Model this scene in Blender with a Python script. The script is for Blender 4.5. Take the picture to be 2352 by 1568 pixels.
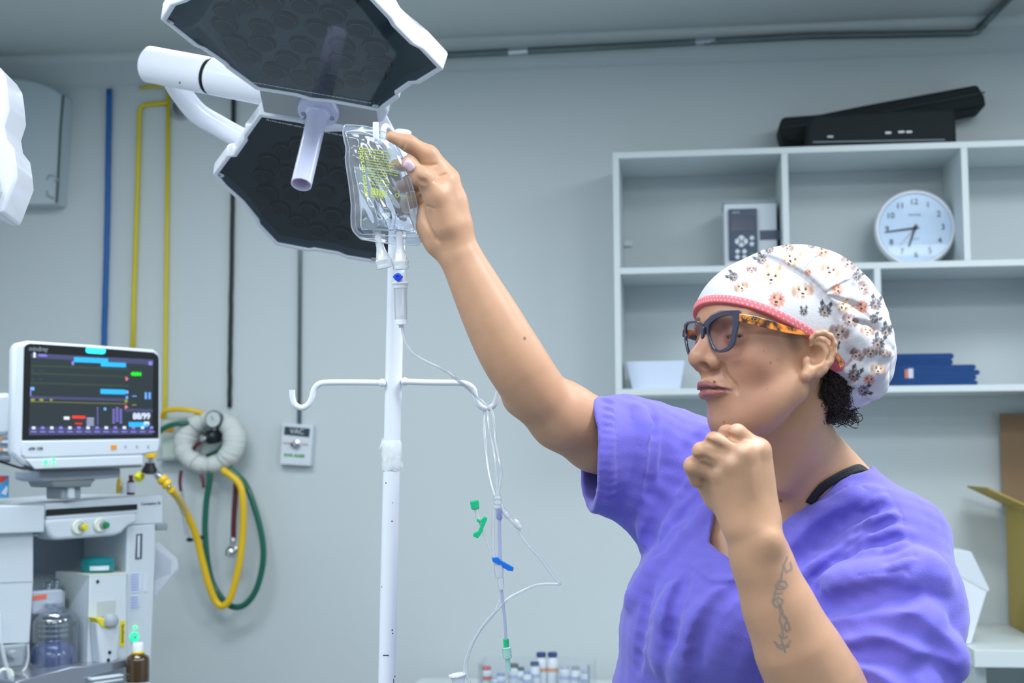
import bpy, bmesh, math, random
import numpy as np
from mathutils import Vector, Matrix
for o in list(bpy.data.objects): bpy.data.objects.remove(o)
SC = bpy.context.scene; COL = SC.collection
# ---------------------------------------------------------------- camera
FPX, CU, CV = 3267.0, 1176.0, 784.0
CAM = Vector((0, 0, 1.42))
_t, _y, _r = math.radians(4.8), math.radians(6.7), math.radians(-0.36)
FW = Vector((-math.sin(_y)*math.cos(_t), math.cos(_y)*math.cos(_t), math.sin(_t)))
_rt = Vector((math.cos(_y), math.sin(_y), 0)); _up = _rt.cross(FW)
RT = _rt*math.cos(_r) + _up*math.sin(_r); UP = -_rt*math.sin(_r) + _up*math.cos(_r)
cd = bpy.data.cameras.new('camera'); cam = bpy.data.objects.new('camera', cd); COL.objects.link(cam)
cd.sensor_width = 36; cd.lens = FPX*36/2352; cd.clip_start = .05
cam.matrix_world = Matrix(((RT.x, UP.x, -FW.x, CAM.x), (RT.y, UP.y, -FW.y, CAM.y), (RT.z, UP.z, -FW.z, CAM.z), (0, 0, 0, 1)))
cd.dof.use_dof = True; cd.dof.focus_distance = 1.95; cd.dof.aperture_fstop = 6.8
SC.camera = cam
# ---------------------------------------------------------------- world, light, exposure
SC.view_settings.view_transform = 'Standard'; SC.view_settings.look = 'None'
SC.view_settings.gamma = 1; SC.view_settings.exposure = 0.46
W = bpy.data.worlds.new('room_world'); SC.world = W; W.use_nodes = True
W.node_tree.nodes['Background'].inputs[0].default_value = (.75, .85, 1, 1)
W.node_tree.nodes['Background'].inputs[1].default_value = .3
WALL, CEIL = 4.82, 2.80
def area(name, loc, sx, sy, power, col=(1, 1, 1), rot=(0, 0, 0)):
    l = bpy.data.lights.new(name, 'AREA'); l.shape = 'RECTANGLE'; l.size = sx; l.size_y = sy; l.energy = power; l.color = col
    o = bpy.data.objects.new(name, l); o.location = loc; o.rotation_euler = rot; COL.objects.link(o); return o
COOL = (.915, .965, 1.0)
LAMPS = [(-1.4, -.9), (0.2, -.9), (1.5, -.9), (-1.5, 1.1), (-0.1, .75), (.95, 1.75), (-1.3, 3.0), (1.3, 3.3)]
POW = [13, 16, 11, 20, 14, 31, 20, 15]
for (x, y), pw in zip(LAMPS, POW): area('ceiling_panel_light', (x, y, CEIL-.03), *((.7, .5) if y == 1.75 else (1.1, .55)), pw, COOL)
# ---------------------------------------------------------------- pixel -> place
def ray(u, v): return (FW + RT*((u-CU)/FPX) - UP*((v-CV)/FPX))
def P(u, v, d): return CAM + ray(u, v)*d
def onY(u, v, y): r = ray(u, v); return CAM + r*((y-CAM.y)/r.y)
def onZ(u, v, z): r = ray(u, v); return CAM + r*((z-CAM.z)/r.z)
def onP(u, v, o, n): r = ray(u, v); return CAM + r*((o-CAM).dot(n)/r.dot(n))
def pix(p): q = p-CAM; d = q.dot(FW); return (CU+FPX*q.dot(RT)/d, CV-FPX*q.dot(UP)/d, d)
# ---------------------------------------------------------------- materials
def lin(c):
    return tuple(((x/255)/12.92 if x/255 <= .04045 else ((x/255+.055)/1.055)**2.4) for x in c[:3]) + (1,)
MATS = {}
def mat(name, rgb=(200, 200, 200), rough=.5, metal=0, bump=0, bscale=40, var=0, vscale=6, emit=0, trans=0, ior=1.45, spec=.5, coat=0, sss=0, sheen=0, stretch=None):
    if name in MATS: return MATS[name]
    m = bpy.data.materials.new(name); m.use_nodes = True; N = m.node_tree.nodes; L = m.node_tree.links
    b = N['Principled BSDF']; I = b.inputs
    I['Base Color'].default_value = lin(rgb); I['Roughness'].default_value = rough; I['Metallic'].default_value = metal
    I['IOR'].default_value = ior; I['Specular IOR Level'].default_value = spec; I['Transmission Weight'].default_value = trans
    I['Coat Weight'].default_value = coat; I['Sheen Weight'].default_value = sheen
    if sss: I['Subsurface Weight'].default_value = sss; I['Subsurface Radius'].default_value = (.012, .005, .003); I['Subsurface Scale'].default_value = 1
    if emit: I['Emission Color'].default_value = lin(rgb); I['Emission Strength'].default_value = emit
    if bump or var:
        tc = N.new('ShaderNodeTexCoord'); mp = N.new('ShaderNodeMapping'); L.new(tc.outputs['Object'], mp.inputs[0])
        if stretch: mp.inputs['Scale'].default_value = stretch
    if var:
        nz = N.new('ShaderNodeTexNoise'); nz.inputs['Scale'].default_value = vscale; nz.inputs['Detail'].default_value = 5
        L.new(mp.outputs[0], nz.inputs[0]); mx = N.new('ShaderNodeMix'); mx.data_type = 'RGBA'
        c = lin(rgb); mx.inputs[6].default_value = tuple(x*(1-var) for x in c[:3])+(1,); mx.inputs[7].default_value = tuple(min(1, x*(1+var)) for x in c[:3])+(1,)
        L.new(nz.outputs[0], mx.inputs[0]); L.new(mx.outputs[2], I['Base Color'])
    if bump:
        n2 = N.new('ShaderNodeTexNoise'); n2.inputs['Scale'].default_value = bscale; n2.inputs['Detail'].default_value = 3
        L.new(mp.outputs[0], n2.inputs[0]); bp = N.new('ShaderNodeBump'); bp.inputs['Strength'].default_value = bump; bp.inputs['Distance'].default_value = .004
        L.new(n2.outputs[0], bp.inputs['Height']); L.new(bp.outputs[0], I['Normal'])
    MATS[name] = m; return m
def film(name, rgb=(245, 250, 255), refl=.25, rough=.08, haze=0.06):
    """thin clear plastic or glass sheet: mostly lets light through, reflects more at a slant"""
    if name in MATS: return MATS[name]
    m = bpy.data.materials.new(name); m.use_nodes = True; N = m.node_tree.nodes; L = m.node_tree.links; N.clear()
    out = N.new('ShaderNodeOutputMaterial'); tr = N.new('ShaderNodeBsdfTransparent'); tr.inputs[0].default_value = lin(rgb)
    gl = N.new('ShaderNodeBsdfGlossy'); gl.inputs['Roughness'].default_value = rough; df = N.new('ShaderNodeBsdfDiffuse'); df.inputs[0].default_value = lin(rgb)
    lw = N.new('ShaderNodeLayerWeight'); lw.inputs[0].default_value = .5
    pw = N.new('ShaderNodeMath'); pw.operation = 'POWER'; pw.inputs[1].default_value = 2.5; L.new(lw.outputs['Facing'], pw.inputs[0]); ml = N.new('ShaderNodeMath'); ml.operation = 'MULTIPLY_ADD'; ml.inputs[1].default_value = refl*2.4; ml.inputs[2].default_value = refl*.25; L.new(pw.outputs[0], ml.inputs[0]); ml.use_clamp = True
    a = N.new('ShaderNodeMixShader'); a.inputs[0].default_value = haze; L.new(tr.outputs[0], a.inputs[1]); L.new(df.outputs[0], a.inputs[2])
    b = N.new('ShaderNodeMixShader'); L.new(ml.outputs[0], b.inputs[0]); L.new(a.outputs[0], b.inputs[1]); L.new(gl.outputs[0], b.inputs[2])
    L.new(b.outputs[0], out.inputs[0]); MATS[name] = m; return m
# ---------------------------------------------------------------- mesh builder
class MB:
    def __init__(s): s.v = []; s.f = []; s.mi = []; s.cur = 0
    def add(s, vs, fs):
        k = len(s.v); s.v += [tuple(p) for p in vs]
        for f in fs: s.f.append([i+k for i in f]); s.mi.append(s.cur)
        return s
    def prism(s, pts, vec):
        n = len(pts); a = [Vector(p) for p in pts]; b = [p+Vector(vec) for p in a]
        return s.add(a+b, [list(range(n)), list(range(2*n-1, n-1, -1))] + [[i, i+n, (i+1) % n+n, (i+1) % n] for i in range(n)])
    def box(s, c, size, M=None):
        c = Vector(c); M = M or Matrix.Identity(3); x, y, z = [q/2 for q in size]
        vs = [c + M @ Vector((a*x, b*y, d*z)) for d in (-1, 1) for b in (-1, 1) for a in (-1, 1)]
        return s.add(vs, [(0, 2, 3, 1), (4, 5, 7, 6), (0, 1, 5, 4), (2, 6, 7, 3), (0, 4, 6, 2), (1, 3, 7, 5)])
    def quad(s, pts): return s.add(pts, [list(range(len(pts)))])
    def tube(s, pts, r, n=12, cap=True, flat=None):
        pts = [Vector(p) for p in pts]; k = len(pts); rs = r if isinstance(r, (list, tuple)) else [r]*k
        base = len(s.v); prev = None; vs = []
        for i, p in enumerate(pts):
            t = (pts[min(i+1, k-1)]-pts[max(i-1, 0)]).normalized()
            if prev is None: nrm = t.orthogonal().normalized()
            else: nrm = (prev - t*prev.dot(t)).normalized()
            prev = nrm; bn = t.cross(nrm)
            for j in range(n):
                a = 2*math.pi*j/n; vs.append(p + (nrm*math.cos(a)+bn*math.sin(a))*rs[i])
        fs = [[i*n+j, i*n+(j+1) % n, (i+1)*n+(j+1) % n, (i+1)*n+j] for i in range(k-1) for j in range(n)]
        if cap: fs += [list(range(n-1, -1, -1)), list(range((k-1)*n, k*n))]
        return s.add(vs, fs)
    def lathe(s, o, ax, prof, n=32, e1=None, sx=1):
        """prof: list of (radius, height along ax)"""
        o = Vector(o); ax = Vector(ax).normalized(); e1 = (Vector(e1) if e1 else ax.orthogonal()); e1 = (e1-ax*e1.dot(ax)).normalized(); e2 = ax.cross(e1)
        vs = []; fs = []; k = len(prof)
        for (r, h) in prof:
            for j in range(n):
                a = 2*math.pi*j/n; vs.append(o + ax*h + e1*(r*math.cos(a)*sx) + e2*(r*math.sin(a)))
        fs = [[i*n+j, i*n+(j+1) % n, (i+1)*n+(j+1) % n, (i+1)*n+j] for i in range(k-1) for j in range(n)]
        if prof[0][0] > 1e-6: fs.append(list(range(n-1, -1, -1)))
        if prof[-1][0] > 1e-6: fs.append(list(range((k-1)*n, k*n)))
        return s.add(vs, fs)
    def sphere(s, c, r, n=16, sc=(1, 1, 1), M=None):
        c = Vector(c); M = M or Matrix.Identity(3); vs = []; h = n//2
        for i in range(h+1):
            th = math.pi*i/h
            for j in range(n):
                a = 2*math.pi*j/n; vs.append(c + M @ Vector((r*sc[0]*math.sin(th)*math.cos(a), r*sc[1]*math.sin(th)*math.sin(a), r*sc[2]*math.cos(th))))
        return s.add(vs, [[i*n+j, (i+1)*n+j, (i+1)*n+(j+1) % n, i*n+(j+1) % n] for i in range(h) for j in range(n)])
ORG = {}
def setp(o, label=None, cat=None, group=None, kind=None):
    if label: o['label'] = label
    if cat: o['category'] = cat
    if group: o['group'] = group
    if kind: o['kind'] = kind
    return o
def thing(name, loc, label, cat, group=None):
    o = bpy.data.objects.new(name, None); o.location = loc; o.empty_display_size = .05; COL.objects.link(o); ORG[o.name] = Vector(loc)
    return setp(o, label, cat, group)
def obj(name, mb, m, parent=None, smooth=False, bevel=0, sub=0, label=None, cat=None, group=None, kind=None, auto=True, solid=0):
    if isinstance(mb, tuple): V, Fc, mi = np.asarray(mb[0], dtype=float), mb[1], None
    else: V, Fc, mi = np.array([tuple(p) for p in mb.v], dtype=float), mb.f, mb.mi
    if parent is not None: org = ORG[parent.name]
    else:
        lo, hi = V.min(0), V.max(0); org = Vector(((lo[0]+hi[0])/2, (lo[1]+hi[1])/2, lo[2]))
    V = V - np.array(org)
    me = bpy.data.meshes.new(name); me.from_pydata(V.tolist(), [], Fc if isinstance(Fc, list) else Fc.tolist())
    for x in (m if isinstance(m, (list, tuple)) else [m]): me.materials.append(x)
    if mi is not None and any(mi): me.polygons.foreach_set('material_index', mi)
    if mi is not None:
        bm = bmesh.new(); bm.from_mesh(me); bmesh.ops.remove_doubles(bm, verts=bm.verts, dist=1e-6); bmesh.ops.recalc_face_normals(bm, faces=bm.faces); bm.to_mesh(me); bm.free()
    o = bpy.data.objects.new(name, me); COL.objects.link(o); ORG[o.name] = Vector(org)
    if parent is not None: o.parent = parent
    else: o.location = org
    if smooth:
        me.polygons.foreach_set('use_smooth', [True]*len(me.polygons))
        if auto: 
            try: me.set_sharp_from_angle(angle=math.radians(40))
            except Exception: pass
    if solid:
        md = o.modifiers.new('solid', 'SOLIDIFY'); md.thickness = solid; md.offset = 0
    if bevel:
        md = o.modifiers.new('bevel', 'BEVEL'); md.width = bevel; md.segments = 3; md.limit_method = 'ANGLE'; md.angle_limit = math.radians(35)
        me.polygons.foreach_set('use_smooth', [True]*len(me.polygons))
        try: me.set_sharp_from_angle(angle=math.radians(50))
        except Exception: pass
        md.harden_normals = False
    if sub:
        md = o.modifiers.new('sub', 'SUBSURF'); md.levels = sub; md.render_levels = sub
    return setp(o, label, cat, group, kind)
def text_mesh(s, size, o, x, z, ext=.0004, align='CENTER', bold=0, sx=1):
    """text geometry lying in the plane (x, z) at o; returns (verts, faces)"""
    c = bpy.data.curves.new('t', 'FONT'); c.body = s; c.size = size; c.extrude = ext; c.align_x = align; c.align_y = 'CENTER'; c.offset = bold; c.resolution_u = 3
    t = bpy.data.objects.new('t', c); COL.objects.link(t); dg = bpy.context.evaluated_depsgraph_get(); dg.update()
    me = bpy.data.meshes.new_from_object(t.evaluated_get(dg)); x = Vector(x).normalized(); z = Vector(z); z = (z-x*z.dot(x)).normalized(); n = x.cross(z); o = Vector(o)
    vs = [o + x*(v.co.x*sx) + z*v.co.y + n*v.co.z for v in me.vertices]; fs = [list(p.vertices) for p in me.polygons]
    bpy.data.objects.remove(t); bpy.data.curves.remove(c); bpy.data.meshes.remove(me)
    return vs, fs
class Fr:
    """a plane standing in the room through two places; c is distance out of it towards the viewer"""
    def __init__(s, A, B, up=(0, 0, 1)):
        s.o = Vector(A); s.x = (Vector(B)-s.o).normalized(); u = Vector(up); s.z = (u-s.x*u.dot(s.x)).normalized(); s.n = s.x.cross(s.z)
    def pt(s, u, v, c=0): return onP(u, v, s.o+s.n*c, s.n)
    def at(s, a, b, c=0): return s.o+s.x*a+s.z*b+s.n*c
    def M(s): return Matrix((s.x, -s.n, s.z)).transposed()
    def poly(s, mb, pts, c1, c0): return mb.prism([s.pt(u, v, c1) for u, v in pts], s.n*(c0-c1))
    def box(s, mb, u0, v0, u1, v1, c1, c0):
        # rectangle square to the frame whose corners sit near the given pixels
        a, b = s.pt(u0, v0, c1)-s.o, s.pt(u1, v1, c1)-s.o
        x0, x1, z0, z1 = a.dot(s.x), b.dot(s.x), a.dot(s.z), b.dot(s.z)
        return mb.prism([s.at(x0, z0, c1), s.at(x1, z0, c1), s.at(x1, z1, c1), s.at(x0, z1, c1)], s.n*(c0-c1))
    def ngon(s, mb, u, v, r, c1, c0, n=24, rv=None):
        o = s.pt(u, v, c1); k = (o-CAM).dot(FW)/FPX; rv = rv or r
        return mb.prism([o+s.x*(r*k*math.cos(2*math.pi*i/n))+s.z*(rv*k*math.sin(2*math.pi*i/n)) for i in range(n)], s.n*(c0-c1))
    def text(s, mb, t, u, v, px, c, align='CENTER', bold=0, sx=1):
        o = s.pt(u, v, c); k = (o-CAM).dot(FW)/FPX
        vs, fs = text_mesh(t, px*k, o, s.x, s.z, align=align, bold=bold*k, sx=sx); return mb.add(vs, fs)
def copy_tree(o, parent=None):
    c = o.copy(); COL.objects.link(c); ORG[c.name] = ORG.get(o.name, o.location.copy())
    if parent is not None: c.parent = parent
    for ch in list(o.children): copy_tree(ch, c)
    return c
def spline(pts, n=8):
    """Catmull-Rom through points (Vectors)"""
    pts = [Vector(p) for p in pts]; out = []
    for i in range(len(pts)-1):
        p0, p1, p2, p3 = pts[max(i-1, 0)], pts[i], pts[i+1], pts[min(i+2, len(pts)-1)]
        for j in range(n):
            t = j/n; out.append(.5*((2*p1)+(p2-p0)*t+(2*p0-5*p1+4*p2-p3)*t*t+(-p0+3*p1-3*p2+p3)*t**3))
    out.append(pts[-1]); return out
# common materials
M_WHITE = mat('white_paint', (226, 232, 240), .35, bump=.03, bscale=60)
M_PLAST = mat('white_plastic', (214, 222, 230), .4)
M_GREYP = mat('grey_plastic', (150, 160, 168), .45)
M_BLACK = mat('black_plastic', (14, 18, 20), .4)
M_CHROME = mat('chrome', (200, 205, 210), .18, metal=1)
M_STEEL = mat('brushed_steel', (160, 165, 168), .35, metal=1, bump=.05, stretch=(2, 2, 80))
# ================================================================ the setting
M_WALL = mat('wall_paint', (200, 209, 212), .45, bump=.05, bscale=22, var=.025, vscale=1.2)
M_CEIL = mat('ceiling_paint', (202, 210, 211), .6, bump=.04, bscale=18)
M_FLOOR = mat('floor_vinyl', (128, 136, 140), .35, var=.06, vscale=3)
CEIL = onY(1600, 67, WALL).z
X0, X1, Y0 = -2.6, 2.3, -2.4
for nm, c, s, m in [('wall_back', (-.15, WALL+.05, CEIL/2), (X1-X0+.2, .1, CEIL), M_WALL), ('wall_left', (X0-.05, (WALL+Y0)/2, CEIL/2), (.1, WALL-Y0, CEIL), M_WALL),
                    ('wall_right', (X1+.05, (WALL+Y0)/2, CEIL/2), (.1, WALL-Y0, CEIL), M_WALL), ('wall_front', (-.15, Y0-.05, CEIL/2), (X1-X0+.2, .1, CEIL), mat('far_wall_paint', (120, 136, 144), .6, var=.03)),
                    ('ceiling', (-.15, (WALL+Y0)/2, CEIL+.05), (X1-X0+.2, WALL-Y0+.2, .1), M_CEIL), ('floor', (-.15, (WALL+Y0)/2, -.05), (X1-X0+.2, WALL-Y0+.2, .1), M_FLOOR)]:
    obj(nm, MB().box(c, s), m, kind='structure')
mb = MB().prism([(X0, WALL, CEIL), (X0, WALL-.012, CEIL), (X0, WALL-.012, CEIL-.012), (X0, WALL, CEIL-.03)], (X1-X0, 0, 0))
obj('trim_1', mb, M_CEIL, kind='structure')
zl = onY(1600, 146, WALL).z
obj('trim_2', MB().box(((X0+X1)/2, WALL-.001, zl), (X1-X0, .004, .006)), M_WALL, kind='structure')
# ceiling light fixtures (the room's own lamps)
M_EMIT = mat('lit_diffuser', (235, 244, 255), .5, emit=1.0)
for i, (x, y) in enumerate(LAMPS):
    t = thing('ceiling_light', (x, y, CEIL), 'flat rectangular ceiling light panel above the room', 'ceiling light', 'flat ceiling light panels')
    mb = MB()
    for dx, dy, sx, sy in ((0, .29, 1.2, .02), (0, -.29, 1.2, .02), (.59, 0, .02, .56), (-.59, 0, .02, .56)): mb.box((x+dx, y+dy, CEIL-.012), (sx, sy, .024))
    obj('frame', mb, M_WHITE, t); obj('diffuser', MB().box((x, y, CEIL-.006), (1.16, .56, .008)), M_EMIT, t)
# ---------------------------------------------------------------- pipes on the wall
M_BLUE = mat('blue_pipe_paint', (10, 92, 165), .4, var=.25, vscale=9); M_YEL = mat('yellow_pipe_paint', (214, 196, 12), .4, var=.12, vscale=8)
M_DARKP = mat('dark_cable_cover', (30, 40, 42), .5, var=.4, vscale=14); M_COND = mat('metal_conduit', (112, 126, 128), .3, metal=.6, var=.2, vscale=10)
def wp(u, v, off=.012): return onY(u, v, WALL-off)
def pipe(name, pts, r, m, label, cat, wob=0, grp=None):
    ps = [wp(u, v, r+.003) for u, v in pts]
    if wob:
        out = []
        for a, b in zip(ps[:-1], ps[1:]):
            k = 14
            for i in range(k): q = a.lerp(b, i/k); q.x += random.uniform(-wob, wob); out.append(q)
        ps = out+[ps[-1]]
    return obj(name, MB().tube(ps, r, 12), m, smooth=True, auto=False, label=label, cat=cat, group=grp)
random.seed(3)
p = pipe('wall_pipe', [(251, 205), (246, 520), (238, 820)], .0102, M_BLUE, 'blue painted pipe running down the wall behind the monitor', 'pipe', .0006)
def yl(pts): return [wp(u, v, .011) for u, v in pts]
t = thing('wall_pipe', wp(383, 990, 0), 'yellow painted pipe with a branch elbow going down beside the monitor', 'pipe')
obj('main_pipe', MB().tube(yl([(387, 190), (383, 560), (379, 900), (378, 1010)]), .0072, 12), M_YEL, t, smooth=True, auto=False)
obj('branch_pipe', MB().tube(yl([(387, 236), (345, 239), (328, 242), (322, 250), (320, 262), (316, 420), (307, 700), (304, 840)]), .0082, 12), M_YEL, t, smooth=True, auto=False)
obj('ceiling_branch', MB().tube(yl([(387, 196), (350, 198), (322, 201)]), .006, 12), M_YEL, t, smooth=True, auto=False)
pipe('wall_pipe', [(537, 150), (534, 480), (530, 700), (527, 935)], .0078, M_DARKP, 'black cable cover strip running down the wall to the gauze ring', 'pipe', .0008)
pipe('wall_pipe', [(690, 300), (689, 560), (687, 972)], .0068, M_COND, 'thin grey metal conduit running down to the VAC outlet', 'pipe')
c = MB().tube([wp(960, 130, .02), wp(1030, 126, .02), wp(1480, 103, .02), wp(1850, 83, .02), wp(2225, 76, .02), wp(2243, 72, .03), onZ(2262, 52, CEIL-.02), onZ(2330, -16, CEIL-.02), onZ(2420, -110, CEIL-.02)], .0125, 14)
t = thing('ceiling_conduit', wp(1600, 95, 0), 'grey metal conduit along the top of the wall that bends onto the ceiling', 'conduit')
obj('conduit_tube', c, M_COND, t, smooth=True, auto=False)
for u, v in ((1190, 118), (1620, 95)): obj('pipe_coupling', MB().tube([wp(u-22, v+1.5, .02), wp(u+22, v-1.5, .02)], .013, 14), M_CHROME, t, smooth=True)
# hole cover, wall box, VAC outlet
t = thing('wall_grommet', wp(418, 245, 0), 'round grey cable hole cover behind the surgical light arm', 'hole cover')
o = wp(418, 245, 0); obj('ring', MB().lathe(o, (0, -1, 0), [(.048, 0), (.05, .006), (.04, .010), (.034, .004)], 28), M_GREYP, t, smooth=True)
obj('plug', MB().lathe(o, (0, -1, 0), [(.034, 0), (.034, .004), (.02, .007), (.0, .008)], 20), mat('crumpled_foil', (120, 124, 124), .35, metal=.7, bump=.8, bscale=30), t, smooth=True)
WF = Fr((-1, WALL, 1), (1, WALL, 1))
t = thing('wall_box', wp(70, 470, 0), 'pale grey wall mounted box with rounded shoulders at top left', 'wall unit')
mb = MB(); WF.poly(mb, [(-160, 470), (128, 468), (143, 218), (118, 202), (85, 188), (45, 180), (-10, 178), (-160, 178)], .09, .0)
obj('casing', mb, mat('pale_enamel', (188, 202, 208), .5), t, bevel=.006)
mb = MB(); mb.tube([WF.pt(u, v, .093) for u, v in [(146, 218), (139, 300), (133, 420), (130, 465)]], .004, 8); obj('seal', mb, mat('dark_rubber', (70, 80, 84), .6), t, smooth=True)
for L_ in ([(107, 412), (112, 402), (125, 404)], [(107, 438), (110, 450), (124, 456)]): obj('latch', MB().tube([WF.pt(u, v, .0935) for u, v in L_], .0025, 8), M_GREYP, t)
obj('latch_pin', MB().tube([WF.pt(130, 409, .096), WF.pt(130, 417, .096)], .006, 8), M_GREYP, t)
t = thing('vacuum_outlet', wp(682, 1065, 0), 'small white wall outlet with a dark VAC strip under the grey conduit', 'gas outlet')
VF = Fr(wp(641, 1066, 0), wp(715, 1071, 0))
mb = MB(); VF.poly(mb, [(642, 1066), (713, 1070), (719, 977), (649, 971)], .035, 0); obj('housing', mb, M_PLAST, t, bevel=.003)
mb = MB(); VF.poly(mb, [(652, 998), (710, 1004), (712, 984), (654, 979)], .0362, .034); obj('name_strip', mb, mat('dark_label', (45, 62, 70), .5), t)
mb = MB(); VF.text(mb, 'VAC', 682, 991, 17, .0372); obj('lettering', mb, M_PLAST, t)
mb = MB(); o = VF.pt(682, 1020, .035); mb.lathe(o, VF.n, [(.014, 0), (.014, .012), (.009, .014), (.009, .02), (.004, .021)], 20); obj('gas_socket', mb, M_CHROME, t, smooth=True)
mb = MB(); o = VF.pt(672, 1021, .047); mb.lathe(o, VF.n, [(.006, 0), (.006, .004)], 14); obj('key_pin', mb, M_BLACK, t)
for w_, u_, v_ in (('VACUO', 660, 1018), ('(VAC)', 701, 1021)): mb = MB(); VF.text(mb, w_, u_, v_, 6, .0362); obj('red_marking', mb, mat('red_print', (190, 50, 45), .5), t)
mb = MB(); VF.text(mb, 'RWR GASES', 676, 1046, 9, .0362, bold=.4); obj('maker_print', mb, mat('green_print', (60, 165, 80), .5), t)

# ---------------------------------------------------------------- wall shelf unit
M_MEL = mat('white_melamine', (212, 222, 224), .4)
YS = 4.50; SD = WALL-YS
def sx(u, v): return onY(u, v, YS).x
def sz(u, v): return onY(u, v, YS).z
xl, xr = sx(1410, 600), 2.28; zt, zm, zb = sz(1700, 341), sz(1700, 609), sz(1700, 890); T = .020
t = thing('wall_shelf', ((xl+xr)/2, WALL, zb-T/2), 'white open wall shelf unit of square compartments', 'shelf')
def board(nm, x0, x1, z0, z1, yy=YS): obj(nm, MB().box(((x0+x1)/2, (yy+WALL)/2-.001, (z0+z1)/2), (x1-x0, WALL-yy-.002, z1-z0)), M_MEL, t, bevel=.001)
board('top_board', xl, xr, zt-T, zt); board('bottom_board', xl, xr, zb-T, zb); board('middle_board', xl+T, xr, zm-T, zm)
board('side_panel', xl, xl+T, zb, zt-T)
for u, v, a, b in ((1804, 450, zm, zt-T), (2218, 450, zm, zt-T), (2019, 760, zb, zm-T), (2460, 760, zb, zm-T)):
    x = sx(u, v); board('divider', x-T/2, x+T/2, a, b)
obj('cable_clip', MB().box((xl+.035, WALL-.008, sz(1437, 525)), (.028, .014, .02)), M_MEL, t, bevel=.002)
def SH(y): return Fr((-1, y, 1), (1, y, 1))
# clock
yc = 4.66; o = onY(2101, 514, yc); R = .1275; o.z = zm+R+.001
t = thing('wall_clock', (o.x, o.y, zm), 'round white wall clock with black numerals resting on the shelf', 'clock')
ax = Vector((-.06, -1, .07)).normalized(); ex = Vector((1, 0, 0)); ex = (ex-ax*ex.dot(ax)).normalized(); ez = ex.cross(ax)*-1 if ex.cross(ax).z < 0 else ex.cross(ax)
obj('case', MB().lathe(o, ax, [(R-.012, -.03), (R, -.018), (R, .004), (R-.006, .012), (R-.012, .012), (R-.016, .003), (0, .002)], 64), M_WHITE, t, smooth=True)
obj('dial', MB().lathe(o, ax, [(R-.017, .003), (0, .0035)], 48), mat('dial_white', (238, 243, 248), .5), t)
for h in range(1, 13):
    a = math.radians(90-30*h); vs, fs = text_mesh(str(h), .027, o+ex*(.087*math.cos(a))+ez*(.087*math.sin(a))+ax*.0045, ex, ez); obj('numeral', MB().add(vs, fs), M_BLACK, t)
vs, fs = text_mesh('Herweg', .012, o+ez*.045+ax*.0045, ex, ez); obj('maker_name', MB().add(vs, fs), M_GREYP, t); vs, fs = text_mesh('QUARTZ', .006, o-ez*.035+ax*.0045, ex, ez); obj('small_print', MB().add(vs, fs), M_GREYP, t)
def hand(nm, deg, L, w, m, h):
    a = math.radians(90-deg); d = ex*math.cos(a)+ez*math.sin(a); q = ex*-math.sin(a)+ez*math.cos(a)
    obj(nm, MB().prism([o-d*.012-q*w+ax*h, o-d*.012+q*w+ax*h, o+d*L+q*w*.6+ax*h, o+d*L-q*w*.6+ax*h], ax*.0012), m, t)
hand('hour_hand', 200, .066, .0035, M_BLACK, .007); hand('minute_hand', 264, .095, .0026, M_BLACK, .0095); hand('second_hand', 221, .085, .0008, mat('red_hand', (200, 60, 50), .5), .012)
obj('hub_cap', MB().lathe(o+ax*.006, ax, [(.006, 0), (.006, .008), (0, .009)], 16), M_BLACK, t, smooth=True)
obj('cover_glass', MB().lathe(o, ax, [(R-.013, .011), (0, .015)], 40), film('clock_glass', refl=.02, rough=.02, haze=.0), t, smooth=True)
# controller box
S1 = SH(4.60); t = thing('ventilator_unit', onY(1730, 600, 4.62), 'boxy grey and white medical device with a dark keypad panel on the shelf', 'device')
zz = zm+.001; a0 = S1.pt(1664, 560).x; a1 = S1.pt(1797, 560).x; ztp = S1.pt(1730, 466).z; a1 = min(a1, sx(1797, 450)-.012)
obj('body', MB().box(((a0+a1)/2, 4.68, (zz+ztp)/2), (a1-a0, .16, ztp-zz)), M_PLAST, t, bevel=.004)
obj('lid', MB().box(((a0+a1)/2, 4.68, ztp+.004), (a1-a0+.004, .165, .01)), M_GREYP, t, bevel=.002)
mb = MB(); S1.box(mb, 1673, 480, 1741, 596, .012, -.004); obj('keypad_panel', mb, mat('slate_panel', (62, 78, 100), .35), t, bevel=.003)
mb = MB(); S1.box(mb, 1679, 497, 1735, 530, .0135, .011); obj('display', mb, mat('dark_lcd', (40, 50, 75), .15), t)
mb = MB()
for (u, v, r) in ((1703, 547, 7), (1703, 560, 7), (1695, 554, 7), (1711, 554, 7), (1727, 546, 5), (1727, 560, 5), (1694, 577, 5), (1710, 577, 5), (1694, 590, 5), (1710, 590, 5)): S1.ngon(mb, u, v, r, .0145, .011, 12)
obj('keys', mb, M_PLAST, t)
mb = MB(); S1.ngon(mb, 1729, 585, 4.5, .0145, .011, 12); obj('green_key', mb, mat('green_print', (60, 165, 80), .5), t)
mb = MB(); S1.box(mb, 1745, 529, 1795, 550, .001, -.001); obj('dark_band', mb, mat('slate_panel', (62, 78, 100), .35), t)
mb = MB(); S1.text(mb, 'DRIVE', 1690, 488, 6, .0125, 'CENTER'); obj('lettering', mb, M_PLAST, t)
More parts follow.
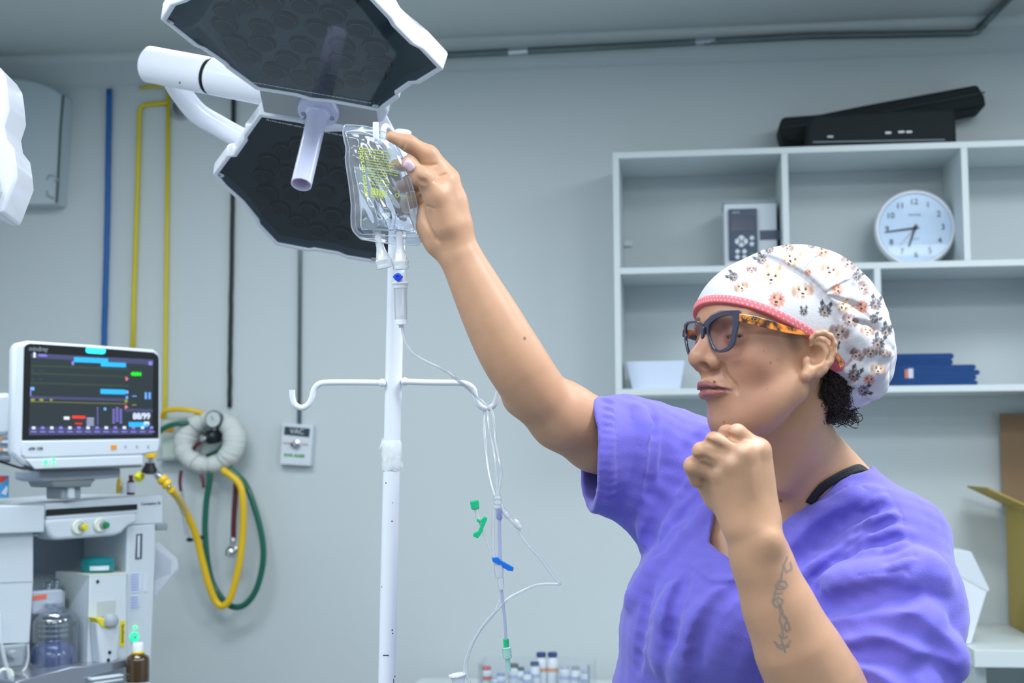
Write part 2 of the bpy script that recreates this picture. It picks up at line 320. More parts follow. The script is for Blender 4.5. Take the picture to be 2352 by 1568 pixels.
# tray
S2 = SH(4.56); a0, a1, b0, b1 = S2.pt(1438, 830).x, S2.pt(1573, 830).x, S2.pt(1452, 877).x, S2.pt(1562, 877).x; z1 = S2.pt(1500, 829).z; z0 = zb+.001
def tray_shell(x0, x1, X0_, X1_, y0, y1, z0, z1, w):
    mb = MB(); R1 = lambda a, b, c, d, z: [(a, c, z), (b, c, z), (b, d, z), (a, d, z)]
    i = .012; loops = [R1(x0, x1, y0+i, y1-i, z0), R1(X0_, X1_, y0, y1, z1), R1(X0_+w, X1_-w, y0+w, y1-w, z1), R1(x0+w, x1-w, y0+i+w, y1-i-w, z0+w)]
    vs = [p for l in loops for p in l]; fs = [[0, 3, 2, 1]]
    for k in range(3):
        for j in range(4): fs.append([k*4+j, k*4+(j+1) % 4, (k+1)*4+(j+1) % 4, (k+1)*4+j])
    fs.append([12, 13, 14, 15]); return mb.add(vs, fs)
o_ = obj('tray', tray_shell(b0, b1, a0, a1, 4.56, 4.70, z0, z1, .003), mat('white_tray_plastic', (214, 226, 246), .4), bevel=.002, label='small white plastic tray on the lowest left shelf compartment', cat='tray')
# folded blue cloths
M_CLOTHB = mat('navy_cloth', (26, 66, 122), .85, bump=.3, bscale=90, var=.15, vscale=20)
def fold_cloth(u0, u1, v0, v1, y0, y1, zbase, label, n):
    S = SH(y0); x0, x1 = S.pt(u0, v1).x, S.pt(u1, v1).x; h = (S.pt(u0, v0)-S.pt(u0, v1)).z; mb = MB()
    for i in range(n):
        th = h/n; zc = zbase+th*(i+.5); e = [x1+random.uniform(-.008, .006), x0+random.uniform(-.004, .004)]; pts = []
        for k in range(9):
            a = math.radians(-90+180*k/8); pts.append((e[0]-th*.5+math.cos(a)*th*.5, y0+random.uniform(0, .0015), zc+math.sin(a)*th*.49))
        for k in range(9):
            a = math.radians(90+180*k/8); pts.append((e[1]+th*.5+math.cos(a)*th*.5, y0, zc+math.sin(a)*th*.49))
        mb.prism([(p[0], y0, p[2]) for p in pts], (0, y1-y0, 0))
    return obj('folded_cloth', mb, M_CLOTHB, smooth=True, label=label, cat='cloth', group='folded navy cloths on the shelf')
random.seed(7)
h1 = SH(4.56); z2 = zb+.001; hh = (h1.pt(2040, 824)-h1.pt(2040, 872)).z
fold_cloth(2036, 2248, 824, 872, 4.56, 4.74, z2, 'folded navy blue cloth, wider one at the bottom of the pile', 4)
tp = fold_cloth(2034, 2192, 797, 824, 4.58, 4.73, z2+hh+.0005, 'folded navy blue cloth lying on top of the pile', 2)
mb = MB(); h1.box(mb, 2078, 848, 2086, 868, .001, -.003); mb.cur = 1; h1.box(mb, 2086, 846, 2098, 868, .0012, -.003)
obj('cloth_tag', mb, [mat('orange_tag', (205, 120, 90), .7), mat('pale_tag', (205, 210, 225), .7)], label='small orange and white tag on the lower folded cloth', cat='tag')
# black cases on top
M_BAG = mat('black_nylon', (13, 26, 28), .75, bump=.2, bscale=120)
def case(nm, px, yf, yb, label, extra=True):
    S = SH(yf); t = thing(nm, S.pt(*px[0]), label, 'case')
    mb = MB(); mb.prism([S.pt(u, v) for u, v in px], (0, yb-yf, 0)); o = obj('shell', mb, M_BAG, t, bevel=.010)
    return t, S
pts = [(1852, 326), (2185, 318), (2197, 306), (2195, 252), (2183, 246), (1870, 262), (1856, 275)]
zc = zt+.0015; S = SH(4.53); dz = zc-S.pt(1852, 326).z
t = thing('instrument_case', (S.pt(2020, 320).x, 4.6, zc), 'black padded case lying flat on top of the shelf, the lower one', 'case')
def shift(ps, S): return [Vector((S.pt(u, v).x, S.o.y, S.pt(u, v).z)) for u, v in ps]
lowp = shift(pts, S); k = min(p.z for p in lowp)
for p in lowp:
    if p.z < k+.035: p.z = zc
obj('shell', MB().prism(lowp, (0, .115, 0)), M_BAG, t, bevel=.011)
mb = MB(); mb.tube([p+Vector((0, -.001, 0)) for p in spline([lowp[0]+Vector((.02, 0, .018)), lowp[1]+Vector((-.02, 0, .012))], 6)], .0022, 6); obj('zip', mb, M_GREYP, t)
for u, v in ((2040, 305), (2070, 303), (2088, 303), (1907, 314)): obj('zip_pull', MB().box(S.pt(u, v, .003), (.018, .004, .006)), mat('dull_chrome', (150, 155, 160), .4, metal=.8), t)
S = SH(4.66); pts = [(1800, 316), (1870, 307), (1880, 290), (2180, 250), (2268, 240), (2262, 220), (2248, 192), (2100, 216), (1990, 240), (1880, 262), (1798, 268), (1788, 286)]
ps = shift(pts, S); t = thing('instrument_case', S.pt(1800, 316), 'long black padded case lying tilted across the other black case', 'case')
mb = MB().prism([S.pt(u, v) for u, v in [(1796, 318), (1815, 326), (1870, 330), (1990, 300), (2160, 262), (2266, 244), (2262, 220), (2246, 193), (1990, 240), (1880, 262), (1797, 268), (1788, 290)]], (0, .145, 0))
obj('shell', mb, M_BAG, t, bevel=.011)
mb = MB().tube([S.pt(u, v, .004) for u, v in [(1796, 294), (1900, 280), (2160, 232), (2262, 212)]], .003, 6); obj('zip', mb, mat('grey_zip', (40, 52, 54), .5), t)
# ---------------------------------------------------------------- right counter, boxes
zc = onY(2250, 1433, WALL).z; yf = onZ(2300, 1493, zc).y
t = thing('wall_counter', (1.7, WALL, zc-.05), 'white worktop along the wall at lower right', 'counter')
obj('top', MB().box((1.55, (yf+WALL)/2-.001, zc-.024), (1.48, WALL-yf-.002, .048)), M_MEL, t, bevel=.002)
obj('support_panel', MB().box((.85, (yf+WALL)/2+.05, (zc-.05)/2), (.03, WALL-yf-.14, zc-.05)), M_MEL, t)
obj('back_panel', MB().box((1.58, WALL-.012, (zc-.05)/2), (1.38, .02, zc-.05)), M_MEL, t)
obj('lower_shelf', MB().box((1.58, (yf+WALL)/2+.04, zc-.42), (1.38, WALL-yf-.14, .02)), M_MEL, t)
t2 = thing('storage_bin', (1.45, 4.35, zc-.41), 'pale green plastic bin under the worktop at lower right', 'bin')
obj('body', MB().box((1.53, 4.42, zc-.26), (.42, .3, .30)), mat('pale_green_plastic', (168, 192, 180), .4), t2, bevel=.012)
obj('handle', MB().tube(spline([(1.42, 4.262, zc-.16), (1.46, 4.235, zc-.165), (1.58, 4.235, zc-.165), (1.62, 4.262, zc-.16)]), .006, 10), M_GREYP, t2, smooth=True)
# white polygon carton
y0 = 4.30; S = SH(y0); ps = [S.pt(u, v) for u, v in [(2150, 1500), (2232, 1502), (2270, 1375), (2229, 1292), (2195, 1288), (2150, 1300)]]
dz = zc+.001-min(p.z for p in ps); ps = [p+Vector((0, 0, dz)) for p in ps]; ps[0].z = ps[1].z = zc+.001
t = thing('sharps_carton', ps[0], 'white faceted carton standing on the worktop behind the person', 'box')
obj('carton', MB().prism(ps, (0, .16, 0)), M_WHITE, t, bevel=.003)
q = [ps[2]+Vector((.004, -.002, 0)), ps[3]+Vector((.003, -.002, .003)), ps[4]+Vector((0, -.002, .004)), ps[5]+Vector((0, -.002, .004)), ps[5]+Vector((0, -.002, -.02)), ps[2]+Vector((0, -.002, -.01))]
obj('lid', MB().prism(q, (0, .165, 0)), M_PLAST, t, bevel=.002)
# cardboard box
M_CARD = mat('brown_cardboard', (142, 118, 92), .8, bump=.1, var=.06, vscale=12, stretch=(1, 1, 14)); M_CARDY = mat('yellow_cardboard', (172, 150, 78), .8, bump=.1, var=.05, stretch=(1, 1, 10))
S = SH(4.62); t = thing('cardboard_box', (S.pt(2400, 1400).x, 4.6, zc+.001), 'open cardboard box with raised flaps at the right edge', 'box')
x0 = S.pt(2338, 1165).x; x1 = 2.2; zt2 = S.pt(2338, 1165).z; w = .004
mb = MB(); mb.box(((x0+x1)/2, 4.42, (zc+zt2)/2), (x1-x0, w, zt2-zc-.004)); mb.box((x0, 4.6, (zc+zt2)/2), (w, .36, zt2-zc-.004)); mb.box((x1, 4.6, (zc+zt2)/2), (w, .36, zt2-zc-.004)); mb.box(((x0+x1)/2, 4.79, (zc+zt2)/2), (x1-x0, w, zt2-zc-.004)); mb.box(((x0+x1)/2, 4.6, zc+.004), (x1-x0, .36, w))
obj('carton', mb, M_CARDY, t)
zt3 = S.pt(2320, 946).z; mb = MB().box(((x0+x1)/2-.01, 4.785, (zt2+zt3)/2), (x1-x0, w, zt3-zt2)); obj('back_flap', mb, M_CARD, t)
S4 = SH(4.42); a = S4.pt(2270, 1123); mb = MB().prism([a, Vector((x0, 4.42, zt2)), Vector((x0, 4.78, zt2)), Vector((a.x, 4.74, a.z))], (.001, 0, .005)); obj('side_flap', mb, M_CARDY, t)
mb = MB(); vs, fs = text_mesh('08', .05, (x0+.06, 4.4175, zt2-.18), (1, 0, 0), (0, 0, 1)); mb.add(vs, fs); obj('print', mb, mat('dark_print', (70, 60, 40), .7), t)
# ---------------------------------------------------------------- vial table, bottom centre
zt4 = onY(1176, 1564, 4.70).z
t = thing('side_table', (-.1, 4.45, 0), 'white side table against the wall, only its edge in view', 'table')
obj('top', MB().box((-.12, 4.47, zt4-.015), (1.5, .56, .03)), M_MEL, t, bevel=.002)
for x in (-.8, .56):
    for y in (4.24, 4.7): obj('leg', MB().box((x, y, (zt4-.03)/2), (.04, .04, zt4-.03)), M_MEL, t)
M_CLEAR = film('clear_box_plastic', (250, 252, 253), refl=.08, rough=.1, haze=.05)
x0, x1 = onY(1098, 1540, 4.3).x, onY(1362, 1540, 4.3).x; zz = zt4+.001; h = onY(1360, 1526, 4.3).z-zz
t = thing('vial_box', ((x0+x1)/2, 4.38, zz), 'clear plastic box of medicine vials on the table at bottom centre', 'box')
mb = MB(); ym, yM = 4.3, 4.46
for c, s in ((((x0+x1)/2, ym, zz+h/2), (x1-x0, .003, h)), (((x0+x1)/2, yM, zz+h/2), (x1-x0, .003, h)), ((x0, (ym+yM)/2, zz+h/2), (.003, yM-ym, h)), ((x1, (ym+yM)/2, zz+h/2), (.003, yM-ym, h)), (((x0+x1)/2, (ym+yM)/2, zz+.0015), (x1-x0, yM-ym, .003))): mb.box(c, s)
obj('tub', mb, M_CLEAR, t)
for x, v in ((x0+.01, 1520), (x1-.012, 1510)): obj('corner_post', MB().box((x, ym-.004, zz+h*.5), (.008, .006, h)), M_GREYP, t)
LB = ['dark blue', 'red', 'black', 'pale violet', 'grey', 'light blue']
CC = {'dark blue': (60, 80, 125), 'red': (200, 85, 85), 'black': (70, 80, 88), 'pale violet': (180, 185, 215), 'grey': (150, 158, 165), 'light blue': (140, 160, 200)}
ROWS = [(1117, 1530, 'red', 26), (1150, 1545, 'light blue', 22), (1180, 1524, 'black', 26), (1196, 1532, 'black', 20), (1228, 1520, 'dark blue', 24), (1243, 1498, 'dark blue', 26), (1269, 1498, 'dark blue', 26), (1297, 1527, 'pale violet', 24), (1322, 1530, 'grey', 22), (1344, 1537, 'pale violet', 20), (1138, 1553, 'pale violet', 20), (1211, 1540, 'light blue', 20)]
pos = {'red': 'with the red cap', 'grey': 'with the grey cap'}
vf = SH(4.37)
LBL = ['white vial with a red label at the left end of the vial box', 'small vial with a light blue cap beside the red labelled vial', 'vial with a black cap, the left one of two behind the green connector', 'vial with a black cap, the right one of two left of the tall vials', 'short vial with a dark cap just left of the two tall vials', 'tall white vial with a blue cap, the left one of the tall pair', 'tall white vial with a blue cap and green dot, right of the tall pair', 'pale violet capped vial just right of the tall pair', 'grey capped vial near the right end of the vial box', 'lowest pale capped vial at the right end of the vial box', 'low pale capped vial between red and black capped ones', 'low light blue capped vial in the middle of the box']
for (u, v, cname, w), lab in zip(ROWS, LBL):
    y = 4.345 if v > 1535 else (4.42 if v < 1505 else 4.385); o = onY(u, v, y); r = w*.5*4.37/3267; zb0 = zz+.0035
    t = thing('medicine_vial', (o.x, y, zb0), lab, 'vial', 'medicine vials in the clear box')
    hh = o.z-zb0; q = (o.x, y, zb0)
    obj('glass_body', MB().lathe(q, (0, 0, 1), [(r*.9, 0), (r, .003), (r, hh*.82), (r*.7, hh*.88), (r*.65, hh*.92)], 16), M_PLAST, t, smooth=True)
    obj('cap', MB().lathe((o.x, y, zb0+hh*.9), (0, 0, 1), [(r*.85, 0), (r*.85, hh*.1), (r*.7, hh*.11)], 16), mat('cap_'+cname.replace(' ', '_'), CC[cname], .4), t, smooth=True)
    lc = (214, 150, 110) if v < 1505 else ((200, 90, 90) if cname == 'red' else (165, 180, 210))
    obj('label_band', MB().lathe((o.x, y, zb0+hh*.55), (0, 0, 1), [(r*1.02, 0), (r*1.02, .012)], 16), mat('band_%d_%d' % (lc[0], lc[2]), lc, .5), t, smooth=True)
# ================================================================ sculpting by distance fields (for soft, continuous bodies)
def nv(p): return np.array([p[0], p[1], p[2]], dtype=float)
def smin(a, b, k):
    if k <= 0: return np.minimum(a, b)
    h = np.maximum(k-np.abs(a-b), 0)/k; return np.minimum(a, b)-h*h*k*.25
class Field:
    def __init__(s): s.p = []
    def put(s, fn, c, R, op='u', k=.01): s.p.append((fn, nv(c), R+k, op, k)); return s
    def clone(s): f = Field(); f.p = list(s.p); return f
    def cone(s, a, b, ra, rb, op='u', k=.01, flat=None, fs=1.0):
        a, b = nv(a), nv(b); ab = b-a; L = max(ab@ab, 1e-12); fd = None if flat is None else nv(flat)/np.linalg.norm(nv(flat))
        def fn(P):
            t = np.clip(((P-a)@ab)/L, 0, 1); q = P-(a+t[:, None]*ab)
            if fd is not None:
                h = q@fd; q = q+(h*(1/fs-1))[:, None]*fd
            return np.sqrt((q*q).sum(1))-(ra+(rb-ra)*t)
        return s.put(fn, (a+b)/2, np.sqrt(L)/2+max(ra, rb)*max(fs, 1), op, k)
    def chain(s, pts, rs, op='u', k=.008, flat=None, fs=1.0):
        rs = rs if isinstance(rs, (list, tuple)) else [rs]*len(pts)
        for i in range(len(pts)-1): s.cone(pts[i], pts[i+1], rs[i], rs[i+1], op, k, flat, fs)
        return s
    def ell(s, c, r, M=None, op='u', k=.01):
        c = nv(c); r = np.array(r, dtype=float); Mt = np.eye(3) if M is None else np.array(M)
        def fn(P):
            q = (P-c)@Mt.T; k0 = np.sqrt(((q/r)**2).sum(1)); k1 = np.sqrt(((q/(r*r))**2).sum(1))+1e-9; return k0*(k0-1)/k1
        return s.put(fn, c, max(r), op, k)
    def ball(s, c, r, op='u', k=.01): return s.cone(c, c, r, r, op, k)
    def half(s, o, n, op='i', k=.001):
        o, n = nv(o), nv(n); n = n/np.linalg.norm(n)
        return s.put(lambda P: (P-o)@n, o, 1e3, op, k)
    def ev(s, P, near=None):
        d = np.full(len(P), 1.0)
        for i, (fn, c, R, op, k) in enumerate(s.p):
            if near is not None and not near[i]: continue
            x = fn(P)
            if op == 'u': d = smin(d, x, k)
            elif op == 's': d = -smin(-d, x, k)
            elif op == 'i': d = -smin(-d, -x, k)
            elif op == 'd': d = d+x
            elif op == 'm': d = d+x
        return d
    def mesh(s, lo, hi, h, B=8, smooth=1, slack=.004):
        lo, hi = np.array(nv(lo)), np.array(nv(hi)); nb = np.ceil((hi-lo)/(h*B)).astype(int); bs = h*B
        I = np.stack(np.meshgrid(*[np.arange(n) for n in nb], indexing='ij'), -1).reshape(-1, 3); Cn = lo+(I+.5)*bs; rad = bs*.5*math.sqrt(3)
        dd = np.concatenate([s.ev(c) for c in np.array_split(Cn, max(1, len(Cn)//40000))]); act = np.abs(dd) < rad*1.35+slack; I = I[act]; Cn = Cn[act]
        C = np.array([p[1] for p in s.p]); R = np.array([p[2] for p in s.p])
        g = np.stack(np.meshgrid(*[np.arange(B+2)]*3, indexing='ij'), -1).reshape(-1, 3)
        off = 1 << 12; keys = []; vs = []; quads = []
        def key(a): return ((a[..., 0]+8)*off+(a[..., 1]+8))*off+(a[..., 2]+8)
        n1 = B+1
        for bi, c in zip(I, Cn):
            near = np.sqrt(((C-c)**2).sum(1)) < R+rad+.03+slack
            gi = bi*B+g; pts = lo+gi*h; d = s.ev(pts, near).reshape(B+2, B+2, B+2); neg = d < 0
            c8 = neg[:-1, :-1, :-1].astype(np.int8)
            cnt = sum(neg[i:i+n1, j:j+n1, k:k+n1].astype(np.int8) for i in (0, 1) for j in (0, 1) for k in (0, 1))
            m = (cnt > 0) & (cnt < 8); m[B:, :, :] = False; m[:, B:, :] = False; m[:, :, B:] = False
            cells = np.argwhere(m)
            if len(cells):
                acc = np.zeros((len(cells), 3)); w = np.zeros(len(cells))
                for ax in range(3):
                    e = np.eye(3, dtype=int)[ax]; o1, o2 = np.eye(3, dtype=int)[(ax+1) % 3], np.eye(3, dtype=int)[(ax+2) % 3]
                    for a in (0, 1):
                        for b in (0, 1):
                            q0 = cells+a*o1+b*o2; q1 = q0+e; d0 = d[q0[:, 0], q0[:, 1], q0[:, 2]]; d1 = d[q1[:, 0], q1[:, 1], q1[:, 2]]; x = (d0 < 0) != (d1 < 0)
                            t = np.where(x, d0/np.where(x, d0-d1, 1), 0); acc += np.where(x[:, None], q0+t[:, None]*e, 0); w += x
                vs.append(lo+(bi*B+acc/w[:, None])*h); keys.append(key(bi*B+cells))
            for ax in range(3):
                e = np.eye(3, dtype=int)[ax]; o1, o2 = np.eye(3, dtype=int)[(ax+1) % 3], np.eye(3, dtype=int)[(ax+2) % 3]
                sl = lambda v: tuple(slice(v[i], B+v[i]) for i in range(3))
                a = neg[sl((0, 0, 0))]; b = neg[sl(e)]; ed = np.argwhere(a != b)
                if not len(ed): continue
                fl = a[ed[:, 0], ed[:, 1], ed[:, 2]]; G = bi*B+ed
                q = np.stack([key(G), key(G-o1), key(G-o1-o2), key(G-o2)], 1); q[~fl] = q[~fl][:, ::-1]; quads.append(q)
        K = np.concatenate(keys); V = np.concatenate(vs); Q = np.concatenate(quads); o = np.argsort(K); Ks = K[o]
        ix = np.clip(np.searchsorted(Ks, Q), 0, len(Ks)-1); ok = (Ks[ix] == Q).all(1); F = o[ix[ok]]
        lab = np.arange(len(V))
        for _ in range(4000):
            m = lab[F].min(1); new = lab.copy(); np.minimum.at(new, F.ravel(), np.repeat(m, 4)); new = new[new]
            if (new == lab).all(): break
            lab = new
        big = np.bincount(lab).argmax(); kv = lab == big; F = F[kv[F[:, 0]]]; ren = np.cumsum(kv)-1; V = V[kv]; F = ren[F]
        for _ in range(smooth):
            e = np.concatenate([F[:, [0, 1]], F[:, [1, 2]], F[:, [2, 3]], F[:, [3, 0]]]); e = np.concatenate([e, e[:, ::-1]])
            n = np.bincount(e[:, 0], minlength=len(V)).clip(1); av = np.stack([np.bincount(e[:, 0], weights=V[e[:, 1], k], minlength=len(V)) for k in range(3)], 1)/n[:, None]; V = V+.5*(av-V)
        vol = (V[F[:, 0]]*np.cross(V[F[:, 1]], V[F[:, 2]])).sum()+(V[F[:, 0]]*np.cross(V[F[:, 2]], V[F[:, 3]])).sum()
        return V, (F if vol > 0 else F[:, ::-1])
    def surf(s, uv, d0=1.3, d1=2.6, off=0):
        """where the viewer's ray through each pixel first meets the field"""
        R = np.array([nv(ray(u, v)) for u, v in uv]); C = nv(CAM); t = np.full(len(R), d0)
        for _ in range(90):
            d = s.ev(C+R*t[:, None]); t = np.minimum(t+np.clip(d-off, -.01, .05)*.7, d1)
        return [Vector(C+r*q) for r, q in zip(R, t)]
    def fold(s, uv, r, op='u', sink=.5, k=None, base=None, n=3, d0=1.3, taper=True):
        pts = (base or s).surf([tuple(p) for p in uv], d0); pts = [Vector(p) for p in pts]
        sp = spline(pts, n); m = len(sp); out = []; rs = []
        for i, p in enumerate(sp):
            t = i/(m-1); w = math.sin(math.pi*min(max(t, .0), 1))**.5 if taper else 1; rr = r*(.25+.75*w); v = (p-CAM).normalized(); rs.append(rr)
            out.append(p+v*(rr*sink if op == 'u' else -rr*sink))
        return s.chain(out, rs, op, k if k is not None else r*1.6)
def poly2d(uv, poly):
    """signed distance (px, negative inside) of points to a polygon"""
    a = np.array(poly, float); b = np.roll(a, -1, 0); d = np.full(len(uv), 1e9); ins = np.zeros(len(uv), bool)
    for p, q in zip(a, b):
        e = q-p; w = uv-p; t = np.clip((w@e)/(e@e), 0, 1); r = w-t[:, None]*e; d = np.minimum(d, (r*r).sum(1))
        c = (p[1] > uv[:, 1]) != (q[1] > uv[:, 1]); x = (q[0]-p[0])*(uv[:, 1]-p[1])/(q[1]-p[1]+1e-12)+p[0]; ins ^= c & (uv[:, 0] < x)
    d = np.sqrt(d); return np.where(ins, -d, d)
_A = np.array([nv(RT), nv(UP), nv(FW)])
def pixn(Pn):
    q = (Pn-nv(CAM))@_A.T; return np.stack([CU+FPX*q[:, 0]/q[:, 2], CV-FPX*q[:, 1]/q[:, 2]], 1), q[:, 2]
def nrmls(V, F):
    fn = np.cross(V[F[:, 2]]-V[F[:, 0]], V[F[:, 3]]-V[F[:, 1]]); N = np.zeros_like(V)
    for i in range(4):
        for k in range(3): N[:, k] += np.bincount(F[:, i], weights=fn[:, k], minlength=len(V))
    return N/(np.linalg.norm(N, axis=1)[:, None]+1e-12)
def sdf_obj(name, VF, m, parent, cols=None, sub=0, **kw):
    V, F = VF; o = obj(name, (V, F), m, parent, smooth=True, auto=False, **kw)
    if cols is not None:
        at = o.data.color_attributes.new('tint', 'FLOAT_COLOR', 'POINT'); at.data.foreach_set('color', np.c_[cols, np.ones(len(cols))].astype(np.float32).ravel())
    return o
def attr_mat(name, rough=.5, sss=0, bump=0, bscale=300, sheen=0, var=.04, vscale=30, spec=.5, rad=(.012, .005, .003)):
    m = mat(name, (200, 200, 200), rough, bump=bump, bscale=bscale, sheen=sheen, spec=spec); N = m.node_tree.nodes; L = m.node_tree.links; b = N['Principled BSDF']
    a = N.new('ShaderNodeAttribute'); a.attribute_name = 'tint'
    nz = N.new('ShaderNodeTexNoise'); nz.inputs['Scale'].default_value = vscale; nz.inputs['Detail'].default_value = 6; tc = N.new('ShaderNodeTexCoord'); L.new(tc.outputs['Object'], nz.inputs[0])
    mr = N.new('ShaderNodeMapRange'); mr.inputs[3].default_value = 1-var*2; mr.inputs[4].default_value = 1+var*2; L.new(nz.outputs[0], mr.inputs[0])
    mx = N.new('ShaderNodeMix'); mx.data_type = 'RGBA'; mx.blend_type = 'MULTIPLY'; mx.inputs[0].default_value = 1; L.new(a.outputs['Color'], mx.inputs[6]); L.new(mr.outputs[0], mx.inputs[7]); L.new(mx.outputs[2], b.inputs['Base Color'])
    if sss: b.inputs['Subsurface Weight'].default_value = sss; b.inputs['Subsurface Radius'].default_value = rad; b.inputs['Subsurface Scale'].default_value = 1
    return m
# ================================================================ surgical light
def tiltn(u, v, deg, du=-.25, dv=.97):
    """plane normal making deg with the line of sight at (u, v), leaning towards image direction (du, dv)"""
    vd = ray(u, v).normalized(); r = (RT-vd*RT.dot(vd)).normalized(); up = (UP-vd*UP.dot(vd)-r*UP.dot(r)).normalized()
    q = (r*du-up*dv).normalized(); a = math.radians(deg); return (vd*-math.cos(a)+q*math.sin(a)).normalized()
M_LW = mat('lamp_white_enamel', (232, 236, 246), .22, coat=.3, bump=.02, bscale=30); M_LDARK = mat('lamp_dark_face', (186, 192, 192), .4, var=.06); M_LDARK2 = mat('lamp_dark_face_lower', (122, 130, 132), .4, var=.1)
M_LGLASS = film('lamp_front_glass', (190, 200, 205), refl=.15, rough=.012, haze=.004); M_LENSR = mat('lamp_lens_clear', (10, 13, 14), .04, coat=1, spec=.9); M_RIM = mat('lamp_lens_rim', (9, 11, 12), .3); M_LGLINT = mat('lamp_lens_glint', (225, 230, 234), .25)
t = thing('surgical_light', P(730, 262, 2.42), 'large white two-headed surgical light with dark lens panels and a translucent handle', 'surgical light')
def lamp_head(outline, place, ang, lenses, lr, thick, back, word):
    u0, v0, d0 = place; n = tiltn(u0, v0, ang); o = P(u0, v0, d0)
    G = [onP(u, v, o, n) for u, v in outline]; cen = sum(G, Vector())/len(G)
    rim = [cen+(g-cen)*1.025+(g-cen).normalized()*.004 for g in G]; bk = [cen+(g-cen)*.93-n*thick*.75 for g in G]; bk2 = [cen+(g-cen)*.70-n*thick*1.25 for g in G]
    k = len(G); mb = MB(); f1 = [p+n*.003 for p in rim]; f0 = [p+n*.003 for p in [cen+(g-cen)*.997 for g in G]]; sd_ = [p-n*thick*.45 for p in [cen+(g-cen)*1.04+(g-cen).normalized()*.004 for g in G]]
    dish = [cen+(g-cen)*.997-n*.022 for g in G]; vs = dish+f0+f1+sd_+bk+bk2; fs = [list(range(k-1, -1, -1))]
    for L_ in range(5):
        for i in range(k): fs.append([L_*k+i, L_*k+(i+1) % k, (L_+1)*k+(i+1) % k, (L_+1)*k+i])
    fs.append([5*k+i for i in range(k)]); mb.add(vs, fs); obj('head_casing', mb, M_LW, t, bevel=.0025, label=word+' lamp head casing')
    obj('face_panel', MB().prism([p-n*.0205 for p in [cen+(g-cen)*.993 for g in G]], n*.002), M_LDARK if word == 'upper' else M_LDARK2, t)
    obj('front_glass', MB().prism([p-n*.001 for p in [cen+(g-cen)*.994 for g in G]], n*.0012), M_LGLASS, t)
    e1 = (RT-n*RT.dot(n)).normalized(); pr = None
    for (u, v) in lenses:
        p = onP(u, v, o-n*.0185, n); mb = MB().lathe(p, n, [(lr*1.12, 0), (lr*1.1, .0035), (lr*1.0, .0045)], 24)
        r_ = obj('lens', mb, M_RIM, t, smooth=True); ORG[r_.name] = ORG[t.name]
        mb = MB().lathe(p+n*.003, n, [(lr*.99, 0), (lr*.9, .006), (lr*.6, .0095), (lr*.3, .0112), (0, .0116)], 20); mb.cur = 1; mb.lathe(p+n*.0062, n, [(lr*.93, 0), (lr*.965, .0007), (lr*.93, .0014), (lr*.895, .0007), (lr*.93, 0)], 28); obj('lens_dome', mb, [M_LENSR, M_LGLINT], r_, smooth=True, auto=False)  # near-white ring on each dome paints in the lens's bright rim highlight
    return o, n, cen
zA = lambda L_: [(320+x/3.178, y/3.178) for x, y in L_]; zB = lambda L_: [(480+x/3.733, 200+y/3.733) for x, y in L_]
up_out = zA([(200, 142), (430, 325), (480, 345), (640, 455), (662, 482), (870, 635), (1150, 680), (1260, 712), (1400, 725), (1740, 788), (1872, 690), (1862, 664), (1965, 592), (2020, 588), (2180, 490), (2040, 345), (1975, 312), (1842, 180), (1815, 132), (1690, 0), (1600, -100), (1480, -150), (900, -270), (800, -240), (560, -120), (430, -40), (350, 8), (268, 34)])
up_len = zA([(640, 75), (765, 20), (960, -5), (1200, 22), (1415, 88), (1610, 200), (1310, 192), (1065, 135), (895, 190), (625, 172), (700, 295), (905, 300), (1190, 312), (1482, 320), (1725, 330), (800, 392), (1085, 420), (1305, 470), (1480, 425), (1755, 440), (1000, 502), (1200, 562), (1400, 592), (1585, 570), (1712, 530), (860, -110), (1100, -120), (1330, -90), (1500, -20)])
hU = lamp_head(up_out, (735, 226, 2.36), 61, up_len, .0195, .062, 0, 'upper')
lo_out = zB([(455, 250), (330, 425), (335, 452), (238, 590), (190, 592), (75, 745), (150, 838), (300, 972), (430, 1130), (440, 1170), (590, 1330), (860, 1382), (900, 1374), (1110, 1410), (1180, 1440), (1430, 1482), (1540, 1440), (1600, 1300), (1640, 1270), (1690, 1100), (1610, 900), (1620, 870), (1540, 640), (1480, 470), (1400, 400), (1140, 372), (1000, 376), (900, 335), (780, 300)])
lo_len = zB([(645, 540), (515, 630), (470, 750), (505, 892), (715, 892), (690, 722), (610, 1030), (765, 1142), (860, 1040), (945, 1218), (1065, 1090), (1140, 1245), (990, 890), (1120, 748), (1045, 535), (925, 695), (1215, 1020), (780, 490), (1250, 890), (1230, 620), (1330, 760), (1380, 1000), (1350, 1180), (1330, 560)])
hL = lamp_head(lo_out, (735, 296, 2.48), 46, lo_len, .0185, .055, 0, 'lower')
oc, nc = P(731, 258, 2.41), tiltn(731, 258, 51)
pl = lambda L_, c=0: [onP(u, v, oc+nc*c, nc) for u, v in zB(L_)]
C_ = pl([(410, -10), (1510, 180), (1530, 270), (1470, 400), (450, 240)]); obj('centre_housing', MB().prism([p-nc*.012 for p in C_], nc*-.07), M_LW, t, bevel=.006)
mb = MB().prism(pl([(432, 28), (470, 212), (500, 222), (1400, 366), (1452, 362), (1432, 190), (1380, 178), (460, 26)], -.010), nc*-.004); obj('steel_plate', mb, mat('satin_plate', (176, 180, 182), .45, metal=.35, bump=.04, stretch=(2, 2, 60)), t, bevel=.001)
M_HAND = mat('translucent_handle', (214, 216, 246), .35, sss=.3, coat=.3)
mb = MB().lathe(oc, nc, [(.0352, -.010), (.0355, .0), (.0345, .0025), (.022, .003), (.0185, .010)], 40); obj('handle_flange', mb, M_HAND, t, smooth=True)
